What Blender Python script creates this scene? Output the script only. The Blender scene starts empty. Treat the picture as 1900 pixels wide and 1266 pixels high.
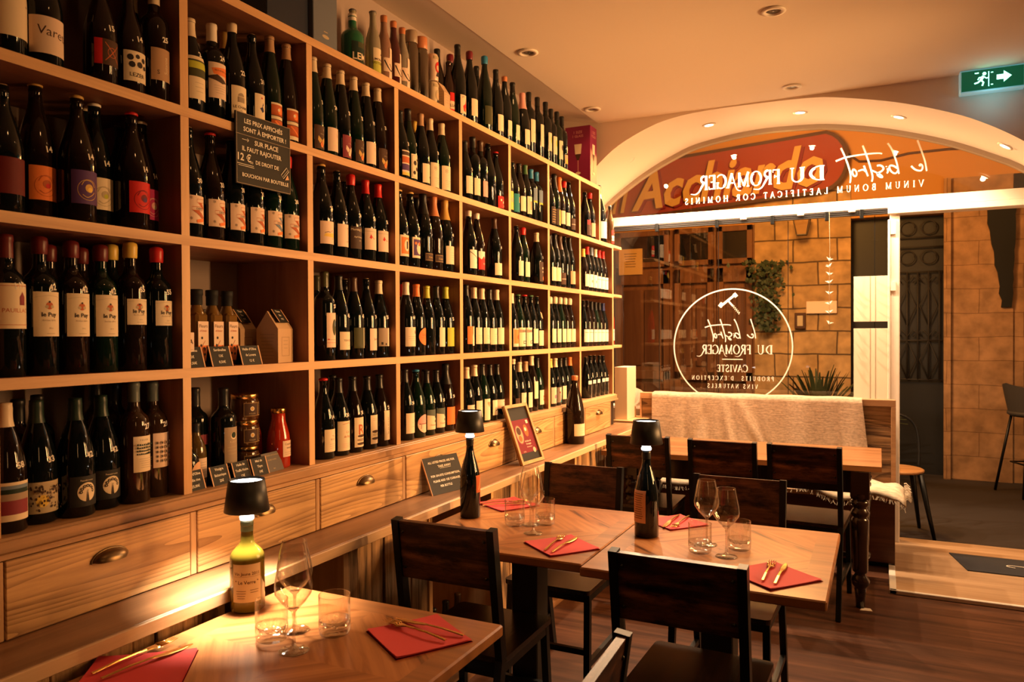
import bpy, bmesh, math, random
from mathutils import Matrix, Vector
random.seed(7)
S = bpy.context.scene
C = S.collection
PI = math.pi
def R(d): return math.radians(d)

# ---------------------------------------------------------------- camera
cam = bpy.data.cameras.new('camera'); camo = bpy.data.objects.new('camera', cam); C.objects.link(camo)
cam.lens = 36 * 1400 / 1900; cam.sensor_width = 36
th, ph, ro = R(25.9742), R(.638), R(-.2865)
fw = Vector((-math.sin(th)*math.cos(ph), math.cos(th)*math.cos(ph), -math.sin(ph)))
rt = Vector((math.cos(th), math.sin(th), 0)); up = rt.cross(fw)
r2 = rt*math.cos(ro) + up*math.sin(ro); u2 = -rt*math.sin(ro) + up*math.cos(ro)
m = Matrix((r2, u2, -fw)).transposed().to_4x4(); m.translation = Vector((1.69, 0, 1.45))
camo.matrix_world = m
cam.clip_start = .02; cam.clip_end = 60
cam.dof.use_dof = True; cam.dof.focus_distance = 2.75; cam.dof.aperture_fstop = 7.0
S.camera = camo

# ---------------------------------------------------------------- world, exposure
w = bpy.data.worlds.new('night'); S.world = w; w.use_nodes = True
w.node_tree.nodes['Background'].inputs[0].default_value = (.05, .035, .03, 1)
w.node_tree.nodes['Background'].inputs[1].default_value = .10
S.view_settings.view_transform = 'Standard'; S.view_settings.look = 'None'
S.view_settings.exposure = 0.0; S.view_settings.gamma = 1.0; S.view_settings.use_curve_mapping = False
S.cycles.use_denoising = True
S.cycles.max_bounces = 8; S.cycles.diffuse_bounces = 4; S.cycles.glossy_bounces = 4
S.cycles.transmission_bounces = 8; S.cycles.transparent_max_bounces = 12
S.cycles.sample_clamp_indirect = 4.0; S.cycles.caustics_reflective = False; S.cycles.caustics_refractive = False
S.cycles.blur_glossy = 0.5

WARM = (1, .49, .17); ARCH = (1, .66, .38)
def lamp(name, kind, loc, power, color, size=.05, tgt=None, spot=None, blend=.6):
    l = bpy.data.lights.new(name, kind); o = bpy.data.objects.new(name, l); C.objects.link(o)
    o.location = loc; l.energy = power; l.color = color
    if kind == 'AREA': l.shape = 'DISK'; l.size = size
    else: l.shadow_soft_size = size
    if kind == 'SPOT': l.spot_size = R(spot or 90); l.spot_blend = blend
    if tgt is not None: o.rotation_euler = (Vector(tgt)-Vector(loc)).to_track_quat('-Z', 'Y').to_euler()
    elif kind in ('SPOT', 'AREA'): o.rotation_euler = (0, 0, 0)
    return o
# room lights: upright tubes outside the frame, an added ceiling fill spot, and the street lamps
def tube_lamp(loc, tgt, power, color, w_, h, spread):
    o = lamp('bar_tube_light', 'AREA', loc, power, color, .1, tgt); l = o.data; l.shape = 'RECTANGLE'; l.size = w_; l.size_y = h; l.spread = R(spread); return o
tube_lamp((3.15, 4.05, 1.75), (0, 3.8, 1.42), 50, WARM, .10, 1.0, 84)
tube_lamp((3.15, 3.1, 1.75), (0, 1.9, 1.40), 15, WARM, .10, 1.0, 92)
tube_lamp((2.4, .25, 1.7), (0, 1.5, 1.1), .9, WARM, .08, .8, 120)
lamp('ceiling_fill_light', 'SPOT', (3.25, 3.3, 1.9), 62, WARM, .08, (-.1, 3.3, 2.72), 36, 1.0)  # added fill spot without a fixture, brightens the ceiling above the rack
lamp('street_lamp_light', 'POINT', (0.95, 6.5, 3.05), 260, (1, .44, .10), .25)
lamp('street_lamp_light', 'POINT', (2.9, 6.7, 3.4), 50, (1, .45, .14), .2)

# ---------------------------------------------------------------- materials
MATS = {}
def lin(c): return tuple(((x/255)/12.92 if x/255 <= .04045 else ((x/255+.055)/1.055)**2.4) for x in c)
def mat(name, color, rough=.6, metal=0, spec=.5, coat=0, trans=0, ior=1.45, emit=None, es=0, alpha=1):
    if name in MATS: return MATS[name]
    M = bpy.data.materials.new(name); M.use_nodes = True
    b = M.node_tree.nodes['Principled BSDF']
    b.inputs['Base Color'].default_value = (*color, 1)
    b.inputs['Roughness'].default_value = rough; b.inputs['Metallic'].default_value = metal
    b.inputs['Specular IOR Level'].default_value = spec; b.inputs['IOR'].default_value = ior
    b.inputs['Coat Weight'].default_value = coat; b.inputs['Transmission Weight'].default_value = trans
    b.inputs['Alpha'].default_value = alpha
    if emit: b.inputs['Emission Color'].default_value = (*emit, 1); b.inputs['Emission Strength'].default_value = es
    MATS[name] = M; return M
def nodes(M):
    nt = M.node_tree; return nt, nt.nodes, nt.links, nt.nodes['Principled BSDF']
def ramp(N, stops):
    r = N.new('ShaderNodeValToRGB'); e = r.color_ramp.elements
    e[0].position, e[0].color = stops[0][0], (*stops[0][1], 1)
    e[1].position, e[1].color = stops[-1][0], (*stops[-1][1], 1)
    for p, c in stops[1:-1]:
        x = e.new(p); x.color = (*c, 1)
    return r
def wood(name, dark, light, axis='y', rough=.5, scale=1.0, contrast=(.3, .7), bump=.1, ring=None, rings=None, spec=.4):
    """streaky grain running along one axis"""
    if name in MATS: return MATS[name]
    M = mat(name, light, rough, spec=spec); nt, N, L, b = nodes(M)
    tc = N.new('ShaderNodeTexCoord'); mp = N.new('ShaderNodeMapping'); L.new(tc.outputs['Object'], mp.inputs[0])
    s = [18*scale]*3; s['xyz'.index(axis)] = 1.1*scale; mp.inputs['Scale'].default_value = s
    n = N.new('ShaderNodeTexNoise'); n.inputs['Scale'].default_value = 1.0; n.inputs['Detail'].default_value = 6
    n.inputs['Roughness'].default_value = .65; n.inputs['Distortion'].default_value = .6
    L.new(mp.outputs[0], n.inputs['Vector'])
    src = n.outputs['Fac']
    if rings:
        mp2 = N.new('ShaderNodeMapping'); L.new(tc.outputs['Object'], mp2.inputs[0])
        q = [1.0]*3; q['xyz'.index(axis)] = rings[3] if len(rings) > 3 else .22; mp2.inputs['Scale'].default_value = q
        n2 = N.new('ShaderNodeTexNoise'); n2.inputs['Scale'].default_value = rings[2]; n2.inputs['Detail'].default_value = 1.0
        L.new(mp2.outputs[0], n2.inputs['Vector'])
        ma = N.new('ShaderNodeMath'); ma.operation = 'MULTIPLY'; ma.inputs[1].default_value = rings[0]
        L.new(n2.outputs['Fac'], ma.inputs[0])
        si = N.new('ShaderNodeMath'); si.operation = 'FRACT'; L.new(ma.outputs[0], si.inputs[0])
        pw = N.new('ShaderNodeMath'); pw.operation = 'POWER'; pw.inputs[1].default_value = 2.2; L.new(si.outputs[0], pw.inputs[0])
        mx = N.new('ShaderNodeMath'); mx.operation = 'MULTIPLY_ADD'; mx.inputs[1].default_value = -rings[1]
        L.new(pw.outputs[0], mx.inputs[0]); L.new(n.outputs['Fac'], mx.inputs[2]); src = mx.outputs[0]
    r = ramp(N, [(contrast[0], dark), (contrast[1], light)])
    L.new(src, r.inputs[0]); L.new(r.outputs[0], b.inputs['Base Color'])
    bp = N.new('ShaderNodeBump'); bp.inputs['Strength'].default_value = bump; bp.inputs['Distance'].default_value = .01
    L.new(src, bp.inputs['Height']); L.new(bp.outputs[0], b.inputs['Normal'])
    return M
PINE_D, PINE_L = (.44, .22, .09), (.74, .44, .21)
shelf_y = wood('pine_along', PINE_D, PINE_L, 'y', .45, 1, (.2, .62), .05)
shelf_z = wood('pine_upright', PINE_D, PINE_L, 'z', .45, 1, (.2, .62), .05)
shelf_x = wood('pine_across', PINE_D, PINE_L, 'x', .45, 1, (.2, .62), .05)
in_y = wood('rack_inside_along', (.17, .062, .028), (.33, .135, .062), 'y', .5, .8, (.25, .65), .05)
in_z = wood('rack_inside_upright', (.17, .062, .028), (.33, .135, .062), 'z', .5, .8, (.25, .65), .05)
drawer_w = wood('old_pine_drawer', (.16, .07, .028), (.66, .40, .18), 'y', .42, 1.3, (.0, .58), .18, rings=(58, .30, 4.2, .07))
rail_w = wood('old_pine_rail', (.26, .13, .06), (.58, .34, .17), 'y', .4, .8, (.25, .65), .08)
ledge_w = wood('ledge_walnut', (.16, .075, .035), (.36, .19, .095), 'y', .38, .9, (.28, .7), .05)
barn_w = wood('barn_plank', (.05, .025, .012), (.62, .36, .17), 'z', .7, 1.6, (.32, .64), .5)
barn_x = wood('barn_plank_bench', (.10, .05, .022), (.46, .27, .13), 'x', .65, 1.5, (.3, .62), .4, rings=(14, .2, 5))
floor_w = wood('floor_laminate', (.022, .009, .006), (.125, .052, .028), 'x', .34, 1.1, (.3, .66), .04)
plat_w = wood('platform_laminate', (.30, .18, .095), (.48, .32, .19), 'x', .4, .9, (.3, .7), .03)
bench_w = wood('bench_walnut', (.065, .024, .013), (.17, .068, .036), 'x', .35, .8, (.3, .7), .05)
big_w = wood('long_table_oak', (.19, .080, .030), (.36, .17, .072), 'x', .3, .8, (.3, .65), .03)
seatw = wood('chair_board', (.03, .011, .006), (.30, .115, .05), 'x', .32, .8, (.36, .66), .12, spec=.5)
_nt, _N, _L, _b = nodes(seatw)
_tc = _N.new('ShaderNodeTexCoord'); _mp = _N.new('ShaderNodeMapping'); _mp.inputs['Scale'].default_value = (7, 20, 22); _L.new(_tc.outputs['Object'], _mp.inputs[0])
_n = _N.new('ShaderNodeTexNoise'); _n.inputs['Scale'].default_value = 1; _n.inputs['Detail'].default_value = 7; _n.inputs['Roughness'].default_value = .7; _L.new(_mp.outputs[0], _n.inputs['Vector'])
_r = ramp(_N, [(.40, (.03, .025, .02)), (.58, (1, 1, 1))]); _L.new(_n.outputs['Fac'], _r.inputs[0])
_mx = _N.new('ShaderNodeMix'); _mx.data_type = 'RGBA'; _mx.blend_type = 'MULTIPLY'; _mx.inputs[0].default_value = 1
_L.new(_b.inputs['Base Color'].links[0].from_socket, _mx.inputs[6]); _L.new(_r.outputs[0], _mx.inputs[7]); _L.new(_mx.outputs[2], _b.inputs['Base Color'])
seatd = wood('chair_seat_board', (.006, .004, .003), (.055, .022, .012), 'y', .25, .9, (.36, .78), .1, spec=.6)
frame_w = wood('frame_wood', (.42, .24, .11), (.60, .38, .19), 'z', .5, 1, (.3, .7), .03)
black_metal = mat('black_metal', (.006, .007, .008), .38, .3, .5)
shade_m = mat('lamp_shade_black', (.009, .009, .009), .42, 0, .5)
gold = mat('gold_cutlery', (.72, .42, .13), .22, 1)
brass_old = mat('old_brass', (.17, .11, .055), .34, 1)
wall_m = mat('plaster_wall', (.80, .68, .56), .85)
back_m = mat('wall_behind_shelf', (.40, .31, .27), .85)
ceil_m = mat('ceiling_paint', (.80, .70, .58), .9)
white_p = mat('white_paint', (.80, .72, .62), .4)
alu_dark = mat('dark_aluminium', (.07, .07, .075), .35, .6)
steel = mat('steel', (.55, .5, .45), .25, 1)
def facing(nt, f0, f1, p):
    N, L = nt.nodes, nt.links; lw = N.new('ShaderNodeLayerWeight'); lw.inputs[0].default_value = .5
    pw = N.new('ShaderNodeMath'); pw.operation = 'POWER'; pw.inputs[1].default_value = p; L.new(lw.outputs['Facing'], pw.inputs[0])
    ma = N.new('ShaderNodeMath'); ma.operation = 'MULTIPLY_ADD'; ma.inputs[1].default_value = f1; ma.inputs[2].default_value = f0; L.new(pw.outputs[0], ma.inputs[0]); return ma
def _clear():
    M = bpy.data.materials.new('clear_glass'); M.use_nodes = True; nt = M.node_tree; N, L = nt.nodes, nt.links; N.clear()
    out = N.new('ShaderNodeOutputMaterial'); mx = N.new('ShaderNodeMixShader'); tr = N.new('ShaderNodeBsdfTransparent'); gl = N.new('ShaderNodeBsdfGlossy')
    fr = facing(nt, .07, .85, 3.2); gl.inputs['Roughness'].default_value = .02; tr.inputs[0].default_value = (.97,.965,.95,1)
    L.new(fr.outputs[0], mx.inputs[0]); L.new(tr.outputs[0], mx.inputs[1]); L.new(gl.outputs[0], mx.inputs[2]); L.new(mx.outputs[0], out.inputs[0]); return M
thin_clear = _clear()
sparkle = _clear(); sparkle.name = 'cut_glass'; sparkle.node_tree.nodes['Math.001'].inputs[2].default_value = .20
clear = mat('clear_glass', (1, 1, 1), 0, spec=.5, trans=1, ior=1.45)
red_paper = mat('red_paper', (.66, .050, .050), .75)
PAPER = {'cream': (.80, .66, .46), 'white': (.86, .78, .66), 'peach': (.80, .60, .46), 'tan': (.50, .30, .17), 'black': (.010, .010, .010), 'ink': (.03, .022, .02),
 'red': (.60, .02, .018), 'darkred': (.13, .012, .012), 'maroon': (.17, .01, .02), 'burg': (.24, .035, .05), 'orange': (.85, .22, .05), 'rust': (.50, .11, .03),
 'yellow': (.82, .56, .10), 'gold': (.62, .38, .10), 'lime': (.50, .52, .05), 'green': (.05, .14, .05), 'dkgreen': (.012, .03, .02), 'olive': (.06, .06, .02),
 'greygreen': (.10, .12, .10), 'blue': (.03, .22, .42), 'navy': (.02, .03, .12), 'slate': (.16, .22, .30), 'teal': (.01, .20, .22), 'purple': (.09, .035, .14),
 'magenta': (.52, .02, .14), 'pink': (.80, .38, .34), 'brown': (.07, .030, .015), 'gray': (.15, .13, .12), 'copper': (.60, .22, .09), 'khaki': (.50, .40, .25),
 'darkink': (.06, .03, .02), 'mid': (.36, .27, .19), 'skin': (.72, .42, .24), 'chalk': (.80, .74, .64), 'slateboard': (.022, .020, .018), 'plum': (.30, .03, .10), 'lilac': (.55, .20, .30)}
def paper(n): return mat('paper_'+n, PAPER[n], .62, spec=.3)
def capm(n): return mat('foil_'+n, PAPER[n], .36, 0, .5)
bottle_black = mat('bottle_glass_black', (.0035, .0055, .006), .05, 0, .5)
bottle_brown = mat('bottle_glass_brown', (.009, .005, .004), .05, 0, .5)
bottle_green = mat('bottle_glass_green', (.003, .012, .007), .06, 0, .5)
wine_amber = mat('bottle_glass_amber_wine', (.026, .012, .006), .06, 0, .6)
wine_red = mat('red_drink', (.12, .006, .01), .08, 0, .5)
seethru = mat('pale_bottle_glass', (.9, .86, .7), .02, trans=1, ior=1.3)
mark_white = mat('white_marker', (.82, .76, .66), .6)

# ---------------------------------------------------------------- mesh builder
class MB:
    def __init__(s): s.v = []; s.f = []; s.mi = []; s.sm = []; s.M = Matrix.Identity(4); s.uv = None
    def add(s, vs, fs, mi=0, smooth=False):
        o = len(s.v)
        s.v += [tuple(s.M @ Vector(v)) for v in vs]
        for f in fs: s.f.append([i+o for i in f]); s.mi.append(mi); s.sm.append(smooth)
        return s
    def box(s, a, b, ch=.0, mi=0):
        x0, y0, z0 = a; x1, y1, z1 = b
        if x0 > x1: x0, x1 = x1, x0
        if y0 > y1: y0, y1 = y1, y0
        if z0 > z1: z0, z1 = z1, z0
        ch = min(ch, .45*min(x1-x0, y1-y0, z1-z0))
        if ch <= 0:
            return s.add([(x0,y0,z0),(x1,y0,z0),(x1,y1,z0),(x0,y1,z0),(x0,y0,z1),(x1,y0,z1),(x1,y1,z1),(x0,y1,z1)],
                         [(0,3,2,1),(4,5,6,7),(0,1,5,4),(1,2,6,5),(2,3,7,6),(3,0,4,7)], mi)
        vs = []; idx = {}
        X, Y, Z = (x0, x1), (y0, y1), (z0, z1)
        for i in (0,1):
            for j in (0,1):
                for k in (0,1):
                    sx = ch if i == 0 else -ch; sy = ch if j == 0 else -ch; sz = ch if k == 0 else -ch
                    for ax, p in (('x', (X[i], Y[j]+sy, Z[k]+sz)), ('y', (X[i]+sx, Y[j], Z[k]+sz)), ('z', (X[i]+sx, Y[j]+sy, Z[k]))):
                        idx[(i,j,k,ax)] = len(vs); vs.append(p)
        fs = []
        for i in (0,1):
            q = [idx[(i,j,k,'x')] for j, k in ((0,0),(1,0),(1,1),(0,1))]; fs.append(q if i else q[::-1])
            q = [idx[(j,i,k,'y')] for j, k in ((0,0),(1,0),(1,1),(0,1))]; fs.append(q[::-1] if i else q)
            q = [idx[(j,k,i,'z')] for j, k in ((0,0),(1,0),(1,1),(0,1))]; fs.append(q if i else q[::-1])
        for a_ in (0,1):
            for b_ in (0,1):
                fs.append([idx[(0,a_,b_,'y')], idx[(1,a_,b_,'y')], idx[(1,a_,b_,'z')], idx[(0,a_,b_,'z')]][::(1 if a_ == b_ else -1)])
                fs.append([idx[(a_,0,b_,'x')], idx[(a_,1,b_,'x')], idx[(a_,1,b_,'z')], idx[(a_,0,b_,'z')]][::(-1 if a_ == b_ else 1)])
                fs.append([idx[(a_,b_,0,'x')], idx[(a_,b_,1,'x')], idx[(a_,b_,1,'y')], idx[(a_,b_,0,'y')]][::(1 if a_ == b_ else -1)])
        for i in (0,1):
            for j in (0,1):
                for k in (0,1):
                    t = [idx[(i,j,k,'x')], idx[(i,j,k,'y')], idx[(i,j,k,'z')]]
                    fs.append(t if (i+j+k) % 2 else t[::-1])
        return s.add(vs, fs, mi)
    def lathe(s, prof, n=24, mi=0, smooth=True, cx=0, cy=0, cz=0, a0=0, a1=2*PI, close=False):
        full = abs(a1-a0-2*PI) < 1e-6
        m_ = n if full else n+1
        vs = []
        for r, z in prof:
            for i in range(m_):
                a = a0+(a1-a0)*i/n
                vs.append((cx+r*math.cos(a), cy+r*math.sin(a), cz+z))
        fs = []
        P = list(range(len(prof))) + ([0] if close else [])
        for q in range(len(P)-1):
            j, k = P[q], P[q+1]
            for i in range(n):
                i2 = (i+1) % m_
                fs.append((j*m_+i, j*m_+i2, k*m_+i2, k*m_+i))
        return s.add(vs, fs, mi, smooth)
    def tube(s, pts, r, n=8, mi=0, smooth=True, cap=True):
        pts = [Vector(p) for p in pts]; rings = []
        rr = r if isinstance(r, (list, tuple)) else [r]*len(pts)
        prev = None; vs = []
        for i, p in enumerate(pts):
            d = (pts[min(i+1, len(pts)-1)]-pts[max(i-1, 0)]).normalized()
            if prev is None:
                u = d.orthogonal().normalized()
            else:
                u = (prev - d*prev.dot(d)).normalized()
            prev = u; w_ = d.cross(u)
            for k in range(n):
                a = 2*PI*k/n; vs.append(p+(u*math.cos(a)+w_*math.sin(a))*rr[i])
        fs = []
        for i in range(len(pts)-1):
            for k in range(n): fs.append((i*n+k, i*n+(k+1) % n, (i+1)*n+(k+1) % n, (i+1)*n+k))
        if cap: fs.append(list(range(n))[::-1]); fs.append([(len(pts)-1)*n+k for k in range(n)])
        return s.add(vs, fs, mi, smooth)
    def bar(s, p, q, w_, d_, mi=0, upv=(0,1,0)):
        """square bar from p to q"""
        p, q = Vector(p), Vector(q); a = (q-p).normalized(); u = Vector(upv); u = (u-a*u.dot(a)).normalized(); v = a.cross(u)
        vs = []
        for e in (p, q):
            for i, j in ((-1,-1),(1,-1),(1,1),(-1,1)): vs.append(e+u*i*d_/2+v*j*w_/2)
        return s.add(vs, [(3,2,1,0),(4,5,6,7),(0,1,5,4),(1,2,6,5),(2,3,7,6),(3,0,4,7)], mi)
    def prism(s, pts, dvec, mi=0, smooth=False):
        """closed polygon swept by dvec"""
        n = len(pts); d = Vector(dvec)
        vs = [Vector(p) for p in pts]+[Vector(p)+d for p in pts]
        fs = [list(range(n))[::-1], list(range(n, 2*n))]+[(i, (i+1) % n, (i+1) % n+n, i+n) for i in range(n)]
        return s.add(vs, fs, mi, smooth)
    def build(s, name, mats, parent=None, loc=None, rot=None):
        me = bpy.data.meshes.new(name); me.from_pydata(s.v, [], s.f)
        ms = mats if isinstance(mats, (list, tuple)) else [mats]
        for m_ in ms: me.materials.append(m_)
        me.polygons.foreach_set('material_index', s.mi); me.polygons.foreach_set('use_smooth', s.sm)
        me.update()
        bm = bmesh.new(); bm.from_mesh(me); bmesh.ops.recalc_face_normals(bm, faces=bm.faces); bm.to_mesh(me); bm.free()
        return link(name, me, parent, loc, rot)
def link(name, me, parent=None, loc=None, rot=None):
    o = bpy.data.objects.new(name, me); C.objects.link(o)
    if parent: o.parent = parent
    if loc: o.location = loc
    if rot: o.rotation_euler = rot
    return o
def tag(o, label, cat, group=None, kind=None):
    o['label'] = label; o['category'] = cat
    if group: o['group'] = group
    if kind: o['kind'] = kind
    return o
def thing(name, label, cat, loc=(0,0,0), rz=0, group=None):
    o = bpy.data.objects.new(name, None); o.empty_display_size = .05; C.objects.link(o)
    o.location = loc; o.rotation_euler = (0, 0, rz); return tag(o, label, cat, group)
def struct(name, mb, m_, parent=None):
    o = mb.build(name, m_, parent)
    if not parent: o['kind'] = 'structure'
    return o
def dup(o, parent=None, loc=None, rz=None, label=None):
    c = o.copy(); C.objects.link(c)
    if parent: c.parent = parent
    if loc is not None: c.location = loc
    if rz is not None: c.rotation_euler = (0, 0, rz)
    if label: c['label'] = label
    for ch in list(o.children): dup(ch, c)
    return c
def flat(m2, fz, fx=None):
    pass

# ---------------------------------------------------------------- lettering
GL = {}
def glyphs(txt, size, bold=0):
    """planar mesh of a line of text, centred on x, baseline 0"""
    k = (txt, bold)
    if k not in GL:
        cu = bpy.data.curves.new('t', 'FONT'); cu.body = txt; cu.size = 1; cu.resolution_u = 2; cu.offset = bold
        o = bpy.data.objects.new('t', cu); me = o.to_mesh()
        vs = [(v.co.x, v.co.y) for v in me.vertices]; fs = [tuple(p.vertices) for p in me.polygons]
        o.to_mesh_clear(); bpy.data.objects.remove(o); bpy.data.curves.remove(cu)
        if vs:
            a, b = min(v[0] for v in vs), max(v[0] for v in vs); vs = [(x-(a+b)/2, y) for x, y in vs]
        GL[k] = (vs, fs)
    vs, fs = GL[k]
    return [(x*size, y*size) for x, y in vs], fs
def ribbon(pts, w0, w1=None, closed=False):
    """flat stroke of given width through 2-D points"""
    w1 = w0 if w1 is None else w1; n = len(pts); vs = []; fs = []
    for i, p in enumerate(pts):
        a = pts[(i-1) % n] if (closed or i > 0) else pts[i]; b = pts[(i+1) % n] if (closed or i < n-1) else pts[i]
        dx, dy = b[0]-a[0], b[1]-a[1]; l = math.hypot(dx, dy) or 1
        w_ = (w0+(w1-w0)*i/max(1, n-1))/2
        vs += [(p[0]-dy/l*w_, p[1]+dx/l*w_), (p[0]+dy/l*w_, p[1]-dx/l*w_)]
    for i in range(n if closed else n-1):
        j = (i+1) % n; fs.append((2*i, 2*i+1, 2*j+1, 2*j))
    return vs, fs
def smooth(pts, k=6, closed=False):
    n = len(pts); out = []
    for i in range(n if closed else n-1):
        g = lambda j: pts[j % n] if closed else pts[max(0, min(n-1, j))]
        p0, p1, p2, p3 = g(i-1), g(i), g(i+1), g(i+2)
        for t in range(k):
            t /= k
            out.append(tuple(.5*((2*p1[d])+(-p0[d]+p2[d])*t+(2*p0[d]-5*p1[d]+4*p2[d]-p3[d])*t*t+(-p0[d]+3*p1[d]-3*p2[d]+p3[d])*t**3) for d in range(len(p1))))
    if not closed: out.append(pts[-1])
    return out
def disc(u, v, r, n=20, sy=1, a0=0, a1=2*PI):
    full = abs(a1-a0-2*PI) < 1e-6
    pts = [(u+r*math.cos(a0+(a1-a0)*i/n), v+r*sy*math.sin(a0+(a1-a0)*i/n)) for i in range(n if full else n+1)]
    return pts, [tuple(range(len(pts)))]
# planar art: list of (verts, faces, colour)
def art_rect(u0, v0, u1, v1, c): return ([(u0,v0),(u1,v0),(u1,v1),(u0,v1)], [(0,1,2,3)], c)
def art_disc(u, v, r, c, **k): a = disc(u, v, r, **k); return (a[0], a[1], c)
def art_line(pts, w_, c, closed=False, w1=None): a = ribbon(pts, w_, w1, closed); return (a[0], a[1], c)
def art_text(t, u, v, s, c, bold=.0, ang=0):
    vs, fs = glyphs(t, s, bold)
    ca, sa = math.cos(ang), math.sin(ang)
    return ([(u+x*ca-y*sa, v+x*sa+y*ca) for x, y in vs], fs, c)
def art_poly(pts, c): return (pts, [tuple(range(len(pts)))], c)
def frame_art(u0, v0, u1, v1, w_, c): return art_line([(u0,v0),(u1,v0),(u1,v1),(u0,v1)], w_, c, True)
def lines_art(u, v, w_, n, dv, c, h=.0008, seed=0):
    rr = random.Random(seed); out = []
    for i in range(n):
        k = w_*rr.uniform(.6, 1)
        out.append(art_rect(u-k/2, v-i*dv, u+k/2, v-i*dv+h, c))
    return out
def wrap(base_rect, arts, Rf, ang, z0, step=.006, lift=.0005):
    """wrap planar label art around a body; Rf(z) gives the radius. returns MB and material list"""
    mb = MB(); mats = []
    def mi(c):
        m_ = paper(c)
        if m_ not in mats: mats.append(m_)
        return mats.index(m_)
    layers = []
    if base_rect:
        u0, v0, u1, v1, c = base_rect; nu = max(2, int((u1-u0)/step)); nv = 9
        vs = [(u0+(u1-u0)*i/nu, v0+(v1-v0)*j/nv) for j in range(nv+1) for i in range(nu+1)]
        layers.append((vs, [(j*(nu+1)+i, j*(nu+1)+i+1, (j+1)*(nu+1)+i+1, (j+1)*(nu+1)+i) for j in range(nv) for i in range(nu)], c, 0))
    for q, (vs, fs, c) in enumerate(arts):
        bm = bmesh.new(); bv = [bm.verts.new((x, y, 0)) for x, y in vs]
        for f in fs:
            try: bm.faces.new([bv[i] for i in f])
            except ValueError: pass
        if not bm.verts: bm.free(); continue
        us = [x for x, y in vs]; a, b = min(us), max(us)
        k = math.ceil(a/step)
        while k*step < b:
            if b-a > step*.8:
                bmesh.ops.bisect_plane(bm, geom=bm.verts[:]+bm.edges[:]+bm.faces[:], plane_co=(k*step, 0, 0), plane_no=(1, 0, 0))
            k += 1
        ws = [y for x, y in vs]; a, b = min(ws), max(ws); k = math.ceil(a/.012)
        while k*.012 < b:
            if b-a > .012: bmesh.ops.bisect_plane(bm, geom=bm.verts[:]+bm.edges[:]+bm.faces[:], plane_co=(0, k*.012, 0), plane_no=(0, 1, 0))
            k += 1
        bm.verts.index_update()
        layers.append(([(v.co.x, v.co.y) for v in bm.verts], [tuple(v.index for v in f.verts) for f in bm.faces], c, 1+q))
        bm.free()
    for vs, fs, c, q in layers:
        P = []
        for x, y in vs:
            r = Rf(z0+y)+lift+q*.00012; a = x/Rf(z0+y)+ang
            P.append((r*math.cos(a), r*math.sin(a), z0+y))
        mb.add(P, fs, mi(c), True)
    return mb, mats
def plane_art(arts, org, ux, uy, nrm, lift=.0006):
    """art laid on a flat face; org centre, ux/uy axes"""
    mb = MB(); mats = []
    org, ux, uy, nrm = Vector(org), Vector(ux), Vector(uy), Vector(nrm)
    for q, (vs, fs, c) in enumerate(arts):
        m_ = paper(c)
        if m_ not in mats: mats.append(m_)
        mb.add([org+ux*x+uy*y+nrm*(lift*(q*.25+1)) for x, y in vs], fs, mats.index(m_))
    return mb, mats
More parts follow.
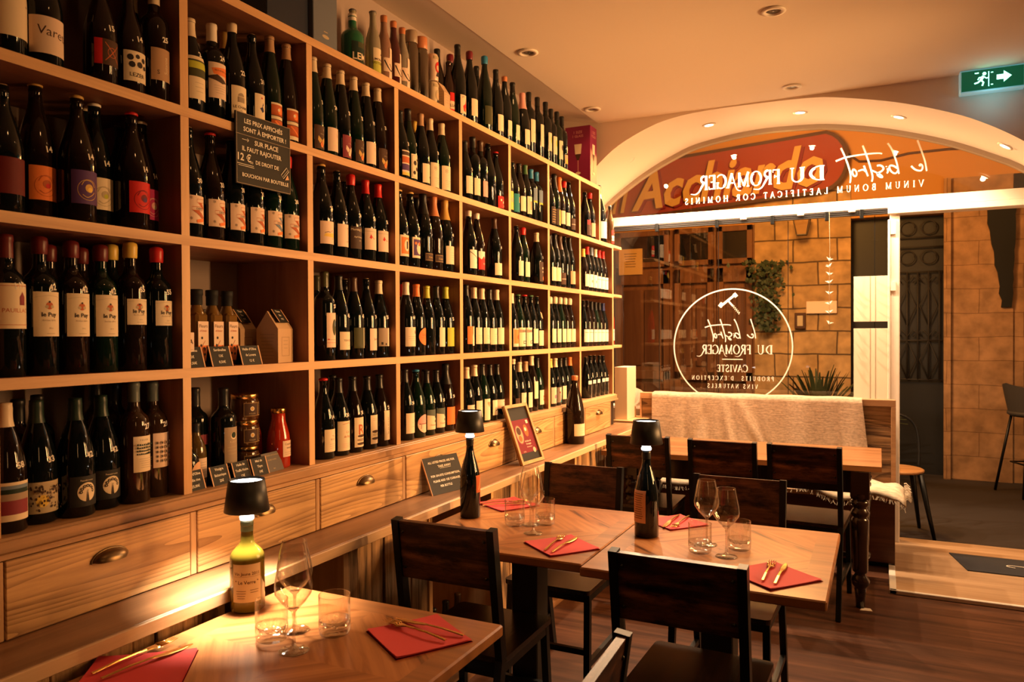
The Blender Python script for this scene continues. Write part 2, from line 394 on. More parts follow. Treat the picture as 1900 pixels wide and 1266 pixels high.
BOTTLES=[
 (0, 1, -0.055, 1.021, 'ch', 0.27, 'c cream', 'bigcream', '', 0, 1),
 (0, 1, -0.055, 1.105, 'ch', 0.27, 'c cream', 'varet', '', 0, 2),
 (0, 1, -0.055, 1.249, 'bg', 0.27, 'c black', 'redscript', '15', 0, 3),
 (0, 1, -0.055, 1.328, 'bg', 0.27, 'n black', 'lezer', '14', 0, 4),
 (0, 1, -0.055, 1.405, 'bd', 0.314, 'c cream', 'tanscript', '25', 0, 5),
 (0, 1, -0.137, 1.402, 'bg', 0.308, 'c cream', '', '', 1, 1),
 (0, 2, -0.055, 1.012, 'ch', 0.283, 'n black', 'darkred', '', 0, 1),
 (0, 2, -0.105, 1.117, 'ch', 0.324, 'r gold', 'orangeart', '14', 0, 2),
 (0, 2, -0.055, 1.185, 'ch', 0.307, 'r gold', 'purpleart', '14', 0, 3),
 (0, 2, -0.105, 1.266, 'ch', 0.316, 'r white', 'creamart', '14', 0, 4),
 (0, 2, -0.055, 1.334, 'ch', 0.305, 'r red', 'redart', '14', 0, 5),
 (0, 2, -0.105, 1.401, 'ch', 0.304, 'r cream', 'magenta', '14', 0, 6),
 (0, 2, -0.185, 1.296, 'bg', 0.322, 'r cream', '', '', 1, 1),
 (0, 2, -0.191, 1.402, 'bg', 0.305, 'r gray', '', '', 1, 2),
 (0, 3, -0.055, 1.016, 'bd', 0.316, 'c darkred', 'pauillac', '112', 0, 1),
 (0, 3, -0.055, 1.091, 'bd', 0.316, 'w darkred', 'lepuy', '42', 0, 2),
 (0, 3, -0.055, 1.167, 'bd', 0.314, 'w darkred', 'lepuy', '42', 0, 3),
 (0, 3, -0.055, 1.243, 'bd', 0.312, 'w darkred', 'lepuy', '42', 0, 4),
 (0, 3, -0.055, 1.326, 'bd', 0.327, 'w yellow', 'lepuys', '65', 0, 5),
 (0, 3, -0.055, 1.405, 'bd', 0.322, 'w red', 'lepuys', '55', 0, 6),
 (0, 3, -0.131, 1.161, 'bd', 0.308, 'w darkred', '', '', 1, 1),
 (0, 3, -0.131, 1.244, 'bd', 0.309, 'w darkred', '', '', 1, 2),
 (0, 3, -0.131, 1.328, 'bd', 0.326, 'w yellow', '', '', 1, 3),
 (0, 4, -0.055, 1.01, 'ch', 0.284, 'c cream', 'photo', '58', 0, 1),
 (0, 4, -0.075, 1.092, 'ch', 0.283, 'c dkgreen', 'bees', '33', 0, 2),
 (0, 4, -0.055, 1.173, 'ch', 0.282, 'c dkgreen', 'peacock', '42', 0, 3),
 (0, 4, -0.075, 1.254, 'ch', 0.282, 'c dkgreen', 'peacock', '42', 0, 4),
 (0, 4, -0.055, 1.332, 'bdp', 0.312, 'c greygreen', 'tesor', '27', 0, 5),
 (0, 4, -0.075, 1.405, 'bdp', 0.307, 'c greygreen', 'dots', '29', 0, 6),
 (0, 4, -0.155, 1.098, 'bd', 0.282, 'c black', '', '', 1, 1),
 (0, 4, -0.191, 1.167, 'bd', 0.286, 'c black', '', '', 1, 2),
 (0, 4, -0.149, 1.291, 'bdp', 0.316, 'c black', '', '', 1, 3),
 (0, 4, -0.173, 1.367, 'bdp', 0.308, 'c black', 'rose', '', 1, 4),
 (1, 1, -0.055, 1.522, 'bg', 0.27, 'c cream', 'greencream', '2', 0, 1),
 (1, 1, -0.055, 1.599, 'bd', 0.283, 'c white', 'orangewave', '24', 0, 2),
 (1, 1, -0.055, 1.676, 'bg', 0.311, 's cream', 'champ', '22', 0, 3),
 (1, 1, -0.055, 1.755, 'bg', 0.306, 'n black', 'rooster', '31', 0, 4),
 (1, 1, -0.055, 1.831, 'al', 0.328, 'c tan', 'redstripe', '', 0, 5),
 (1, 1, -0.055, 1.906, 'al', 0.328, 'c tan', 'redstripe', '', 0, 6),
 (1, 1, -0.125, 1.713, 'bg', 0.311, 'c gold', '', '', 1, 1),
 (1, 2, -0.055, 1.512, 'bg', 0.31, 'n black', 'ribbonr', '30', 0, 1),
 (1, 2, -0.055, 1.59, 'bg', 0.312, 'r red', 'ribbonr', '33', 0, 2),
 (1, 2, -0.055, 1.668, 'bg', 0.309, 'n black', 'ribbonr', '30', 0, 3),
 (1, 2, -0.055, 1.747, 'bg', 0.31, 'n black', 'ribbonr', '31', 0, 4),
 (1, 2, -0.055, 1.825, 'bg', 0.312, 'n black', 'ribbonb', '31', 0, 5),
 (1, 2, -0.055, 1.904, 'bg', 0.31, 'w red', 'ribbonr', '30', 0, 6),
 (2, 1, -0.055, 2.034, 'al', 0.328, 'c cream', 'butter', '3', 0, 1),
 (2, 1, -0.055, 2.108, 'al', 0.328, 'c cream', 'pale', '24', 0, 2),
 (2, 1, -0.055, 2.182, 'al', 0.328, 'c cream', 'burgbut', '50', 0, 3),
 (2, 1, -0.055, 2.257, 'al', 0.328, 'c cream', 'butter', '35', 0, 4),
 (2, 1, -0.055, 2.331, 'al', 0.328, 'c cream', 'pale', '19', 0, 5),
 (2, 1, -0.055, 2.405, 'al', 0.328, 'c cream', 'butter', '31', 0, 6),
 (2, 1, -0.131, 2.17, 'al', 0.328, 'c cream', '', '', 1, 1),
 (2, 2, -0.055, 2.073, 'ch', 0.318, 'r gold', 'yellowland', '25', 0, 1),
 (2, 2, -0.055, 2.158, 'bg', 0.31, 'n black', 'sketch', '2', 0, 2),
 (2, 2, -0.055, 2.236, 'bg', 0.311, 'w red', 'darkscript', '34', 0, 3),
 (2, 2, -0.055, 2.325, 'bg', 0.309, 'c red', 'pinkfig', '50', 0, 4),
 (2, 2, -0.055, 2.404, 'bg', 0.307, 'c red', 'pinkfig', '55', 0, 5),
 (2, 2, -0.131, 2.298, 'bg', 0.305, 'n black', '', '', 1, 1),
 (2, 3, -0.055, 2.086, 'bd', 0.308, 'c olive', 'leaftall', '20', 0, 1),
 (2, 3, -0.055, 2.163, 'bg', 0.3, 'c black', 'terre', '45', 0, 2),
 (2, 3, -0.055, 2.247, 'bg', 0.299, 'c brown', 'greencream2', '45', 0, 3),
 (2, 3, -0.055, 2.325, 'bg', 0.298, 'n brown', 'sem', '34', 0, 4),
 (2, 3, -0.055, 2.404, 'bg', 0.297, 'c cream', 'creamtan', '35', 0, 5),
 (2, 3, -0.125, 2.126, 'bd', 0.3, 'c olive', '', '', 1, 1),
 (2, 3, -0.125, 2.287, 'bg', 0.296, 'n olive', '', '', 1, 2),
 (2, 4, -0.055, 2.076, 'bg', 0.277, 'r red', 'smallcream', '14', 0, 1),
 (2, 4, -0.055, 2.158, 'bg', 0.275, 'c black', 'colroy', '30', 0, 2),
 (2, 4, -0.055, 2.238, 'bg', 0.276, 'c black', 'bigr', '30', 0, 3),
 (2, 4, -0.055, 2.325, 'bg', 0.273, 'c black', 'stack', '', 0, 4),
 (2, 4, -0.055, 2.404, 'bg', 0.275, 'c black', 'vertical', '25', 0, 5),
 (2, 4, -0.131, 2.218, 'bg', 0.28, 'c black', '', '', 1, 1),
 (3, 1, -0.055, 2.553, 'bg', 0.282, 'c black', 'colourful', '30', 0, 1),
 (3, 1, -0.067, 2.63, 'bg', 0.311, 'c black', 'ornate', '9', 0, 2),
 (3, 1, -0.055, 2.708, 'bg', 0.309, 'c tan', 'moth', '', 0, 3),
 (3, 1, -0.067, 2.802, 'bg', 0.314, 'c cream', 'flower', '36', 0, 4),
 (3, 1, -0.055, 2.879, 'bg', 0.31, 'c cream', 'flower', '8', 0, 5),
 (3, 1, -0.149, 2.801, 'bg', 0.312, 'c yellow', '', '', 1, 1),
 (3, 2, -0.055, 2.541, 'ch', 0.309, 'r gold', 'redframe', '', 0, 1),
 (3, 2, -0.055, 2.625, 'ch', 0.312, 'r gold', 'purpframe', '27', 0, 2),
 (3, 2, -0.055, 2.723, 'ch', 0.323, 'f black', 'goldband', '', 0, 3),
 (3, 2, -0.055, 2.807, 'ch', 0.325, 'f copper', 'goldband', '', 0, 4),
 (3, 2, -0.055, 2.901, 'ch', 0.321, 'f gold', 'creamlines', '40', 0, 5),
 (3, 2, -0.143, 2.809, 'ch', 0.328, 'f black', '', '', 1, 1),
 (3, 3, -0.055, 2.59, 'bg', 0.301, 'c white', 'creamcrest', '64', 0, 1),
 (3, 3, -0.055, 2.668, 'bg', 0.297, 'c orange', 'orangedisc', '', 0, 2),
 (3, 3, -0.055, 2.747, 'bg', 0.294, 'c lime', '', '', 0, 3),
 (3, 3, -0.055, 2.825, 'bg', 0.298, 'c black', 'creamnarrow', '24', 0, 4),
 (3, 3, -0.055, 2.904, 'bg', 0.298, 'c lime', 'lime', '22', 0, 5),
 (3, 3, -0.137, 2.683, 'bg', 0.3, 'c red', '', '', 1, 1),
 (3, 3, -0.131, 2.856, 'bg', 0.298, 'c black', '', '', 1, 2),
 (3, 4, -0.055, 2.579, 'bg', 0.288, 'c black', 'creamsmall', '30', 0, 1),
 (3, 4, -0.055, 2.66, 'ch', 0.28, 'r blue', 'pinkdisc', '', 0, 2),
 (3, 4, -0.055, 2.741, 'bg', 0.274, 'c black', 'bird', '42', 0, 3),
 (3, 4, -0.055, 2.82, 'bg', 0.273, 'c black', 'bird', '30', 0, 4),
 (3, 4, -0.055, 2.901, 'ch', 0.295, 'f black', 'orange', '30', 0, 5),
 (3, 4, -0.131, 2.848, 'bg', 0.272, 'c black', '', '', 1, 1),
 (4, 1, -0.055, 3.084, 'bg', 0.28, 'c black', 'creamlines', '36', 0, 1),
 (4, 1, -0.055, 3.161, 'bd', 0.316, 'c black', 'creamlines', '9', 0, 2),
 (4, 1, -0.055, 3.237, 'bd', 0.315, 'c brown', 'pinklabel', '9', 0, 3),
 (4, 1, -0.055, 3.317, 'ch', 0.317, 'n brown', '', '', 0, 4),
 (4, 1, -0.055, 3.401, 'ch', 0.295, 'r red', 'reddots', '', 0, 5),
 (4, 2, -0.055, 3.12, 'bg', 0.307, 's white', 'arc', '34', 0, 1),
 (4, 2, -0.055, 3.199, 'bg', 0.305, 's white', 'redpeak', '33', 0, 2),
 (4, 2, -0.055, 3.383, 'bg', 0.306, 'c brown', 'widecream', '43', 0, 3),
 (4, 3, -0.055, 3.09, 'bg', 0.318, 'c black', 'roseorange', '', 0, 1),
 (4, 3, -0.055, 3.168, 'bg', 0.309, 'c cream', 'creamcrest', '', 0, 2),
 (4, 3, -0.055, 3.247, 'bg', 0.308, 'c cream', 'creamcrest', '', 0, 3),
 (4, 3, -0.055, 3.325, 'bg', 0.309, 'c black', 'creamlines', '', 0, 4),
 (4, 3, -0.055, 3.404, 'bg', 0.31, 'c cream', 'creamslash', '', 0, 5),
 (4, 3, -0.131, 3.281, 'bg', 0.306, 'c brown', '', '', 1, 1),
 (4, 4, -0.055, 3.09, 'bg', 0.273, 'c cream', 'lowcream', '', 0, 1),
 (4, 4, -0.055, 3.168, 'bg', 0.28, 'c cream', 'creamlines', '', 0, 2),
 (4, 4, -0.055, 3.247, 'bg', 0.282, 'c black', 'heart', '', 0, 3),
 (4, 4, -0.055, 3.325, 'bg', 0.276, 'c black', 'swoosh', '', 0, 4),
 (4, 4, -0.055, 3.404, 'bg', 0.275, 'c black', 'lowcream', '', 0, 5),
 (5, 1, -0.055, 3.514, 'ch', 0.299, 'f cream', 'yellow', '', 0, 1),
 (5, 1, -0.055, 3.595, 'bg', 0.282, 'n black', 'teal', '', 0, 2),
 (5, 1, -0.055, 3.674, 'bg', 0.292, 'c black', 'creamlines', '', 0, 3),
 (5, 1, -0.055, 3.752, 'bg', 0.299, 'c green', 'framed', '', 0, 4),
 (5, 1, -0.055, 3.829, 'bd', 0.29, 'c blue', 'bluelab', '', 0, 5),
 (5, 1, -0.055, 3.905, 'bd', 0.289, 'c blue', 'bluelab', '', 0, 6),
 (5, 2, -0.055, 3.64, 'bg', 0.3, 'n olive', 'creamlines', '', 0, 1),
 (5, 2, -0.055, 3.722, 'bg', 0.299, 'w red', 'creamlines', '', 0, 2),
 (5, 2, -0.055, 3.904, 'bg', 0.296, 'c cream', 'faded', '26', 0, 3),
 (5, 2, -0.137, 3.902, 'bg', 0.295, 'c olive', '', '', 1, 1),
 (5, 3, -0.055, 3.574, 'bg', 0.299, 'c cream', 'orangepic', '', 0, 1),
 (5, 3, -0.055, 3.655, 'ch', 0.296, 'r green', 'bands', '', 0, 2),
 (5, 3, -0.055, 3.739, 'ch', 0.297, 'r red', 'bands', '', 0, 3),
 (5, 3, -0.055, 3.822, 'ch', 0.298, 'r green', 'creamlines', '', 0, 4),
 (5, 3, -0.055, 3.904, 'bg', 0.295, 'n tan', 'creamtag', '', 0, 5),
 (5, 4, -0.055, 3.59, 'bg', 0.294, 's cream', 'darklow', '', 0, 1),
 (5, 4, -0.055, 3.668, 'bg', 0.276, 'c cream', 'palefade', '', 0, 2),
 (5, 4, -0.055, 3.747, 'bg', 0.276, 'c tan', 'creamsmall', '', 0, 3),
 (5, 4, -0.055, 3.825, 'bg', 0.304, 'c cream', 'highcream', '', 0, 4),
 (5, 4, -0.055, 3.904, 'bg', 0.292, 'c black', 'creamred', '', 0, 5),
 (5, 4, -0.137, 3.845, 'bg', 0.302, 'c brown', '', '', 1, 1),
 (6, 1, -0.055, 4.085, 'bg', 0.291, 'n black', 'golddots', '', 0, 1),
 (6, 1, -0.055, 4.163, 'bg', 0.325, 'f black', 'yellow2', '', 0, 2),
 (6, 1, -0.055, 4.241, 'bg', 0.32, 'f orange', 'creamlines', '', 0, 3),
 (6, 1, -0.055, 4.32, 'bg', 0.308, 'w red', 'creamlines', '', 0, 4),
 (6, 1, -0.055, 4.401, 'ch', 0.319, 'n brown', 'darklow', '', 0, 5),
 (6, 2, -0.055, 4.09, 'bg', 0.305, 'c black', 'creamlines', '', 0, 1),
 (6, 2, -0.055, 4.168, 'bg', 0.321, 'f black', 'creamlines', '', 0, 2),
 (6, 2, -0.055, 4.247, 'bg', 0.32, 'f brown', 'darklow', '', 0, 3),
 (6, 2, -0.055, 4.325, 'bg', 0.322, 'n black', '', '', 0, 4),
 (6, 2, -0.055, 4.404, 'bg', 0.328, 'f black', 'tan', '', 0, 5),
 (6, 3, -0.055, 4.09, 'bg', 0.299, 'w cream', 'creamlines', '', 0, 1),
 (6, 3, -0.055, 4.168, 'bg', 0.302, 'w cream', 'creamlines', '', 0, 2),
 (6, 3, -0.055, 4.247, 'bg', 0.302, 'w cream', 'creamlines', '', 0, 3),
 (6, 3, -0.055, 4.325, 'bg', 0.302, 'w cream', 'creamlines', '', 0, 4),
 (6, 3, -0.055, 4.404, 'bg', 0.302, 'w cream', 'creamlines', '', 0, 5),
 (6, 4, -0.055, 4.09, 'bg', 0.28, 'c yellow', 'pale2', '', 0, 1),
 (6, 4, -0.055, 4.168, 'bg', 0.28, 'c cream', 'rainbow', '', 0, 2),
 (6, 4, -0.055, 4.247, 'bg', 0.278, 'c black', 'creamlines', '', 0, 3),
 (6, 4, -0.055, 4.325, 'bg', 0.279, 'c black', '', '', 0, 4),
 (6, 4, -0.055, 4.404, 'bg', 0.279, 'c orange', 'creamlines', '', 0, 5),
 (7, 1, -0.055, 4.685, 'bg', 0.305, 'n black', 'redwhite', '', 0, 1),
 (7, 1, -0.055, 4.779, 'bg', 0.313, 'w red', 'pinkish', '', 0, 2),
 (7, 2, -0.055, 4.647, 'bg', 0.277, 'c yellow', 'creamlines', '', 0, 1),
 (7, 2, -0.055, 4.725, 'bg', 0.299, 'c red', 'whitered', '', 0, 2),
 (7, 2, -0.055, 4.803, 'bg', 0.3, 'c slate', 'whitered', '', 0, 3),
 (7, 2, -0.055, 4.882, 'bg', 0.297, 'c cream', 'white', '', 0, 4),
 (7, 2, -0.055, 4.96, 'bg', 0.297, 'c red', 'white', '', 0, 5),
 (7, 2, -0.055, 5.038, 'bg', 0.297, 'c red', 'white', '', 0, 6),
 (7, 3, -0.055, 4.647, 'bg', 0.3, 'n brown', 'white', '', 0, 1),
 (7, 3, -0.055, 4.725, 'bg', 0.303, 'n tan', 'white', '', 0, 2),
 (7, 3, -0.055, 4.803, 'bg', 0.299, 'c black', 'white', '', 0, 3),
 (7, 3, -0.055, 4.882, 'bg', 0.298, 'c black', 'white', '', 0, 4),
 (7, 3, -0.055, 4.96, 'bg', 0.297, 'c black', 'white', '', 0, 5),
 (7, 3, -0.055, 5.038, 'bg', 0.295, 'c navy', 'white', '', 0, 6),
 (7, 4, -0.055, 4.694, 'bg', 0.27, 'n black', 'stripe', '', 0, 1),
 (7, 4, -0.055, 4.777, 'bg', 0.278, 'n brown', 'stripe', '', 0, 2),
 (7, 4, -0.055, 4.862, 'bg', 0.276, 'n brown', 'stripe', '', 0, 3),
 (7, 4, -0.055, 4.96, 'bg', 0.273, 'n brown', 'stripe', '', 0, 4),
 (7, 4, -0.055, 5.038, 'bg', 0.27, 'n black', 'stripe', '', 0, 5),
 (9, 0, -0.055, 3.024, 'bg', 0.343, 'c black', 'flame', '', 0, 1),
 (9, 0, -0.055, 3.136, 'bg', 0.347, 'w maroon', 'creamlines', '', 0, 2),
 (9, 0, -0.055, 3.288, 'bg', 0.374, 'w blue', 'darkgold', '', 0, 3),
 (9, 0, -0.055, 3.409, 'bg', 0.348, 'c black', 'creamsmall', '', 0, 4),
 (9, 0, -0.055, 3.507, 'bg', 0.342, 's copper', 'creamfig', '', 0, 5),
 (9, 0, -0.055, 3.602, 'bg', 0.34, 'c black', 'creamfig', '', 0, 6),
 (9, 0, -0.055, 3.723, 'ch', 0.317, 'f pink', 'creamlines', '', 0, 7),
 (9, 0, -0.055, 3.807, 'bd', 0.347, 'c black', 'tallcream', '', 0, 8),
 (9, 0, -0.055, 3.924, 'bd', 0.352, 'c black', 'tallcream', '', 0, 9),
 (9, 0, -0.055, 4.039, 'bd', 0.356, 'c black', 'greenleaf', '', 0, 10),
 (9, 0, -0.055, 4.119, 'bd', 0.337, 'c black', 'greenleaf', '', 0, 11),
 (9, 0, -0.055, 4.21, 'bd', 0.344, 'c black', 'tree', '', 0, 12),
 (9, 0, -0.055, 4.287, 'bd', 0.335, 'c black', 'yellowlow', '', 0, 13),
 (9, 0, -0.125, 2.959, 'bg', 0.313, 'c black', '', '', 1, 1),
 (9, 0, -0.125, 3.075, 'bg', 0.324, 'w maroon', '', '', 1, 2),
 (9, 0, -0.125, 3.333, 'bg', 0.352, 'c black', '', '', 1, 3),
]
# ================================================================ the room
inner = [(-.36,2.16),(-.20,2.40),(-.088,2.518),(.096,2.677),(.317,2.785),(.496,2.832),(.712,2.850),(1.0,2.852),(1.307,2.845),(1.484,2.822),(1.767,2.757),(2.008,2.675),(2.188,2.592),(2.386,2.463),(2.6,2.28),(2.78,2.05),(2.86,1.75)]
outer = [(-.36,2.36),(-.255,2.474),(-.113,2.58),(.062,2.691),(.273,2.794),(.478,2.865),(.868,2.915),(1.236,2.908),(1.446,2.883),(1.749,2.816),(2.099,2.699),(2.37,2.571),(2.515,2.487),(2.75,2.3),(2.95,2.05),(3.02,1.75)]
def resample(pts, n):
    p = smooth(pts, 8); d = [0]
    for i in range(1, len(p)): d.append(d[-1]+math.dist(p[i], p[i-1]))
    out = []; j = 0
    for i in range(n):
        t = d[-1]*i/(n-1)
        while j < len(p)-2 and d[j+1] < t: j += 1
        k = (t-d[j])/max(1e-9, d[j+1]-d[j]); out.append((p[j][0]+(p[j+1][0]-p[j][0])*k, p[j][1]+(p[j+1][1]-p[j][1])*k))
    return out
NI = 72; IN = resample(inner, NI); OU = resample(outer, NI)
YI, YO = 4.85, 5.74
mb = MB(); mb.box((-.36, -1.6, -.06), (3.5, 5.80, 0)); struct('floor', mb, floor_w)
mb = MB(); mb.box((-.02, -1.6, 2.86), (3.5, YI+.08, 2.96)); struct('ceiling', mb, ceil_m)
mb = MB(); mb.prism([(-.02,-1.6,2.862),(-.36,-1.6,2.925),(-.36,-1.6,2.98),(-.02,-1.6,2.96)], (0, YI+1.68, 0)); struct('trim_1', mb, ceil_m)
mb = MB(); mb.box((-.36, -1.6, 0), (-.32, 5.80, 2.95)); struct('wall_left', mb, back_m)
mb = MB(); mb.box((3.4, -1.6, 0), (3.5, 5.80, 2.9)); struct('wall_right', mb, mat('bar_wall', (.07, .045, .03), .8))
mb = MB(); mb.box((-.36, -1.7, 0), (3.5, -1.6, 2.9)); struct('wall_back', mb, mat('rear_wall', (.09, .06, .045), .8))
# wall with the arched opening, and the soffit of the arch
mb = MB(); vs = []; fs = []
for x, z in IN: vs += [(x, YI, z), (x, YI, 2.862 if x > 0 else 2.94)]
fs = [(2*i, 2*i+1, 2*i+3, 2*i+2) for i in range(NI-1)]
mb.add(vs, fs); mb.box((2.855, YI, 0), (3.5, YI+.03, 2.862)); struct('wall_front', mb, wall_m)
mb = MB(); vs = []; K = 6
for k in range(K+1):
    t = k/K
    for i in range(NI): vs.append((IN[i][0]*(1-t)+OU[i][0]*t, YI*(1-t)+YO*t, IN[i][1]*(1-t)+OU[i][1]*t))
fs = [(k*NI+i, k*NI+i+1, (k+1)*NI+i+1, (k+1)*NI+i) for k in range(K) for i in range(NI-1)]
mb.add(vs, fs, 0, True); mb.add([(2.86,YI,0),(3.02,YO,0),(3.02,YO,1.75),(2.86,YI,1.75)], [(0,1,2,3)])
struct('wall_arch', mb, mat('arch_paint', (.82, .73, .62), .7))
# facade above the glass, seen only from the street
mb = MB(); vs = []
for x, z in OU: vs += [(x, YO+.06, z+.0), (x, YO+.06, 3.4)]
mb.add(vs, [(2*i, 2*i+1, 2*i+3, 2*i+2) for i in range(NI-1)]); mb.box((3.02, YO+.03, 0), (3.6, YO+.1, 3.4)); mb.box((-.8, YO+.03, 0), (-.36, YO+.1, 3.4)); mb.box((-.36, YO+.061, 2.95), (3.02, YO+.1, 3.4))
struct('wall_facade', mb, mat('facade_plaster', (.5, .36, .22), .9))
# arch frame strip against the glass
mb = MB(); cur = [(x, z) for x, z in OU]
inn = []
for i, (x, z) in enumerate(cur):
    a = cur[max(0, i-1)]; b = cur[min(NI-1, i+1)]; dx, dz = b[0]-a[0], b[1]-a[1]; l = math.hypot(dx, dz); inn.append((x+dz/l*.032, z-dx/l*.032))
vs = []
for (x, z), (x2, z2) in zip(cur, inn): vs += [(x, YO-.03, z), (x2, YO-.03, z2), (x2, YO+.02, z2), (x, YO+.02, z)]
mb.add(vs, [(4*i+a, 4*i+b, 4*i+4+b, 4*i+4+a) for i in range(NI-1) for a, b in ((0,1),(1,2),(2,3),(3,0))])
struct('trim_2', mb, mat('grey_frame', (.42, .34, .25), .6))
# transom, door post
mb = MB(); mb.box((-.32, 5.68, 2.275), (3.02, 5.80, 2.345), .004); mb.box((1.74, 5.67, 2.235), (3.02, 5.80, 2.275), .003); struct('trim_3', mb, white_p)
mb = MB(); mb.box((1.752, 5.70, .02), (1.812, 5.80, 2.275), .005); mb.box((1.74, 5.69, .30), (1.755, 5.72, 2.2), .003)
mb.box((1.757, 5.685, 1.72), (1.787, 5.702, 1.78)); mb.box((1.757, 5.685, 2.10), (1.787, 5.702, 2.2)); struct('trim_4', mb, white_p)
mb = MB(); mb.box((-.32, 5.66, 0), (1.752, 5.80, .86)); mb.box((-.32, 5.60, .86), (1.752, 5.80, .885), .004); struct('wall_sill', mb, white_p)

def thin_glass(name, tint=(.93, .93, .9)):
    M = bpy.data.materials.new(name); M.use_nodes = True; nt = M.node_tree; N, L = nt.nodes, nt.links; N.clear()
    out = N.new('ShaderNodeOutputMaterial'); mx = N.new('ShaderNodeMixShader'); tr = N.new('ShaderNodeBsdfTransparent'); gl = N.new('ShaderNodeBsdfGlossy')
    fr = facing(nt, .065, .9, 5)
    tr.inputs[0].default_value = (*tint, 1); gl.inputs['Roughness'].default_value = .0
    L.new(fr.outputs[0], mx.inputs[0]); L.new(tr.outputs[0], mx.inputs[1]); L.new(gl.outputs[0], mx.inputs[2]); L.new(mx.outputs[0], out.inputs[0]); return M
pane_m = thin_glass('window_glass')
# lunette pane
mb = MB(); vs = [(x, YO, z) for x, z in inn if z > 2.345]; n = len(vs)
vs = [(vs[0][0], YO, 2.34)]+vs+[(vs[-1][0], YO, 2.34)]
mb.add(vs, [tuple(range(len(vs)))]); lun = struct('window_1', mb, pane_m)
# folding panes, with dark seals and top track
w2 = MB(); w2.box((-.32, 5.73, .885), (1.745, 5.76, .905), .0); win = struct('window_2', w2, black_metal)
for a, b in ((-.32, .16), (.16, .61), (.61, 1.10), (1.10, 1.74)):
    p = MB(); p.add([(a, YO, .905), (b, YO, .905), (b, YO, 2.24), (a, YO, 2.24)], [(0,1,2,3)]); p.build('pane', pane_m, win)
for x in (.16, .61, 1.10, 1.66):
    p = MB(); p.box((x-.002, YO-.004, .905), (x+.002, YO+.004, 2.24)); p.build('seal', black_metal, win)
p = MB()
for k, z in enumerate((2.240, 2.252, 2.264)): p.box((-.30, 5.69-.004*k, z), (1.74, 5.72, z+.0105), .002)
p.build('top_track', alu_dark, win)
for x in (.16, .61, 1.0, 1.36, 1.58):
    p = MB(); p.box((x-.012, 5.665, 2.215), (x+.012, 5.70, 2.278), .003); p.build('hinge', black_metal, win)
for x in (.80, 1.19, 1.52):
    p = MB(); p.box((x-.022, 5.67, 2.262), (x+.022, 5.70, 2.276), .004); p.build('hook', white_p, win)

# platform by the door
mb = MB(); mb.box((1.775, 4.655, 0), (3.40, 5.85, .022)); struct('floor_platform', mb, plat_w)
mb = MB(); mb.box((1.74, 4.63, 0), (1.775, 5.12, .024), .002); mb.box((1.74, 4.63, .0), (3.40, 4.655, .024), .003); struct('trim_5', mb, mat('white_profile', (.72, .66, .58), .35))
t = thing('doormat', 'dark rubber doormat with pale curled logo on the doorway platform', 'doormat', (2.45, 5.38, .022))
mb = MB(); mb.prism([(-.36,.17,0),(-.29,-.19,0),(.85,-.19,0),(.85,.17,0)], (0,0,.006)); mb.build('mat_pad', mat('rubber_mat', (.018, .020, .026), .7), t)
art = [art_line(smooth([(-.11,.0),(-.14,.01),(-.15,.03),(-.12,.045),(0,.03),(.15,.035)], 5), .006, 'chalk')]
mb, ms = plane_art(art, (.08,-.03,.006), (1,0,0), (0,1,0), (0,0,1)); mb.build('logo', ms, t)

# recessed lights
def soffit_z(x, y):
    def zat(P):
        for i in range(len(P)-1):
            if P[i][0] <= x <= P[i+1][0]: return P[i][1]+(P[i+1][1]-P[i][1])*(x-P[i][0])/(P[i+1][0]-P[i][0]), (P[i+1][1]-P[i][1])/(P[i+1][0]-P[i][0])
    a, b = zat(IN), zat(OU); t_ = (y-YI)/(YO-YI); return a[0]*(1-t_)+b[0]*t_, a[1]*(1-t_)+b[1]*t_
bulb_on = mat('lit_bulb', (1, 1, 1), .5, emit=(1, .74, .45), es=60)
for i, (x, nm) in enumerate(((.08, 'leftmost lit recessed spotlight, above the end of the bottle rack'), (.64, 'lit recessed spotlight in arch soffit, second from the left'), (1.225, 'lit recessed spotlight at the crown of the arch'), (1.797, 'lit recessed spotlight in arch soffit, fourth from the left'), (2.352, 'rightmost lit recessed spotlight in the arch, under the exit sign'))):
    z, sl = soffit_z(x, 5.25); nrm = Vector((sl, 0.03, -1)).normalized()
    t = thing('arch_spotlight', nm, 'spotlight', (x, 5.25, z), group='lit spotlights in the arch soffit')
    t.rotation_euler = (-nrm).to_track_quat('Z', 'Y').to_euler()
    mb = MB(); mb.lathe([(.030,.002),(.044,.001),(.046,-.004),(.030,-.007),(.028,.0)], 24); mb.build('ring', white_p, t)
    mb = MB(); mb.lathe([(.0,-.004),(.014,-.0045),(.024,-.003),(.028,-.001)], 20); mb.build('bulb', bulb_on, t)
    p = Vector((x, 5.25, z))+nrm*.02
    lamp('arch_spot_light', 'SPOT', p, (195, 165, 125, 72, 34)[i], ARCH, .015, p+nrm*1.0+Vector((0, .05, 0)), 160, .7)
bulb_off = mat('unlit_bulb', (.16, .14, .12), .15, .6)
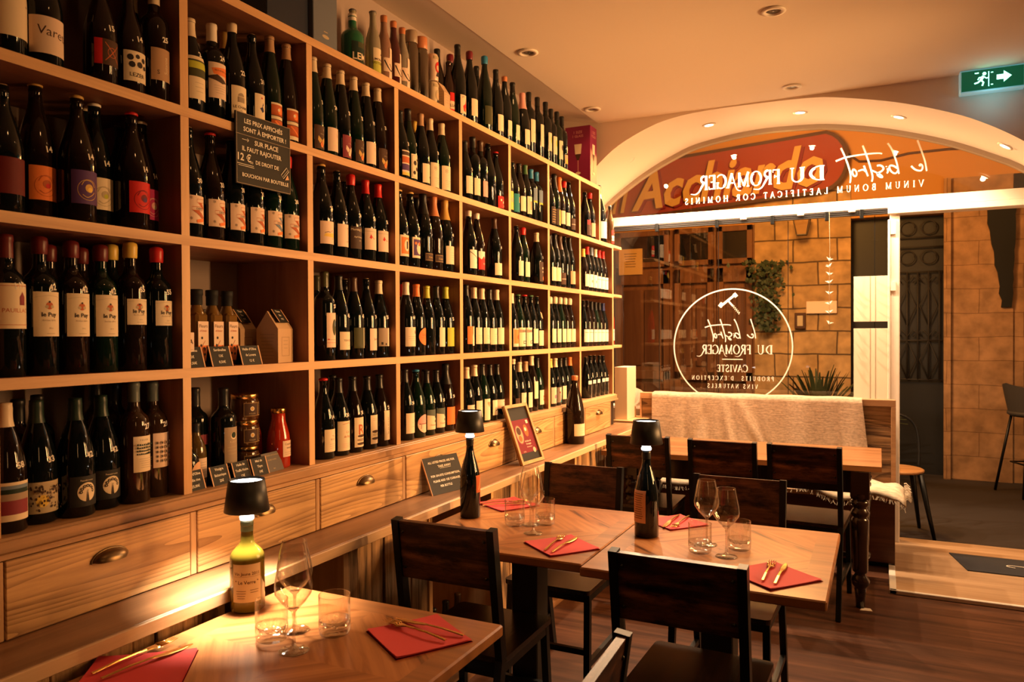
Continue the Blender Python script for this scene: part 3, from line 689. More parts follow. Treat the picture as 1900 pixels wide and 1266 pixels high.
for i, (x, y, nm) in enumerate(((.10, 3.46, 'round recessed downlight above the middle of the rack, dark lens'), (.06, 4.52, 'round recessed downlight above the far end of the rack'), (1.235, 4.63, 'round recessed downlight nearest the arch crown'), (1.27, 3.50, 'round recessed downlight at the top edge of the view'))):
    t = thing('ceiling_downlight', nm, 'downlight', (x, y, 2.86), group='dark recessed downlights in the ceiling')
    mb = MB(); mb.lathe([(.034,.0),(.052,-.001),(.054,-.006),(.036,-.010),(.032,.002)], 28); mb.build('ring', white_p, t)
    mb = MB(); mb.lathe([(.0,-.004),(.018,-.002),(.028,-.004),(.034,-.001)], 20); mb.build('bulb', bulb_off, t)
    lamp('downlight_glow', 'SPOT', (x, y, 2.845), (2.5, 3, 3, 2.5)[i], WARM, .03, (x, y, 0), 120, .8)
for x, y, p_ in ((1.3, 2.45, 6), (1.2, 1.2, 5), (2.4, 3.6, 7), (1.9, -.6, 5)): lamp('downlight_glow', 'SPOT', (x, y, 2.84), p_, WARM, .04, (x-.2, y, 0), 140, .8)

# exit sign
t = thing('exit_sign', 'glowing green emergency exit sign with running figure and arrow', 'sign', (2.232, 4.80, 2.80))
mb = MB(); mb.box((-.15,-.02,-.062), (.15,.045,.060), .004); mb.box((-.10,-.012,.058),(.10,.03,.068)); mb.build('housing', mat('sign_housing', (.55,.72,.74), .4, emit=(.12,.5,.55), es=.35), t)
mb = MB(); mb.box((-.142,-.024,-.054), (.142,-.02,.052)); mb.build('panel', mat('sign_green', (.0,.07,.03), .3, emit=(.0,.20,.085), es=.3), t)
gw = mat('sign_white', (.5,1,.8), .5, emit=(.25,1,.62), es=4.2)
def flatmesh(arts, org, m_, name, par):
    mb = MB()
    for vs, fs, c in arts: mb.add([(org[0]+x, org[1], org[2]+y) for x, y in vs], fs)
    return mb.build(name, m_, par)
fig = [art_disc(-.036, .030, .009, 0), art_line([(-.040,.018),(-.052,-.002)], .013, 0), art_line([(-.052,-.002),(-.040,-.016),(-.046,-.034)], .008, 0), art_line([(-.052,-.002),(-.066,-.014),(-.082,-.018)], .008, 0), art_line([(-.040,.016),(-.026,.004),(-.016,.008)], .006, 0), art_line([(-.042,.014),(-.060,.012),(-.066,.0)], .006, 0), art_rect(-.080,.034,-.062,.040,0), art_rect(-.018,-.040,-.014,.040,0), art_rect(-.006,.030,.004,.035,0), art_rect(-.006,-.034,.004,-.029,0)]
arr = [art_poly([(.020,-.010),(.052,-.010),(.052,-.026),(.088,.004),(.052,.034),(.052,.016),(.020,.016)], 0)]
flatmesh(fig, (0,-.0245,0), gw, 'running_figure', t); flatmesh(arr, (0,-.0245,0), gw, 'arrow', t)
lamp('exit_sign_light', 'POINT', (2.232, 4.72, 2.70), .35, (.25, .75, .9), .06)

# ================================================================ bottle rack
LV = [2.430, 2.066, 1.718, 1.357, 1.015]; TH = .026
rack = thing('bottle_rack', 'tall pine cubbyhole rack full of bottles along the left wall', 'shelf', (0, 0, 0))
Y0 = .955; ups = [Y0+.5*k for k in range(-1, 8)]
for k, z in enumerate(LV[:-1]):
    y1 = 4.843 if k == 0 else 5.113
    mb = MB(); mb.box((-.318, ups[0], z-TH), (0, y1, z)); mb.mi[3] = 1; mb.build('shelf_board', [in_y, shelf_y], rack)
mb = MB(); mb.box((-.318, ups[0], .985), (.012, 5.113, 1.015), .002); mb.build('shelf_board', rail_w, rack)
for i, y in enumerate(ups):
    for k in range(4):
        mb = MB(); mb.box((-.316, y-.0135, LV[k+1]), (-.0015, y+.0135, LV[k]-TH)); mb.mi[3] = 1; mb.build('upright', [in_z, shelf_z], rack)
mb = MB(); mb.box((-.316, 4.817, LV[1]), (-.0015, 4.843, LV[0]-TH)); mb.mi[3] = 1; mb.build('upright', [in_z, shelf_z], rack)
for k in range(1, 4):
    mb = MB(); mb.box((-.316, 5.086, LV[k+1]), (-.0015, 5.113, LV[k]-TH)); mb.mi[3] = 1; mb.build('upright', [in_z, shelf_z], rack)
for k in (1, 2, 3):
    mb = MB(); mb.box((-.12, 5.114, LV[k]-.02), (-.0, 5.30, LV[k]), .002); mb.build('bracket_shelf', shelf_x, rack)
# drawer unit
du = thing('drawer_unit', 'row of old pine drawers with brass cup handles under the bottle rack', 'drawers')
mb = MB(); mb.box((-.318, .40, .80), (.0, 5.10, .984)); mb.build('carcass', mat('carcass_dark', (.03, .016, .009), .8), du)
mb = MB(); mb.box((0, .40, .974), (.030, 5.115, .985)); mb.box((0, .40, .985), (.022, 5.115, 1.010), .002); mb.build('top_rail', rail_w, du)
def cup_handle(par, y, z):
    mb = MB(); n = 14; m_ = 7; vs = []
    for i in range(n+1):
        a = PI*i/n
        for j in range(m_+1):
            b = (PI/2)*j/m_
            vs.append((.031+.026*math.sin(b)*math.sin(a)**.6, y-.046*math.cos(a)*(1 if j else 1)*math.cos(b*.35), z-.006+.026*math.sin(a)*math.cos(b)))
    mb.add(vs, [(i*(m_+1)+j, i*(m_+1)+j+1, (i+1)*(m_+1)+j+1, (i+1)*(m_+1)+j) for i in range(n) for j in range(m_)], 0, True)
    mb.tube([(.031+.026*math.sin(PI*i/12)*.0+.001, y-.048*math.cos(PI*i/12), z-.006+.027*math.sin(PI*i/12)) for i in range(13)], .003, 6)
    return mb.build('cup_handle', brass_old, par)
for k in range(9):
    a = Y0-.5+.5*k; b = min(a+.5, 5.10)
    mb = MB(); mb.box((0, a+.003, .803), (.031, b-.022, .971), .002)
    d = mb.build('drawer', drawer_w, du)
    cup_handle(d, (a+b)/2-.008, .918)
    mb = MB(); mb.box((0, b-.019, .803), (.029, b, .971), .0015); mb.build('drawer_divider', wood('old_pine_post', (.26,.13,.06), (.6,.37,.19), 'z', .45, 1.2, (.2,.65), .1), du)
# ledge and low cabinets
mb = MB(); mb.box((-.02, .2, .775), (.195, 5.20, .800), .003); led = mb.build('ledge_board', ledge_w); tag(led, 'long narrow walnut ledge running below the drawers', 'ledge')
mb = MB(); mb.box((.195, .2, .768), (.205, 5.20, .800), .002); mb.build('front_edge', wood('pine_edge', (.46,.28,.15), (.68,.46,.27), 'y', .45, .8, (.25,.6), .03), led)
low = thing('low_cabinet', 'low cabinet below the ledge with rustic plank doors and open niches', 'cabinet')
mb = MB(); mb.box((-.30, .25, .0), (-.28, 5.1, .772)); mb.build('back_panel', mat('cabinet_inside', (.10, .05, .028), .8), low)
mb = MB(); mb.box((-.28, .25, .0), (.15, 5.1, .03)); mb.build('plinth', ledge_w, low)
for k in range(10):
    y = .40+.5*k
    mb = MB(); mb.box((-.28, y-.011, .03), (.178, y+.011, .772)); mb.build('side_panel', shelf_z, low)
    if k in (1, 3, 5, 7):
        rr = random.Random(k)
        a = y+.012; e = y+.488
        door = MB(); cuts = [a]
        while cuts[-1] < e-.06: cuts.append(cuts[-1]+rr.uniform(.04, .11))
        cuts[-1] = e
        for q in range(len(cuts)-1): door.box((.150, cuts[q]+.001, .035), (.168+rr.uniform(0, .006), cuts[q+1]-.001, .766), .002)
        door.build('plank_door', barn_w, low)
# ================================================================ bottles
PROF = {  # radius, height fraction
 'bd': (.0372, [(.0,.0),(.90,.0),(1,.012),(1,.635),(.97,.675),(.84,.715),(.60,.745),(.44,.775),(.385,.81),(.37,.95),(.40,.955),(.40,.985),(.35,1.0),(.0,1.0)]),
 'bg': (.0385, [(.0,.0),(.90,.0),(1,.014),(1,.46),(.98,.52),(.90,.585),(.76,.66),(.60,.73),(.46,.79),(.38,.84),(.345,.88),(.335,.955),(.37,.96),(.37,.985),(.33,1.0),(.0,1.0)]),
 'ch': (.0412, [(.0,.0),(.90,.0),(1,.014),(1,.45),(.985,.51),(.90,.585),(.75,.67),(.58,.75),(.44,.81),(.37,.86),(.335,.93),(.35,.935),(.36,.96),(.33,.965),(.34,1.0),(.0,1.0)]),
 'al': (.0365, [(.0,.0),(.90,.0),(1,.012),(1,.40),(.97,.48),(.86,.58),(.70,.69),(.53,.80),(.42,.86),(.375,.90),(.365,.96),(.40,.965),(.40,.985),(.36,1.0),(.0,1.0)]),
 'so': (.030, [(.0,.0),(.92,.0),(1,.015),(1,.50),(.93,.60),(.70,.70),(.48,.78),(.42,.86),(.40,.95),(.44,.955),(.44,.98),(.40,1.0),(.0,1.0)]),
 'mg': (.056, [(.0,.0),(.90,.0),(1,.014),(1,.44),(.98,.50),(.88,.58),(.72,.67),(.55,.76),(.40,.83),(.32,.88),(.29,.955),(.33,.96),(.33,.985),(.30,1.0),(.0,1.0)])}
PROF['cl'] = (.0425, [(.0,.0),(.90,.0),(1,.02),(1,.575),(.985,.61),(.86,.66),(.66,.70),(.46,.74),(.38,.78),(.33,.94),(.37,.945),(.37,.97),(.33,1.0),(.0,1.0)])
MESHC = {}
def radf(kind, H):
    r0, P = PROF[kind]
    def f(z):
        t = z/H
        for (a, za), (b, zb) in zip(P, P[1:]):
            if zb > za and za <= t <= zb: return r0*(a+(b-a)*(t-za)/(zb-za))
        return r0
    return f
def body_mesh(kind, H, m_):
    k = ('body', kind, H, m_.name)
    if k not in MESHC:
        r0, P = PROF[kind]; mb = MB(); mb.lathe([(max(r0*a, .0002), z*H) for a, z in P], 28); o = mb.build('tmp', m_); MESHC[k] = o.data; bpy.data.objects.remove(o)
    return MESHC[k]
def cap_mesh(kind, H, style, col):
    k = ('cap', kind, H, style, col)
    if k in MESHC: return MESHC[k]
    f = radf(kind, H); mb = MB()
    e = .0008
    if style == 'c':
        z0 = H-.052; pr = [(f(z0)+e, z0)]
        pr += [(f(z)+e, z) for z in (H-.040, H-.028, H-.016, H-.013, H-.006)]+[(f(H-.002)+e, H), (f(H)*.6, H+.0012), (.0002, H+.0012)]
    elif style == 's':
        z0 = H-.026; pr = [(f(z0)+e, z0), (f(H-.013)+e, H-.013), (f(H-.006)+e, H-.006), (f(H-.002)+e, H+.001), (.0002, H+.0015)]
    elif style == 'w':
        z0 = H-.034; r = f(H-.010); pr = [(f(z0)+.0015, z0-.003), (f(z0)+.003, z0), (r+.0025, H-.020), (r+.003, H-.008), (r+.0015, H+.001), (r*.6, H+.005), (.0002, H+.006)]
    elif style == 'r':
        r = f(H-.004); pr = [(r+.0005, H-.006), (r+.0022, H-.004), (r+.0015, H+.0), (r*.8, H+.0025), (.0002, H+.003)]
    elif style == 'f':
        z0 = H-.088; pr = [(f(z)+e*1.2, z) for z in (z0, H-.07, H-.05, H-.035)]+[(f(H-.02)+.002, H-.022), (f(H-.01)+.0035, H-.010), (f(H)+.002, H+.001), (f(H)*.6, H+.004), (.0002, H+.0045)]
    else:
        z0 = H-.006; pr = [(f(H)-.003, H-.001), (f(H)-.003, H+.003), (.0002, H+.003)]
    mb.lathe(pr, 22); m_ = capm(col) if style != 'n' else mat('cork', (.30, .19, .10), .8)
    o = mb.build('tmp', m_); MESHC[k] = o.data; bpy.data.objects.remove(o); return MESHC[k]
D = math.pi/180
def ribbon_art(c1, c2):
    return [art_text('*', -.020, .060, .022, 'darkink'), art_text('*', -.020, .004, .020, 'darkink'),
            art_line([(-.004,.068),(.022,.070),(.022,.060),(-.004,.058)], .0012, 'rust', True), art_poly([(-.002,.058),(.012,.059),(.024,.046),(.020,.040)], c1),
            art_line([(-.018,.046),(.018,.048),(.018,.038),(-.018,.036)], .0012, 'rust', True), art_text('DEMI', .004, .0385, .009, 'darkink'),
            art_poly([(-.016,.036),(.002,.037),(.024,.020),(.016,.014)], c1), art_poly([(-.006,.010),(.022,.018),(.022,.008),(-.004,.002)], c2)]
def bees(seed=3):
    rr = random.Random(seed); out = []
    for i in range(64):
        u = rr.uniform(-.036, .036); v = .062-.056*rr.random()**1.5
        out.append(art_disc(u, v, rr.uniform(.0014, .0024), 'darkink', n=7, sy=1.5))
    return out
def peacock():
    o = [art_disc(0, .034, .0225, 'cream', n=32), art_text('Peaceful scene', 0, .060, .0055, 'cream')]
    for k in range(7):
        a = PI*(.02+.16*k); o.append(art_disc(.0150*math.cos(a), .034+.0150*math.sin(a), .0036, 'ink', n=12)); o.append(art_disc(.0150*math.cos(a), .034+.0150*math.sin(a), .0014, 'cream', n=8))
    return o+[art_line([(0,.012),(0,.036)], .006, 'ink', w1=.001), art_disc(0, .038, .0012, 'ink', n=8)]
def grid_dots():
    o = []
    for i in range(4):
        for j in range(5):
            o += [art_disc(-.018+.012*i, .018+.012*j, .0044, 'mid', n=12), art_disc(-.018+.012*i, .018+.012*j, .0024, 'ink', n=8)]
    return o
def tesor():
    rr = random.Random(4); o = [art_text('T E S O R', -.002, .080, .006, 'ink')]
    for j in range(4):
        for i in range(9):
            o.append(art_rect(-.022+.005*i, .044+.008*j, -.0185+.005*i, .047+.008*j+rr.uniform(0,.003), 'dkgreen'))
        o.append(art_rect(-.022, .0445+.008*j, .022, .0455+.008*j, 'dkgreen'))
    return o+lines_art(0, .034, .038, 5, .0055, 'mid', .0007)
def lepuy(s=1):
    return [art_disc(.0, .066*s, .0085, 'rust', n=12), art_disc(-.006,.064*s,.004,'khaki',n=8), art_disc(.006,.064*s,.004,'khaki',n=8), art_disc(0, .0745*s, .0025, 'brown', n=8),
            art_text('le Puy', 0, .043*s, .0135, 'ink', .02), art_text('Emilien 2016', 0, .033*s, .0055, 'mid'), art_text('2016', .003, .016*s, .0045, 'mid'), art_line(smooth([(-.03,.084*s),(0,.088*s),(.03,.084*s)],4), .0006, 'khaki')]+lines_art(.002, .006, .02, 1, .003, 'mid')
def circle_art(c, hair='rust'):
    return [art_line(disc(0,.034,.0245,28)[0], .0012, c, True), art_disc(.002,.038,.010,c,n=16), art_disc(.004,.034,.006,hair,n=10), art_line(smooth([(-.014,.022),(-.004,.016),(.008,.022),(.016,.030)],4), .0016, c), art_line(smooth([(-.016,.044),(-.008,.056),(.008,.054),(.016,.042)],4), .0016, c)]
def butterfly(c1, c2):
    return [art_text('P.', .012, .062, .012, 'khaki'), art_text('PINOT NOIR', .004, .050, .004, 'khaki'), art_poly([(.0,.030),(-.016,.044),(-.018,.030),(-.010,.018)], c1), art_poly([(.0,.030),(.014,.042),(.018,.032),(.010,.016)], c1), art_poly([(0,.030),(-.008,.016),(-.004,.006),(.004,.006),(.008,.016)], c2), art_line([(0,.014),(0,.040)], .0016, 'darkink')]+lines_art(.004, .006, .02, 1, .003, 'khaki')
# key: (z0, z1, half width in m, colour, art, words)
LB = {
 'bigcream': (.045,.165,.055,'cream',[art_disc(.03,.075,.003,'mid',n=8)],'large cream label'),
 'varet': (.03,.115,.052,'peach',[art_text('Varetin', .008, .040, .030, 'brown', ang=-.08)],'peach label reading Varetin'),
 'redscript': (.055,.118,.034,'brown',[art_rect(-.034,.0,-.016,.063,'red'),art_line([(-.010,.055),(.028,.010)], .002,'rust'),art_line([(-.010,.010),(.028,.055)], .002,'rust'),art_line(disc(.008,.032,.012,16)[0],.0014,'rust',True)],'red and brown patterned label'),
 'lezer': (.035,.112,.034,'cream',[art_disc(-.018,.060,.008,'ink',n=9),art_disc(.0,.064,.006,'ink',n=7),art_disc(.018,.058,.007,'ink',n=9),art_disc(-.014,.042,.008,'ink',n=8),art_disc(.006,.044,.008,'ink',n=9),art_disc(.022,.040,.006,'ink',n=7),art_text('LEZER', 0, .012, .014, 'ink')],'cream label with black blots reading LEZER'),
 'tanscript': (.055,.140,.030,'tan',[art_text('Suzanne', .014, .042, .014, 'cream', ang=PI/2), art_text('S', -.012, .016, .016, 'ink')],'tan label with vertical script'),
 'darkred': (.045,.125,.036,'darkred',[],'dark red label'),
 'orangeart': (.045,.125,.036,'orange',circle_art('rust','red'),'orange label with a drawn head'),
 'purpleart': (.045,.125,.038,'purple',circle_art('gold','yellow'),'purple label with a gold drawing'),
 'creamart': (.045,.125,.034,'cream',circle_art('khaki','lime'),'cream label with a pale drawn head'),
 'redart': (.045,.125,.036,'red',circle_art('maroon','purple'),'bright red label with a drawn head'),
 'magenta': (.040,.122,.034,'magenta',circle_art('pink','cream'),'magenta label with white figures'),
 'pauillac': (.105,.205,.034,'cream',[art_text('PAUILLAC', .0, .036, .013, 'rust'), art_rect(.006,.052,.020,.070,'burg'), art_poly([(.006,.070),(.020,.070),(.013,.082)],'burg'), art_rect(-.034,.008,.034,.009,'rust'), art_rect(-.034,.094,.034,.095,'rust')],'cream label reading PAUILLAC'),
 'lepuy': (.088,.190,.033,'cream',lepuy(1.06),'tall cream label reading le Puy'),
 'lepuys': (.112,.178,.030,'cream',lepuy(.70),'short cream label reading le Puy'),
 'photo': (.03,.115,.036,'cream',[art_rect(-.034,.014,.032,.078,'mid'),art_rect(-.034,.014,.032,.045,'burg'),art_rect(-.034,.060,.032,.070,'dkgreen'),art_rect(-.034,.070,.032,.078,'slate')],'label with a vineyard picture'),
 'bees': (.028,.100,.040,'khaki',[art_disc(-.012,.028,.014,'yellow',n=16)]+bees(),'yellowish label covered in bees'),
 'peacock': (.028,.100,.038,'slateboard',peacock(),'black label with a white feathered disc'),
 'tesor': (.080,.172,.030,'cream',tesor(),'cream label with dense black pattern'),
 'dots': (.080,.172,.028,'peach',grid_dots(),'cream label with rows of round eyes'),
 'rose': (.105,.160,.026,'rust',[art_rect(-.012,.03,-.002,.04,'cream')],'rust label'),
 'greencream': (.045,.165,.030,'cream',[art_rect(-.03,.062,.03,.11,'olive'),art_rect(-.03,.085,.03,.105,'lime')]+lines_art(0,.045,.03,3,.012,'mid'),'green and cream label'),
 'orangewave': (.068,.170,.034,'peach',[art_poly([(-.026,.085),(.034,.094),(.034,.050),(.020,.066),(-.020,.068)],'orange'),art_poly([(-.034,.062),(-.010,.068),(.028,.050),(.006,.044),(-.034,.056)],'darkink'),art_text('TECTUM SECUNDA', .006,.078,.0055,'darkink')]+lines_art(0,.036,.04,4,.007,'mid'),'white label with orange wave'),
 'champ': (.022,.120,.030,'cream',[art_text('LE CHAMP', 0,.032,.011,'darkink',.02),art_text('des',0,.024,.006,'mid'),art_text('BARBIERS',0,.008,.011,'darkink',.02),art_rect(-.012,.050,.012,.066,'mid'),art_disc(0,.068,.010,'mid',n=14,a1=PI)],'cream label reading LE CHAMP'),
 'rooster': (.018,.120,.020,'cream',[art_poly([(-.004,.058),(.008,.064),(.014,.052),(.006,.046)],'navy'),art_poly([(.004,.062),(.010,.078),(.012,.070)],'navy'),art_disc(.004,.090,.003,'red',n=8),art_text('clos', .006,.012,.008,'mid')],'narrow cream label with a blue rooster'),
 'redstripe': (.012,.112,.026,'cream',[art_rect(-.026,.060,.026,.094,'rust'),art_rect(-.026,.012,.026,.046,'rust'),art_disc(.006,.076,.011,'orange',n=14),art_disc(.0,.078,.005,'cream',n=9),art_line([(-.014,.042),(.018,.016)],.005,'orange'),art_rect(-.026,.046,.026,.048,'ink'),art_rect(-.026,.058,.026,.060,'ink')],'label of two red panels'),
 'ribbonr': (.040,.118,.036,'peach',ribbon_art('rust','orange'),'pale label with a red ribbon'),
 'ribbonb': (.040,.118,.036,'peach',ribbon_art('slate','orange'),'pale label with a blue ribbon'),
 'butter': (.012,.092,.030,'brown',butterfly('gold','orange'),'brown label with a gold butterfly'),
 'burgbut': (.012,.092,.030,'burg',butterfly('peach','cream'),'burgundy label with a pale butterfly'),
 'pale': (.018,.100,.032,'peach',[art_text('P.', .016,.070,.010,'mid'),art_poly([(0,.026),(-.012,.036),(-.014,.022)],'cream'),art_poly([(0,.026),(.012,.036),(.014,.022)],'cream')]+lines_art(.01,.060,.02,3,.004,'mid'),'plain pale label'),
 'yellowland': (.040,.118,.038,'peach',[art_poly([(-.026,.026),(-.020,.036),(.020,.038),(.026,.022)],'yellow'),art_line([(-.022,.038),(-.010,.042),(.0,.040)],.0016,'ink'),art_line([(.0,.040),(.010,.048),(.018,.044),(.022,.020)],.0012,'rust'),art_line([(.006,.018),(.026,.020)],.003,'khaki')],'pale label with a yellow field'),
 'sketch': (.040,.120,.030,'peach',[art_line(smooth([(.014,.062),(.018,.050),(.014,.038),(.018,.026),(.012,.014)],4),.0014,'ink'),art_line([(.004,.018),(.022,.020)],.001,'ink'),art_disc(.016,.066,.004,'mid',n=8)],'pale label with a small sketch'),
 'darkscript': (.040,.120,.036,'darkink',[art_text('Morning Tiger', .0,.066,.012,'cream'),art_text('April Aurore', .0,.040,.009,'cream'),art_text('2022',.004,.028,.006,'khaki')],'black label with white script'),
 'pinkfig': (.045,.125,.036,'peach',[art_rect(-.036,.068,.036,.069,'mid'),art_poly([(-.018,.044),(-.012,.058),(-.006,.048),(-.010,.040)],'red'),art_line([(-.006,.048),(.002,.040),(.006,.044)],.0018,'red')],'pale label with a small red figure'),
 'leaftall': (.045,.165,.030,'peach',[art_disc(.004,.070,.012,'olive',n=18,sy=2.4),art_disc(.010,.082,.006,'slate',n=10,sy=1.8),art_rect(-.030,.026,.03,.027,'mid'),art_rect(-.026,.026,-.020,.030,'red'),art_rect(-.030,.016,.03,.017,'red')],'tall label with a green leaf'),
 'terre': (.036,.100,.034,'cream',[art_text('TERRE DES', .002,.030,.009,'ink'),art_rect(.0,.014,.028,.0146,'mid')],'cream label reading TERRE'),
 'greencream2': (.040,.115,.036,'cream',[art_rect(-.036,.0,.010,.075,'olive'),art_rect(.010,.058,.036,.0585,'mid')],'half green half cream label'),
 'sem': (.030,.112,.028,'peach',[art_text('Sem', 0,.038,.013,'ink')],'pale label reading Sem'),
 'creamtan': (.045,.115,.034,'cream',[art_rect(-.034,0,.008,.07,'mid'),art_rect(-.024,.006,-.016,.016,'ink'),art_rect(-.006,.004,.0,.012,'ink')],'tan and cream label'),
 'smallcream': (.028,.106,.028,'cream',[art_text('Mas', .008,.052,.008,'mid'),art_text('BOLA', .006,.040,.009,'mid')]+lines_art(.004,.026,.03,3,.007,'mid'),'small plain cream label'),
 'colroy': (.020,.125,.034,'cream',[art_text('Col', .006,.062,.012,'rust'),art_text('de Roy', .006,.046,.012,'rust'),art_line([(-.016,.094),(.010,.098),(.026,.094)],.0014,'rust')]+lines_art(.002,.024,.05,3,.006,'pink'),'tall cream label reading Col de Roy'),
 'bigr': (.022,.130,.030,'cream',[art_text('R', .002,.046,.052,'rust',.02),art_disc(.002,.040,.020,'brown',n=18,sy=.25),art_disc(.002,.026,.022,'mid',n=18,sy=.25),art_disc(.002,.012,.022,'brown',n=18,sy=.22)],'label with a large red letter R'),
 'stack': (.022,.130,.024,'cream',[art_disc(.0,.046,.018,'brown',n=18,sy=.3),art_disc(.004,.034,.020,'khaki',n=18,sy=.3),art_disc(.0,.020,.020,'darkink',n=18,sy=.25)]+lines_art(0,.094,.03,2,.006,'mid'),'narrow label with stacked stones'),
 'vertical': (.026,.140,.020,'cream',[art_text('La Vie on y est', .004,.056,.011,'ink',ang=PI/2)],'narrow label with vertical writing'),
 'colourful': (.02,.12,.030,'peach',[art_rect(-.03,.05,.03,.075,'rust'),art_rect(-.03,.08,.03,.095,'darkink'),art_rect(-.03,.02,.03,.045,'purple'),art_rect(-.03,.0,.03,.012,'yellow')],'busy colourful label'),
 'ornate': (.02,.12,.024,'cream',[frame_art(-.020,.006,.020,.094,.0016,'ink'),art_disc(-.004,.064,.010,'ink',n=9),art_disc(.008,.040,.009,'brown',n=7),art_disc(-.008,.024,.008,'ink',n=8),art_disc(.010,.078,.005,'brown',n=7)],'ornate black and cream label'),
 'moth': (.015,.095,.034,'cream',[art_poly([(.014,.034),(.034,.056),(.032,.030)],'ink'),art_poly([(.014,.034),(.0,.024),(.012,.020)],'mid')],'cream label with a dark moth'),
 'flower': (.012,.118,.036,'cream',[art_text('*', -.012,.060,.045,'mid'),art_rect(-.020,.040,.03,.041,'mid')]+lines_art(.004,.032,.04,3,.008,'mid'),'cream label with a small flower'),
 'redframe': (.04,.125,.030,'cream',[art_rect(-.024,.010,.024,.076,'orange'),art_disc(.004,.044,.016,'cream',n=12,sy=1.5),art_rect(.0,.030,.010,.060,'ink')],'cream label with an orange picture'),
 'purpframe': (.04,.125,.032,'cream',[art_rect(-.026,.010,.028,.076,'purple'),art_disc(.006,.040,.018,'cream',n=12,sy=1.4),art_rect(-.002,.050,.014,.064,'rust'),art_disc(-.016,.06,.006,'orange',n=8)],'cream label with a purple picture'),
 'goldband': (.035,.068,.032,'darkink',[frame_art(-.028,.003,.030,.030,.001,'gold'),art_text('Cuvee', 0,.012,.011,'gold')],'small black and gold label'),
 'creamlines': (.035,.115,.034,'cream',lines_art(.004,.050,.03,4,.010,'mid'),'plain cream label'),
 'creamcrest': (.040,.118,.036,'cream',[art_disc(.014,.060,.006,'mid',n=10),art_rect(.008,.052,.020,.060,'mid')]+lines_art(0,.040,.05,3,.008,'mid'),'cream label with a small crest'),
 'orangedisc': (.04,.128,.034,None,[art_disc(.006,.040,.036,'orange',n=30),art_text('SALTO', .008,.042,.015,'rust',.02),art_line([(-.02,.036),(.034,.030)],.002,'rust')],'round orange label'),
 'creamnarrow': (.035,.118,.026,'cream',[art_rect(.018,.066,.022,.074,'mid')],'narrow plain cream label'),
 'lime': (.035,.118,.028,'lime',[art_text('VM', .018,.066,.010,'olive')]+lines_art(.010,.030,.02,1,.01,'yellow'),'lime green label'),
 'creamsmall': (.030,.112,.030,'cream',[art_text('n', .004,.040,.009,'rust'),art_rect(-.010,.026,.018,.0268,'mid')],'small cream label'),
 'pinkdisc': (.02,.12,.036,None,[art_disc(0,.040,.038,'pink',n=30),art_disc(0,.040,.038,'peach',n=20,a0=PI,a1=2*PI),art_rect(-.030,.038,.034,.041,'burg'),art_text('J', -.022,.024,.020,'burg')],'round pink label'),
 'bird': (.028,.112,.034,'cream',[art_poly([(-.034,.084),(-.034,.062),(.006,.056),(.010,.044),(.034,.062),(.034,.072),(.024,.084)],'greygreen'),art_poly([(.020,.068),(.034,.078),(.034,.084),(.022,.080)],'gold'),art_disc(.010,.034,.004,'ink',n=8,sy=1.6),art_text('Domaine', .0,.016,.010,'mid')],'cream label with a dark bird shape'),
 'orange': (.030,.108,.034,'orange',[],'plain orange label'),
 'pinklabel': (.04,.115,.030,'pink',[art_text('A.DI', -.002,.060,.008,'burg')],'pink label'),
 'reddots': (.01,.07,.034,'red',[art_disc(-.014,.040,.006,'cream',n=9),art_disc(.004,.030,.007,'cream',n=9),art_disc(.018,.046,.005,'cream',n=9),art_disc(.012,.012,.006,'cream',n=9)],'red label with white dots'),
 'arc': (.035,.122,.034,'white',[art_line(smooth([(-.034,.078),(-.010,.062),(.020,.046),(.034,.044)],5),.003,'ink'),art_text('LE', .010,.024,.012,'mid'),art_disc(.026,.076,.003,'ink',n=8)],'white label with a black arc'),
 'redpeak': (.035,.122,.034,'red',[art_poly([(-.034,.087),(-.034,.060),(-.018,.048),(.0,.066),(.012,.052),(.034,.070),(.034,.087)],'white'),art_text('ROC', .006,.024,.011,'cream')],'white and red mountain label'),
 'widecream': (.02,.080,.038,'cream',[art_disc(.024,.040,.004,'mid',n=10),art_line([(-.02,.026),(.02,.020)],.0008,'mid')],'wide low cream label'),
 'roseorange': (.04,.122,.036,'orange',[art_rect(-.006,-.008,.036,.082,'cream'),art_rect(.016,.058,.024,.068,'ink'),art_rect(.0,.040,.03,.041,'mid')],'orange and cream label'),
 'creamslash': (.035,.118,.034,'cream',[art_line([(.020,.030),(.028,.052)],.003,'ink')],'cream label with a dark slash'),
 'lowcream': (.06,.105,.036,'peach',[art_disc(.006,.034,.004,'darkink',n=8)],'short cream label'),
 'heart': (.012,.115,.030,'cream',[art_poly([(0,.060),(-.014,.080),(-.012,.090),(0,.086),(.012,.090),(.014,.080)],'tan')],'tall cream label with a leaf'),
 'swoosh': (.03,.105,.032,'cream',[art_line(smooth([(-.012,.022),(.004,.028),(.016,.044)],4),.005,'brown')],'cream label with a brown swoosh'),
 'yellow': (.02,.115,.034,'yellow',[art_disc(.0,.05,.012,'khaki',n=10)],'yellow label'),
 'teal': (.02,.115,.034,'teal',[art_rect(.004,.05,.024,.08,'yellow'),art_rect(.010,.058,.018,.072,'red')],'teal label'),
 'framed': (.03,.125,.034,'cream',[frame_art(-.022,.012,.024,.082,.003,'gold'),art_rect(-.014,.022,.018,.070,'tan')],'cream label with a framed picture'),
 'bluelab': (.11,.19,.030,'slate',[art_rect(-.03,.0,.03,.010,'lime')],'slate blue label'),
 'faded': (.02,.13,.030,'darkink',[art_rect(-.01,.07,.028,.08,'khaki'),art_rect(-.01,.05,.028,.058,'mid'),art_disc(.010,.018,.013,'orange',n=12)],'black label with an orange spot'),
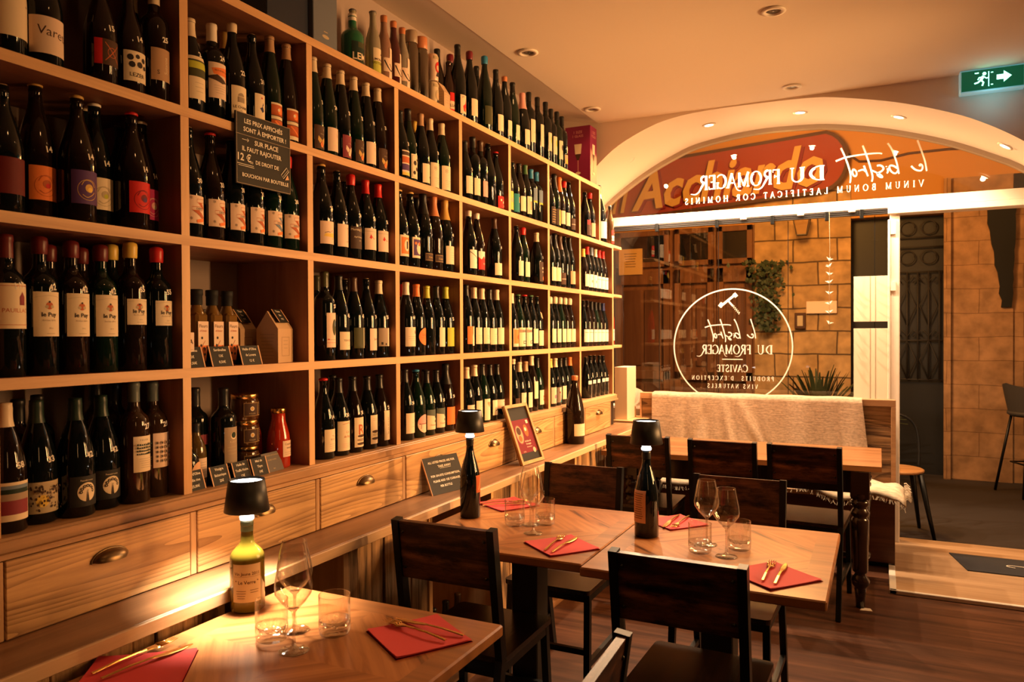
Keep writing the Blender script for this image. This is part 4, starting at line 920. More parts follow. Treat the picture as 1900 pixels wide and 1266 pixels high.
 'orangepic': (.02,.115,.036,'peach',[art_rect(-.032,.016,.030,.090,'orange'),art_disc(.0,.05,.012,'rust',n=10)],'orange picture label'),
 'bands': (.02,.120,.036,'cream',[art_rect(-.034,.074,.034,.090,'mid'),art_rect(-.010,.014,.034,.030,'ink'),art_rect(-.006,.018,.030,.026,'cream'),art_text('GRAND', .0,.078,.010,'brown')],'cream label with banded print'),
 'creamtag': (.02,.105,.034,'cream',lines_art(.0,.060,.04,2,.01,'mid')+[art_poly([(-.010,.190),(.012,.180),(.014,.162),(.0,.150),(-.010,.160)],'skin')],'cream label and an orange neck tag'),
 'darklow': (.02,.09,.034,'brown',[art_rect(-.03,.03,.03,.036,'mid')],'dark brown label'),
 'palefade': (.02,.115,.028,'peach',[art_rect(.0,.03,.02,.07,'tan')],'pale label with a faded picture'),
 'highcream': (.07,.165,.028,'cream',[],'high cream label'),
 'creamred': (.03,.112,.034,'cream',[art_rect(-.006,.022,.026,.050,'rust'),art_rect(.0,.030,.020,.042,'cream')],'cream label with a red stamp'),
 'golddots': (.02,.12,.030,'darkink',bees(9)[:0]+[art_disc(-.02+.01*(i%5),.012+.014*(i//5),.003,'gold',n=7) for i in range(30)],'black label with gold dots'),
 'yellow2': (.02,.115,.030,'darkink',[art_rect(-.004,0,.026,.09,'yellow')],'black and yellow label'),
 'tan': (.03,.11,.034,'skin',[],'tan label'),
 'pale2': (.02,.115,.034,'peach',[art_disc(.0,.04,.012,'lilac',n=12)],'pale label with a lilac flower'),
 'rainbow': (.02,.11,.034,'cream',[art_poly([(-.01,0),(.034,.06),(.034,.03),(.01,0)],'teal'),art_poly([(.01,0),(.034,.03),(.034,0)],'orange'),art_disc(-.012,.06,.006,'red',n=8)],'cream label with a rainbow corner'),
 'redwhite': (.02,.12,.034,'brown',[art_rect(-.03,.07,.03,.1,'red'),art_rect(.006,.0,.034,.07,'white')],'dark label with red and white blocks'),
 'pinkish': (.02,.11,.036,'skin',[art_rect(.022,0,.036,.09,'lilac')],'skin toned label'),
 'whitered': (.03,.115,.036,'white',[art_disc(-.004,.040,.010,'tan',n=12),art_rect(.004,.064,.03,.070,'rust')],'white label with red print'),
 'white': (.03,.112,.036,'white',[art_rect(-.03,.060,.03,.064,'tan')],'plain white label'),
 'stripe': (.005,.125,.034,None,[art_rect(-.030,.088,.034,.112,'white'),art_rect(.004,0,.026,.08,'white'),art_rect(.002,.124,.026,.132,'white')],'white crossed strip label'),
 'flame': (.02,.105,.028,'cream',[art_poly([(-.010,.012),(-.014,.034),(.0,.046),(.006,.070),(.014,.040),(.016,.020),(.004,.008)],'red'),art_poly([(.0,.010),(-.002,.026),(.010,.030),(.012,.016)],'orange'),art_text('JYS', -.012,.072,.010,'ink')],'cream label with a red flame'),
 'darkgold': (.03,.12,.036,'olive',[art_rect(.010,.010,.012,.08,'khaki'),art_rect(.016,.05,.03,.052,'khaki')],'dark olive label'),
 'creamfig': (.03,.108,.028,'cream',[art_disc(.012,.036,.008,'burg',n=9),art_rect(.008,.020,.018,.032,'brown')],'cream label with a small dark figure'),
 'tallcream': (.06,.185,.028,'cream',lines_art(.008,.03,.02,2,.01,'mid')+[art_disc(.0,.056,.004,'mid',n=8)],'tall cream label'),
 'greenleaf': (.06,.165,.028,'cream',[art_disc(.004,.066,.012,'lime',n=12,sy=1.8)],'cream label with a green leaf'),
 'tree': (.05,.160,.026,'cream',[art_disc(.004,.070,.012,'ink',n=10,sy=1.5),art_rect(.002,.03,.006,.06,'ink')],'cream label with a black tree'),
 'yellowlow': (.04,.095,.028,'khaki',[art_rect(-.02,0,.02,.03,'yellow')],'low yellow label'),
}
SHAPEW = {'bd': 'square-shouldered', 'bdp': 'pinkish', 'bg': 'sloping', 'ch': 'stout', 'al': 'slender'}
CAPW = {'c': '{} capsule', 's': 'short {} capsule', 'w': '{} wax top', 'r': '{} crown cap', 'f': '{} foil neck', 'n': 'bare neck'}
ROWW = {0: 'on rack top', 1: 'upper row', 2: 'second row', 3: 'third row', 4: 'lowest row'}
ORD = ['', 'first', 'second', 'third', 'fourth', 'fifth', 'sixth', 'seventh', 'eighth', 'ninth', 'tenth', 'eleventh', 'twelfth', 'thirteenth']
BAYW = {0: 'leftmost bay', 1: 'second bay', 2: 'third bay', 3: 'fourth bay', 4: 'fifth bay', 5: 'sixth bay', 6: 'seventh bay', 7: 'end bay'}
def label_mesh(kind, H, key, ang):
    k = ('lab', kind, H, key, ang)
    if k not in MESHC:
        z0, z1, hw, col, art, _ = LB[key]; sc = H/.31
        mb, ms = wrap((-hw, 0, hw, z1-z0, col) if col else None, art, radf(kind, H), ang, z0*sc)
        o = mb.build('tmp', ms); MESHC[k] = o.data; bpy.data.objects.remove(o)
    return MESHC[k]
def mark_mesh(kind, H, txt, ang, z):
    f = radf(kind, H)
    art = [art_text(txt, 0, 0, .019, 'chalk', .035, .12)]
    mb, ms = wrap(None, art, f, ang, z, .005, .0006)
    o = mb.build('tmp', ms); me = o.data; bpy.data.objects.remove(o); return me
def make_bottle(x, y, z, kind, H, cap, key='', price='', label='', group=None, glassm=None, ang=0, name='wine_bottle', cat='bottle', rz=None):
    rose = kind.endswith('p'); kd = kind.rstrip('p')
    t = thing(name, label, cat, (x, y, z), rz if rz is not None else random.uniform(-.10, .16), group)
    gm = glassm or (wine_amber if rose else random.choice([bottle_black]*4+[bottle_brown, bottle_green]))
    link('glass_body', body_mesh(kd, H, gm), t)
    st, col = cap.split()
    link('cork' if st == 'n' else ('crown_cap' if st == 'r' else 'capsule'), cap_mesh(kd, H, st, col), t)
    if key: link('paper_label', label_mesh(kd, H, key, ang), t)
    if price:
        zt = (LB[key][1]*H/.31 if key else .12)
        if kd == 'al': zt = .15
        link('price_mark', mark_mesh(kd, H, price, .25, min(max(zt+.018, H*.50), H*.62)), t)
    return t
BASEZ = {0: 2.430, 1: 2.066, 2: 1.718, 3: 1.357, 4: 1.015}
for b, r, x, y, kind, H, cap, key, price, back, i in BOTTLES:
    cw = CAPW[cap[0]].format({'greygreen': 'grey-green', 'dkgreen': 'dark green', 'darkred': 'dark red'}.get(cap.split()[1], cap.split()[1]))
    where = 'on the rack top' if b == 9 else '%s of %s' % (ROWW[r], BAYW[b])
    if back: lab = 'half hidden bottle with %s, %s at the back, %s' % (cw, ORD[i], where)
    else: lab = '%s, %s, %s from left, %s' % (LB[key][5] if key else 'unlabelled dark bottle', cw, ORD[i], where)
    if len(lab.split()) > 16: lab = '%s, %s from left, %s' % (LB[key][5] if key else 'unlabelled dark bottle', ORD[i], where)
    grp = 'bottles standing on the rack top' if b == 9 else 'bottles in the %s of the %s' % (ROWW[r], BAYW[b])
    make_bottle(x, y, BASEZ[r], kind, H, cap, key, price, lab, grp)
# ================================================================ other things on the rack
def chalk_tag(x, y, z, lines, label, rz=0, w_=.075, h=.052, lean=.30, frame=True, name='chalk_price_tag', group=None, board='slateboard', txt='chalk', ts=.0105, thick=.004, parent_frame='khaki'):
    """small board standing on its lower edge, facing +x, leaning back"""
    t = thing(name, label, 'price tag', (x, y, z), rz, group)
    n = Vector((math.cos(lean), 0, math.sin(lean))); uy = Vector((-math.sin(lean), 0, math.cos(lean))); ux = Vector((0, 1, 0))
    mb = MB(); o = Vector((0, 0, 0)); c = [o-ux*w_/2, o+ux*w_/2, o+ux*w_/2+uy*h, o-ux*w_/2+uy*h]
    mb.prism([p-n*thick for p in c], n*thick); mb.build('board', paper(board), t)
    mb = MB(); c2 = [Vector((-.004, -w_/2, 0)), Vector((-.004, w_/2, 0)), Vector((-.004-.4*h-.0, w_/2, 0)), Vector((-.004-.4*h, -w_/2, 0))]
    top = -n*thick+uy*h*.98; mb.add([(-.004-.30*h-.008, -w_/2+.004, 0), (-.004-.30*h-.008, w_/2-.004, 0), (top.x, w_/2-.004, top.z), (top.x, -w_/2+.004, top.z)], [(0,1,2,3)])
    mb.add([(-.006-.30*h-.008, -w_/2+.004, 0), (-.006-.30*h-.008, w_/2-.004, 0), (top.x-.002, w_/2-.004, top.z), (top.x-.002, -w_/2+.004, top.z)], [(3,2,1,0)]); mb.build('back_leg', paper('black'), t)
    arts = []
    if frame:
        arts += [art_rect(-w_/2, 0, -w_/2+.004, h, 'skin'), art_rect(w_/2-.004, 0, w_/2, h, 'skin')]
    n_ = len(lines)
    for i, s_ in enumerate(lines):
        arts.append(art_text(s_, 0, h*(1-(i+.80)/(n_+.3)), ts, txt, .02))
    mb, ms = plane_art(arts, (0,0,0), ux, uy, n); mb.build('writing', ms, t)
    return t
# hanging price board on the second bay
lean = 0
t = thing('chalk_notice_board', 'small black board with chalk writing hooked on the rack, prices to take away', 'notice board', (.006, 1.735, 1.995))
mb = MB(); mb.box((0, -.112, -.105), (.005, .112, .105)); mb.build('board', paper('slateboard'), t)
mb = MB(); mb.box((-.03, -.03, .06), (.0, .03, .064)); mb.build('hook', black_metal, t)
A = [art_text('LES PRIX AFFICHÉS', 0, .076, .019, 'chalk', .02), art_text('SONT À EMPORTER !', .006, .052, .019, 'chalk', .02), art_rect(-.112, .040, .112, .0414, 'mid'),
     art_line([(-.088,.027),(-.062,.027)], .0015, 'chalk'), art_line([(-.068,.032),(-.062,.027),(-.068,.022)], .0015, 'chalk'), art_text('SUR PLACE', .010, .018, .020, 'chalk', .02), art_text('IL FAUT RAJOUTER', -.008, -.006, .019, 'chalk', .02),
     art_text('12 €', -.080, -.036, .030, 'chalk', .02), art_text('.00', -.052, -.040, .010, 'chalk'), art_line([(-.108,-.046),(-.044,-.046)], .0016, 'chalk'), art_line([(-.104,-.051),(-.042,-.051)], .0016, 'chalk'), art_text('DE DROIT DE', .012, -.038, .016, 'chalk', .02), art_text('BOUCHON PAR BOUTEILLE', .006, -.082, .0155, 'chalk', .02),
     frame_art(-.110, -.103, .110, .103, .002, 'mid'), art_line([(.070,-.050),(.094,-.024),(.104,-.034),(.080,-.060)], .0018, 'chalk', True), art_line([(.076,-.056),(.100,-.030)], .001, 'chalk'), art_poly([(.086,-.064),(.104,-.060),(.098,-.046)], 'skin')]
mb, ms = plane_art(A, (.005, 0, 0), (0,1,0), (0,0,1), (1,0,0)); mb.build('writing', ms, t)

# olive oil bottles (square), third row of the second bay
def oil_bottle(x, y, z, label, lab=True):
    t = thing('olive_oil_bottle', label, 'bottle', (x, y, z), .12, 'square olive oil bottles')
    mb = MB(); mb.box((-.024, -.024, 0), (.024, .024, .155), .007)
    mb.lathe([(.022,.150),(.020,.160),(.015,.172),(.0125,.182),(.0125,.205)], 20); mb.build('glass_body', mat('oil_glass', (.16,.085,.02), .08, spec=.6, coat=.3), t)
    mb = MB(); mb.lathe([(.0165,.178),(.017,.182),(.017,.205),(.0185,.207),(.0185,.222),(.0165,.224),(.0002,.2245)], 20); mb.build('stopper', paper('black'), t)
    if lab:
        arts = [art_rect(-.021,.014,.021,.130,'peach'), art_rect(-.021,.014,.021,.060,'orange'), art_text('Fleurs', 0,.112,.014,'brown'), art_text("d'Olivier", 0,.100,.008,'rust')]+[art_disc(u, v, .004, 'ink', n=9) for u, v in ((-.006,.082),(-.010,.060),(.002,.052),(-.010,.036),(.004,.034))]+[art_line([(-.012,.050),(.006,.074)], .0012, 'rust'), art_line([(.002,.044),(.016,.060)], .002, 'brown')]
        mb, ms = plane_art(arts, (.0242,0,0), (0,1,0), (0,0,1), (1,0,0)); mb.build('paper_label', ms, t)
    return t
for x, y, n_, l in ((-.10, 1.575, 'labelled olive oil bottle, leftmost with label, between two chalk tags', 1), (-.10, 1.632, 'labelled olive oil bottle in the middle of the three labelled ones', 1), (-.10, 1.689, 'labelled olive oil bottle nearest the kraft paper boxes', 1), (-.165, 1.518, 'amber oil bottle behind, second from left in its row', 0), (-.17, 1.450+.035, 'amber oil bottle at far left behind, dark stopper', 0)):
    oil_bottle(x, y, 1.357, n_, l)
t = thing('white_card_box', 'small pale box with dark letters beside the oil bottles', 'box', (-.055, 1.492, 1.357), .05)
mb = MB(); mb.box((-.02,-.018,0),(.02,.018,.098),.001); mb.build('carton', paper('peach'), t)
mb, ms = plane_art([art_text('ÑA', 0,.066,.018,'brown',.02)]+lines_art(0,.05,.028,3,.014,'mid'), (.0201,0,0), (0,1,0), (0,0,1), (1,0,0)); mb.build('print', ms, t)
# kraft paper house boxes
kraft = mat('kraft_paper', (.60, .40, .24), .8)
def house_box(x, y, z, label, w_=.095, d=.075, h=.165, rz=0, sc=1, tagtxt=True):
    t = thing('kraft_paper_box', label, 'box', (x, y, z), rz, 'gabled kraft paper boxes')
    w_, d, h = w_*sc, d*sc, h*sc; hs = h*.66
    mb = MB(); mb.prism([(-d/2, -w_/2, 0), (d/2, -w_/2, 0), (d/2, -w_/2, hs), (0, -w_/2, h), (-d/2, -w_/2, hs)], (0, w_, 0)); mb.build('carton', kraft, t)
    arts = [frame_art(-.024,.022,.024,.082,.0010,'brown')]+lines_art(0,.070,.03,3,.012,'mid',.0014)
    mb, ms = plane_art(arts, (d/2,0,0), (0,1,0), (0,0,1), (1,0,0)); mb.build('print', ms, t)
    mb, ms = plane_art(lines_art(0,.090*sc,.055*sc,8,.011*sc,'mid',.0014), (0,-w_/2,0), (-1,0,0), (0,0,1), (0,-1,0)); mb.build('side_print', ms, t)
    return t
house_box(-.075, 1.865, 1.357, 'front gabled kraft box, farthest right, with a framed print', rz=.25)
house_box(-.17, 1.80, 1.357, 'middle gabled kraft box behind the front one', rz=.25)
house_box(-.255, 1.745, 1.357, 'rear gabled kraft box, mostly hidden, third of the row', rz=.25)
for x, y, z, n_, l in ((-.060, 1.868, 1.50, 'Tisane', 'small chalk tag on the roof of the front kraft box'), (-.155, 1.80, 1.50, 'Thym', 'small chalk tag on the roof of the middle kraft box'), (-.235, 1.745, 1.50, 'Poudre', 'small chalk tag on the roof of the rear kraft box')):
    chalk_tag(x+.022, y, z-.012, [n_, 'Bio', '9 €'], l, .25, .062, .050, .62)
chalk_tag(-.022, 1.497, 1.357, ['Sardinelles', '12€', '9,50€'], 'leftmost chalk tag on the third row, beneath the pale box', 0, .080, .060)
chalk_tag(-.022, 1.600, 1.357, ['Sardinelles', '12€', '8,50€'], 'chalk tag in front of the labelled oil bottles', 0, .078, .060)
chalk_tag(-.022, 1.715, 1.357, ["Huile d'Olive", 'de Lovers', '12 €'], 'chalk tag reading Huile d Olive before the kraft boxes', 0, .082, .060)
# bottom row of the second bay: oils, jars, sauces
def cyl_bottle(x, y, z, kind, H, body_m, cap, label, key=None, grp=None, name='glass_bottle'):
    return make_bottle(x, y, z, kind, H, cap, key or '', '', label, grp, body_m, name=name)
LB['olivetree'] = (.040,.160,.026,'mid',[art_disc(.004,.094,.011,'cream',n=16),art_disc(.004,.096,.009,'dkgreen',n=12),art_text('A LEON', .002,.074,.007,'cream'),art_disc(-.016,.010,.005,'ink',n=12)]+lines_art(0,.060,.04,3,.010,'khaki'),'tan')
LB['plainpale'] = (.03,.088,.020,'peach',lines_art(0,.045,.03,5,.007,'mid'),'pale')
LB['tomato'] = (.036,.088,.026,'peach',[art_text('Coulis de', 0,.038,.010,'brown'),art_text('tomate', .002,.026,.010,'brown')]+lines_art(0,.014,.04,2,.006,'mid'),'pale')
LB['plumb'] = (.12,.15,.020,'burg',[],'plum')
cyl_bottle(-.15, 1.610, 1.015, 'bd', .275, bottle_black, 'c black', 'tall dark bottle with plum label, behind the squat bottle', 'plumb')
cyl_bottle(-.095, 1.668, 1.015, 'bd', .272, bottle_black, 'c black', 'dark bottle with brown label and round tree emblem', 'olivetree')
cyl_bottle(-.105, 1.572, 1.015, 'so', .175, mat('vinegar_glass', (.09,.055,.015), .08, coat=.3), 's black', 'small amber bottle with pale label before the tall ones', 'plainpale')
cyl_bottle(-.20, 1.56, 1.015, 'so', .20, bottle_black, 's black', 'small black bottle at the back left of the lowest row')
t = thing('squat_bottle', 'squat black bottle with gold mesh neck and oval copper label', 'bottle', (-.075, 1.512, 1.015), .1)
mb = MB(); mb.lathe([(.0002,0),(.032,0),(.036,.006),(.037,.06),(.033,.085),(.020,.104),(.013,.112),(.012,.15),(.0002,.15)], 26); mb.build('glass_body', bottle_black, t)
mb = MB()
for j in range(6):
    for i in range(10):
        a = 2*PI*(i+.5*(j % 2))/10; mb.lathe([(.0002,.0022),(.0024,.0),(.0002,-.0022)], 6, cx=.0145*math.cos(a), cy=.0145*math.sin(a), cz=.112+.0065*j)
mb.build('mesh_net', gold, t)
mb, ms = wrap(None, [art_disc(.0,.046,.026,'skin',n=24,sy=1.1), art_disc(0,.036,.009,'brown',n=12)], lambda z: .0372, .3, 0); mb.build('oval_label', ms, t)
def jar(x, y, z, label):
    t = thing('honey_jar', label, 'jar', (x, y, z), .1, 'stacked dark jars with gold lids')
    mb = MB(); mb.lathe([(.0002,0),(.040,0),(.0425,.004),(.043,.058),(.040,.066),(.0385,.070)], 28); mb.build('glass_body', mat('jar_glass', (.07,.028,.008), .07, coat=.4), t)
    mb = MB(); mb.lathe([(.0395,.066),(.0415,.067),(.0415,.080),(.040,.082),(.0002,.082)], 28); mb.build('lid', gold, t)
    mb, ms = wrap((-.046,.012,.046,.056,'darkink'), [frame_art(-.044,.014,.004,.054,.0012,'gold'), frame_art(.006,.014,.045,.054,.0012,'gold'), art_disc(-.018,.036,.007,'chalk',n=14), art_disc(-.018,.036,.005,'gold',n=10), art_text('POLLEN', -.018,.019,.006,'khaki')]+lines_art(.026,.048,.028,5,.007,'khaki',.0012), lambda z: .0432, .1, 0, lift=.0004)
    mb.build('paper_label', ms, t); return t
for k, nm in enumerate(('bottom jar of the stack with gold lids, behind the grey card', 'middle jar of the stack with gold lids', 'top jar of the stack with gold lids')): jar(-.115, 1.772, 1.015+.0825*k, nm)
def sauce(x, y, label, lab):
    t = thing('tomato_sauce_bottle', label, 'bottle', (x, y, 1.015), 0, 'tomato sauce bottles')
    mb = MB(); mb.lathe([(.0002,0),(.034,0),(.037,.006),(.037,.085),(.034,.110),(.026,.140),(.022,.155),(.0215,.180)], 26); mb.build('glass_body', mat('tomato_sauce', (.42,.03,.012), .08, coat=.5), t)
    mb = MB(); mb.lathe([(.0225,.176),(.0245,.177),(.0245,.191),(.023,.193),(.0002,.193)], 24); mb.build('lid', gold, t)
    if lab:
        z0, z1, hw, col, art, _ = LB['tomato']; mb, ms = wrap((-hw,0,hw,z1-z0,col), art, lambda z: .0372, .25, z0); mb.build('paper_label', ms, t)
sauce(-.075, 1.878, 'red tomato sauce bottle with gold lid and handwritten label', 1); sauce(-.19, 1.872, 'red tomato sauce bottle standing behind another', 0)
for x, y, L_, nm, rz in ((-.018, 1.498, ["Huile d'Olive", 'vieille rive', '25,00€'], 'chalk tag at the left end of the lowest row, second bay', .1), (-.018, 1.590, ['Vinaigre', 'Balsamique', '25€'], 'chalk tag reading Vinaigre in the lowest row', .1), (-.018, 1.672, ['Huile de', 'Truffe Noire', '12€'], 'chalk tag third from left in the lowest row, second bay', .1), (-.018, 1.745, ['Miel de', 'Thym', '19€'], 'chalk tag beside the grey card, lowest row', .1)):
    chalk_tag(x, y, 1.015, L_, nm, rz, .074, .056, .30)
chalk_tag(-.030, 1.815, 1.015, ['TAPENADES ARTISANALES', 'OLIVES NOIRES', '', 'BIO'], 'grey printed card standing before the jars', .1, .088, .062, .35, False, 'printed_card', None, 'gray', 'khaki', .0062)

# rack top, left to right
RT = 2.430
t = thing('blue_gift_box', 'grey-blue gift box with small gilt emblem on the rack top', 'box', (-.10, 2.055, RT))
mb = MB(); mb.box((-.09,-.062,0),(.085,.062,.36),.002); mb.build('carton', mat('box_grey_blue', (.13,.15,.19), .5), t)
mb, ms = plane_art([art_disc(.0,.035,.018,'khaki',n=14,sy=.35), art_rect(-.010,.050,.010,.053,'khaki')], (.085,0,0), (0,1,0), (0,0,1), (1,0,0)); mb.build('emblem', ms, t)
t = thing('navy_gift_box', 'dark navy box left of the grey-blue box', 'box', (-.10, 1.89, RT))
mb = MB(); mb.box((-.09,-.095,0),(.07,.095,.36),.002); mb.build('carton', mat('box_navy', (.006,.014,.035), .4), t)
def soda(y, kind, H, m_, cap, key, label, x=-.08, name='soda_bottle'):
    return make_bottle(x, y, RT, kind, H, cap, key, '', label, 'drinks on the rack top', m_, 0, name)
LB['lemo'] = (.004,.10,.045,'dkgreen',[art_text('LEMO', .004,.030,.036,'cream',.02),art_rect(-.02,.075,.012,.095,'olive')],'x')
LB['lime1'] = (.03,.125,.026,'yellow',[art_text('LIMONADE', 0,.055,.010,'darkink'),art_text('DU COMTÉ', 0,.043,.010,'darkink'),art_rect(-.026,.07,.026,.095,'cream')],'x')
LB['lime2'] = (.03,.125,.028,'cream',[art_rect(-.028,0,.028,.045,'lime'),art_text('LIMONADE', .0,.048,.012,'darkink',.02),art_text('DU COMTÉ', .0,.034,.012,'darkink',.02),art_poly([(.004,.072),(.014,.080),(.026,.070)],'ink')],'x')
LB['cross'] = (.02,.150,.030,None,[art_rect(-.006,0,.024,.13,'peach'),art_rect(-.030,.034,.030,.088,'peach'),art_line(smooth([(-.026,.078),(-.010,.050),(.008,.040),(.022,.060)],4),.005,'ink'),art_line(smooth([(-.004,.066),(.010,.050)],3),.003,'ink')],'x')
LB['cola'] = (.02,.115,.028,'red',[art_rect(-.028,.020,.028,.056,'cream'),art_text('LUCKY', 0,.030,.018,'ink',.02),art_poly([(.0,.068),(.010,.082),(.016,.070)],'cream')],'x')
soda(2.285, 'cl', .210, mat('green_bottle', (.01,.12,.05), .12, coat=.3), 's white', 'lemo', 'short green lemonade bottle at the left of the drinks')
soda(2.352, 'so', .262, mat('lemonade_pale', (.35,.30,.18), .08, coat=.3), 'r gray', 'lime1', 'clear swing-top lemonade bottle with yellow label', -.13)
soda(2.413, 'so', .268, mat('lemonade_pale2', (.30,.27,.20), .08, coat=.3), 'r gray', 'lime2', 'clear swing-top lemonade bottle with lime and cream label')
soda(2.485, 'so', .278, mat('pink_drink', (.30,.16,.11), .08, coat=.3), 's copper', 'cross', 'pinkish drink bottle, copper cap, first with cross label')
soda(2.551, 'so', .280, mat('dark_red_drink', (.07,.012,.012), .08, coat=.3), 's copper', 'cross', 'dark red drink bottle, copper cap, second with cross label')
soda(2.613, 'so', .276, mat('pale_drink', (.26,.22,.17), .08, coat=.3), 's copper', 'cross', 'pale drink bottle, copper cap, third with cross label')
for y, c_, nm in ((2.680, 'mid', 'steel flask with grey lid on the rack top'), (2.757, 'copper', 'steel flask with copper lid on the rack top')):
    t = thing('steel_flask', nm, 'flask', (-.08, y, RT), 0, 'steel flasks on the rack top')
    mb = MB(); mb.lathe([(.0002,0),(.029,0),(.0305,.004),(.0305,.205),(.027,.222),(.024,.232),(.024,.240)], 28); mb.build('body', mat('flask_steel', (.22,.19,.15), .18, 1), t)
    mb = MB(); mb.lathe([(.0255,.236),(.0265,.237),(.0265,.284),(.025,.287),(.0002,.287)], 24); mb.build('lid', capm(c_), t)
def can(y, z, bg, hair, label):
    t = thing('drink_can', label, 'can', (-.075, y, z), 0, 'stacked drink cans')
    mb = MB(); mb.lathe([(.0002,.003),(.022,.003),(.024,.0),(.0265,.008),(.0265,.108),(.023,.118),(.021,.120),(.0002,.117)], 26); mb.build('body', mat('can_'+bg, PAPER[bg], .3, .2), t)
    arts = [art_rect(-.024,.095,.024,.108,'khaki'), art_disc(.004,.060,.020,hair,n=16,sy=1.3), art_disc(.0,.058,.0095,'skin',n=14,sy=1.25), art_poly([(-.012,.020),(.018,.020),(.010,.040),(-.004,.040)],'ink')]
    mb, ms = wrap(None, arts, lambda z: .0268, .1, 0); mb.build('print', ms, t)
can(2.838, RT, 'cream', 'khaki', 'lower of two stacked cans, plain pale print'); can(2.838, RT+.121, 'peach', 'red', 'upper of two stacked cans, red printed shape')
house_box(-.075, 2.912, RT, 'small kraft paper box on the rack top beside the cans', .062, .058, .135, rz=.1)
soda(2.985, 'so', .258, mat('cola', (.02,.006,.003), .08, coat=.3), 'n red', 'cola', 'cola bottle with red and white label beside the kraft box')
t = thing('glass_gift_box', 'purple wine glass box at the far end of the rack top', 'box', (-.09, 4.72, RT))
mb = MB(); mb.box((-.09,-.062,0),(.085,.062,.372),.002); mb.build('carton', mat('box_purple', (.24,.012,.07), .4), t)
arts = [art_text('1 SIZE', 0,.325,.024,'pink'), art_text('1 GLASS', 0,.300,.022,'pink'), art_poly([(-.026,.255),(.026,.255),(.020,.19),(-.020,.19)],'cream'), art_poly([(-.020,.188),(.020,.188),(.006,.150),(-.006,.150)],'brown'), art_rect(-.002,.07,.002,.15,'pink'), art_disc(0,.065,.018,'cream',n=16,sy=.5)]
mb, ms = plane_art(arts, (.085,0,0), (0,1,0), (0,0,1), (1,0,0)); mb.build('print', ms, t)
mb, ms = plane_art(arts, (0,-.062,0), (1,0,0), (0,0,1), (0,-1,0)); mb.build('side_print', ms, t)

# end bottles on the bracket shelves
make_bottle(-.062, 4.975, 2.066, 'mg', .40, 'c black', '', '', 'magnum bottle with large white label past the rack end', None, bottle_black, name='magnum_bottle')
ch = [o for o in C.objects if o.name.startswith('magnum_bottle')][-1]
mb, ms = wrap((-.05,0,.05,.115,'white'), lines_art(0,.06,.05,2,.02,'peach'), radf('mg', .40), .0, .03); mb.build('paper_label', ms, ch)
make_bottle(-.055, 5.20, 2.066, 'so', .29, 's black', 'cola', '', 'small black-capped bottle with pink label on end bracket', None, mat('liqueur', (.06,.03,.01), .08, coat=.4), name='liqueur_bottle')
make_bottle(-.055, 5.20, 1.357, 'so', .33, 'c black', 'white', '', 'bright red liqueur bottle on the bracket shelf at rack end', None, mat('red_liqueur', (.50,.015,.01), .1, coat=.4), name='liqueur_bottle')
make_bottle(-.060, 5.20, 1.718, 'so', .20, 's gold', '', '', 'small amber bottle on the middle bracket shelf', None, mat('liqueur', (.06,.03,.01)), name='liqueur_bottle')
# magnum, easel notices on the ledge
make_bottle(.085, 4.131, .80, 'mg', .395, 's copper', '', '', 'big brown magnum bottle standing on the ledge', None, mat('magnum_glass', (.014,.007,.004), .06), name='magnum_bottle')
ch = [o for o in C.objects if o.name.startswith('magnum_bottle')][-1]
mb, ms = wrap((-.048,0,.048,.070,'cream'), lines_art(.006,.045,.05,3,.014,'mid')+[art_rect(.034,.016,.037,.05,'mid')], radf('mg', .395), -.55, .048); mb.build('paper_label', ms, ch)
def leaning(name, label, cat, y, x0, rz, w_, h, lean, arts, board_m, frame_m=None, fw_=.012):
    t = thing(name, label, cat, (x0, y, .80), rz)
    n = Vector((math.cos(lean), 0, math.sin(lean))); uy = Vector((-math.sin(lean), 0, math.cos(lean))); ux = Vector((0, 1, 0))
    def quad(u0, v0, u1, v1, d0, d1, m_, nm):
        mb = MB(); mb.prism([ux*u+uy*v+n*d0 for u, v in ((u0,v0),(u1,v0),(u1,v1),(u0,v1))], n*(d1-d0)); return mb.build(nm, m_, t)
    quad(-w_/2, .001, w_/2, h, -.006, .0, board_m, 'board')
    if frame_m:
        mb = MB()
        for u0, v0, u1, v1 in ((-w_/2, 0, w_/2, fw_), (-w_/2, h-fw_, w_/2, h), (-w_/2, fw_, -w_/2+fw_, h-fw_), (w_/2-fw_, fw_, w_/2, h-fw_)):
            mb.prism([ux*u+uy*v-n*.008 for u, v in ((u0,v0),(u1,v0),(u1,v1),(u0,v1))], n*.018)
        mb.build('frame', frame_m, t)
    mb, ms = plane_art(arts, (0,0,0), ux, uy, n); mb.build('writing', ms, t); return t
ca = [art_text('ALL LISTED PRICES ARE FOR', .0,.128,.0125,'chalk',.02), art_text('TAKE AWAY', .01,.108,.0135,'chalk',.02), art_line([(-.02,.104),(.045,.104)], .001,'chalk'),
      art_text('FOR ON-SITE CONSUMPTION,', .002,.072,.0125,'chalk',.02), art_text('PLEASE ADD 12€ CORKAGE', 0,.050,.0125,'chalk',.02), art_text('PER BOTTLE', -.012,.028,.0125,'chalk',.02)]
leaning('chalk_notice_board', 'small chalk board with white writing leaning on drawer above the ledge', 'notice board', 2.655, .115, -.22, .205, .155, .42, ca, paper('slateboard'), None)
t = [o for o in C.objects if o.name.startswith('chalk_notice_board')][-1]
mb = MB(); mb.prism([Vector((0,-.1027,0)), Vector((-.0,-.1027,0))+Vector((-math.sin(.42),0,math.cos(.42)))*.155, Vector((-.006,-.1027,0))+Vector((-math.sin(.42),0,math.cos(.42)))*.155, Vector((-.006,-.1027,0))], (0,-.002,0)); mb.build('edge', paper('skin'), t)
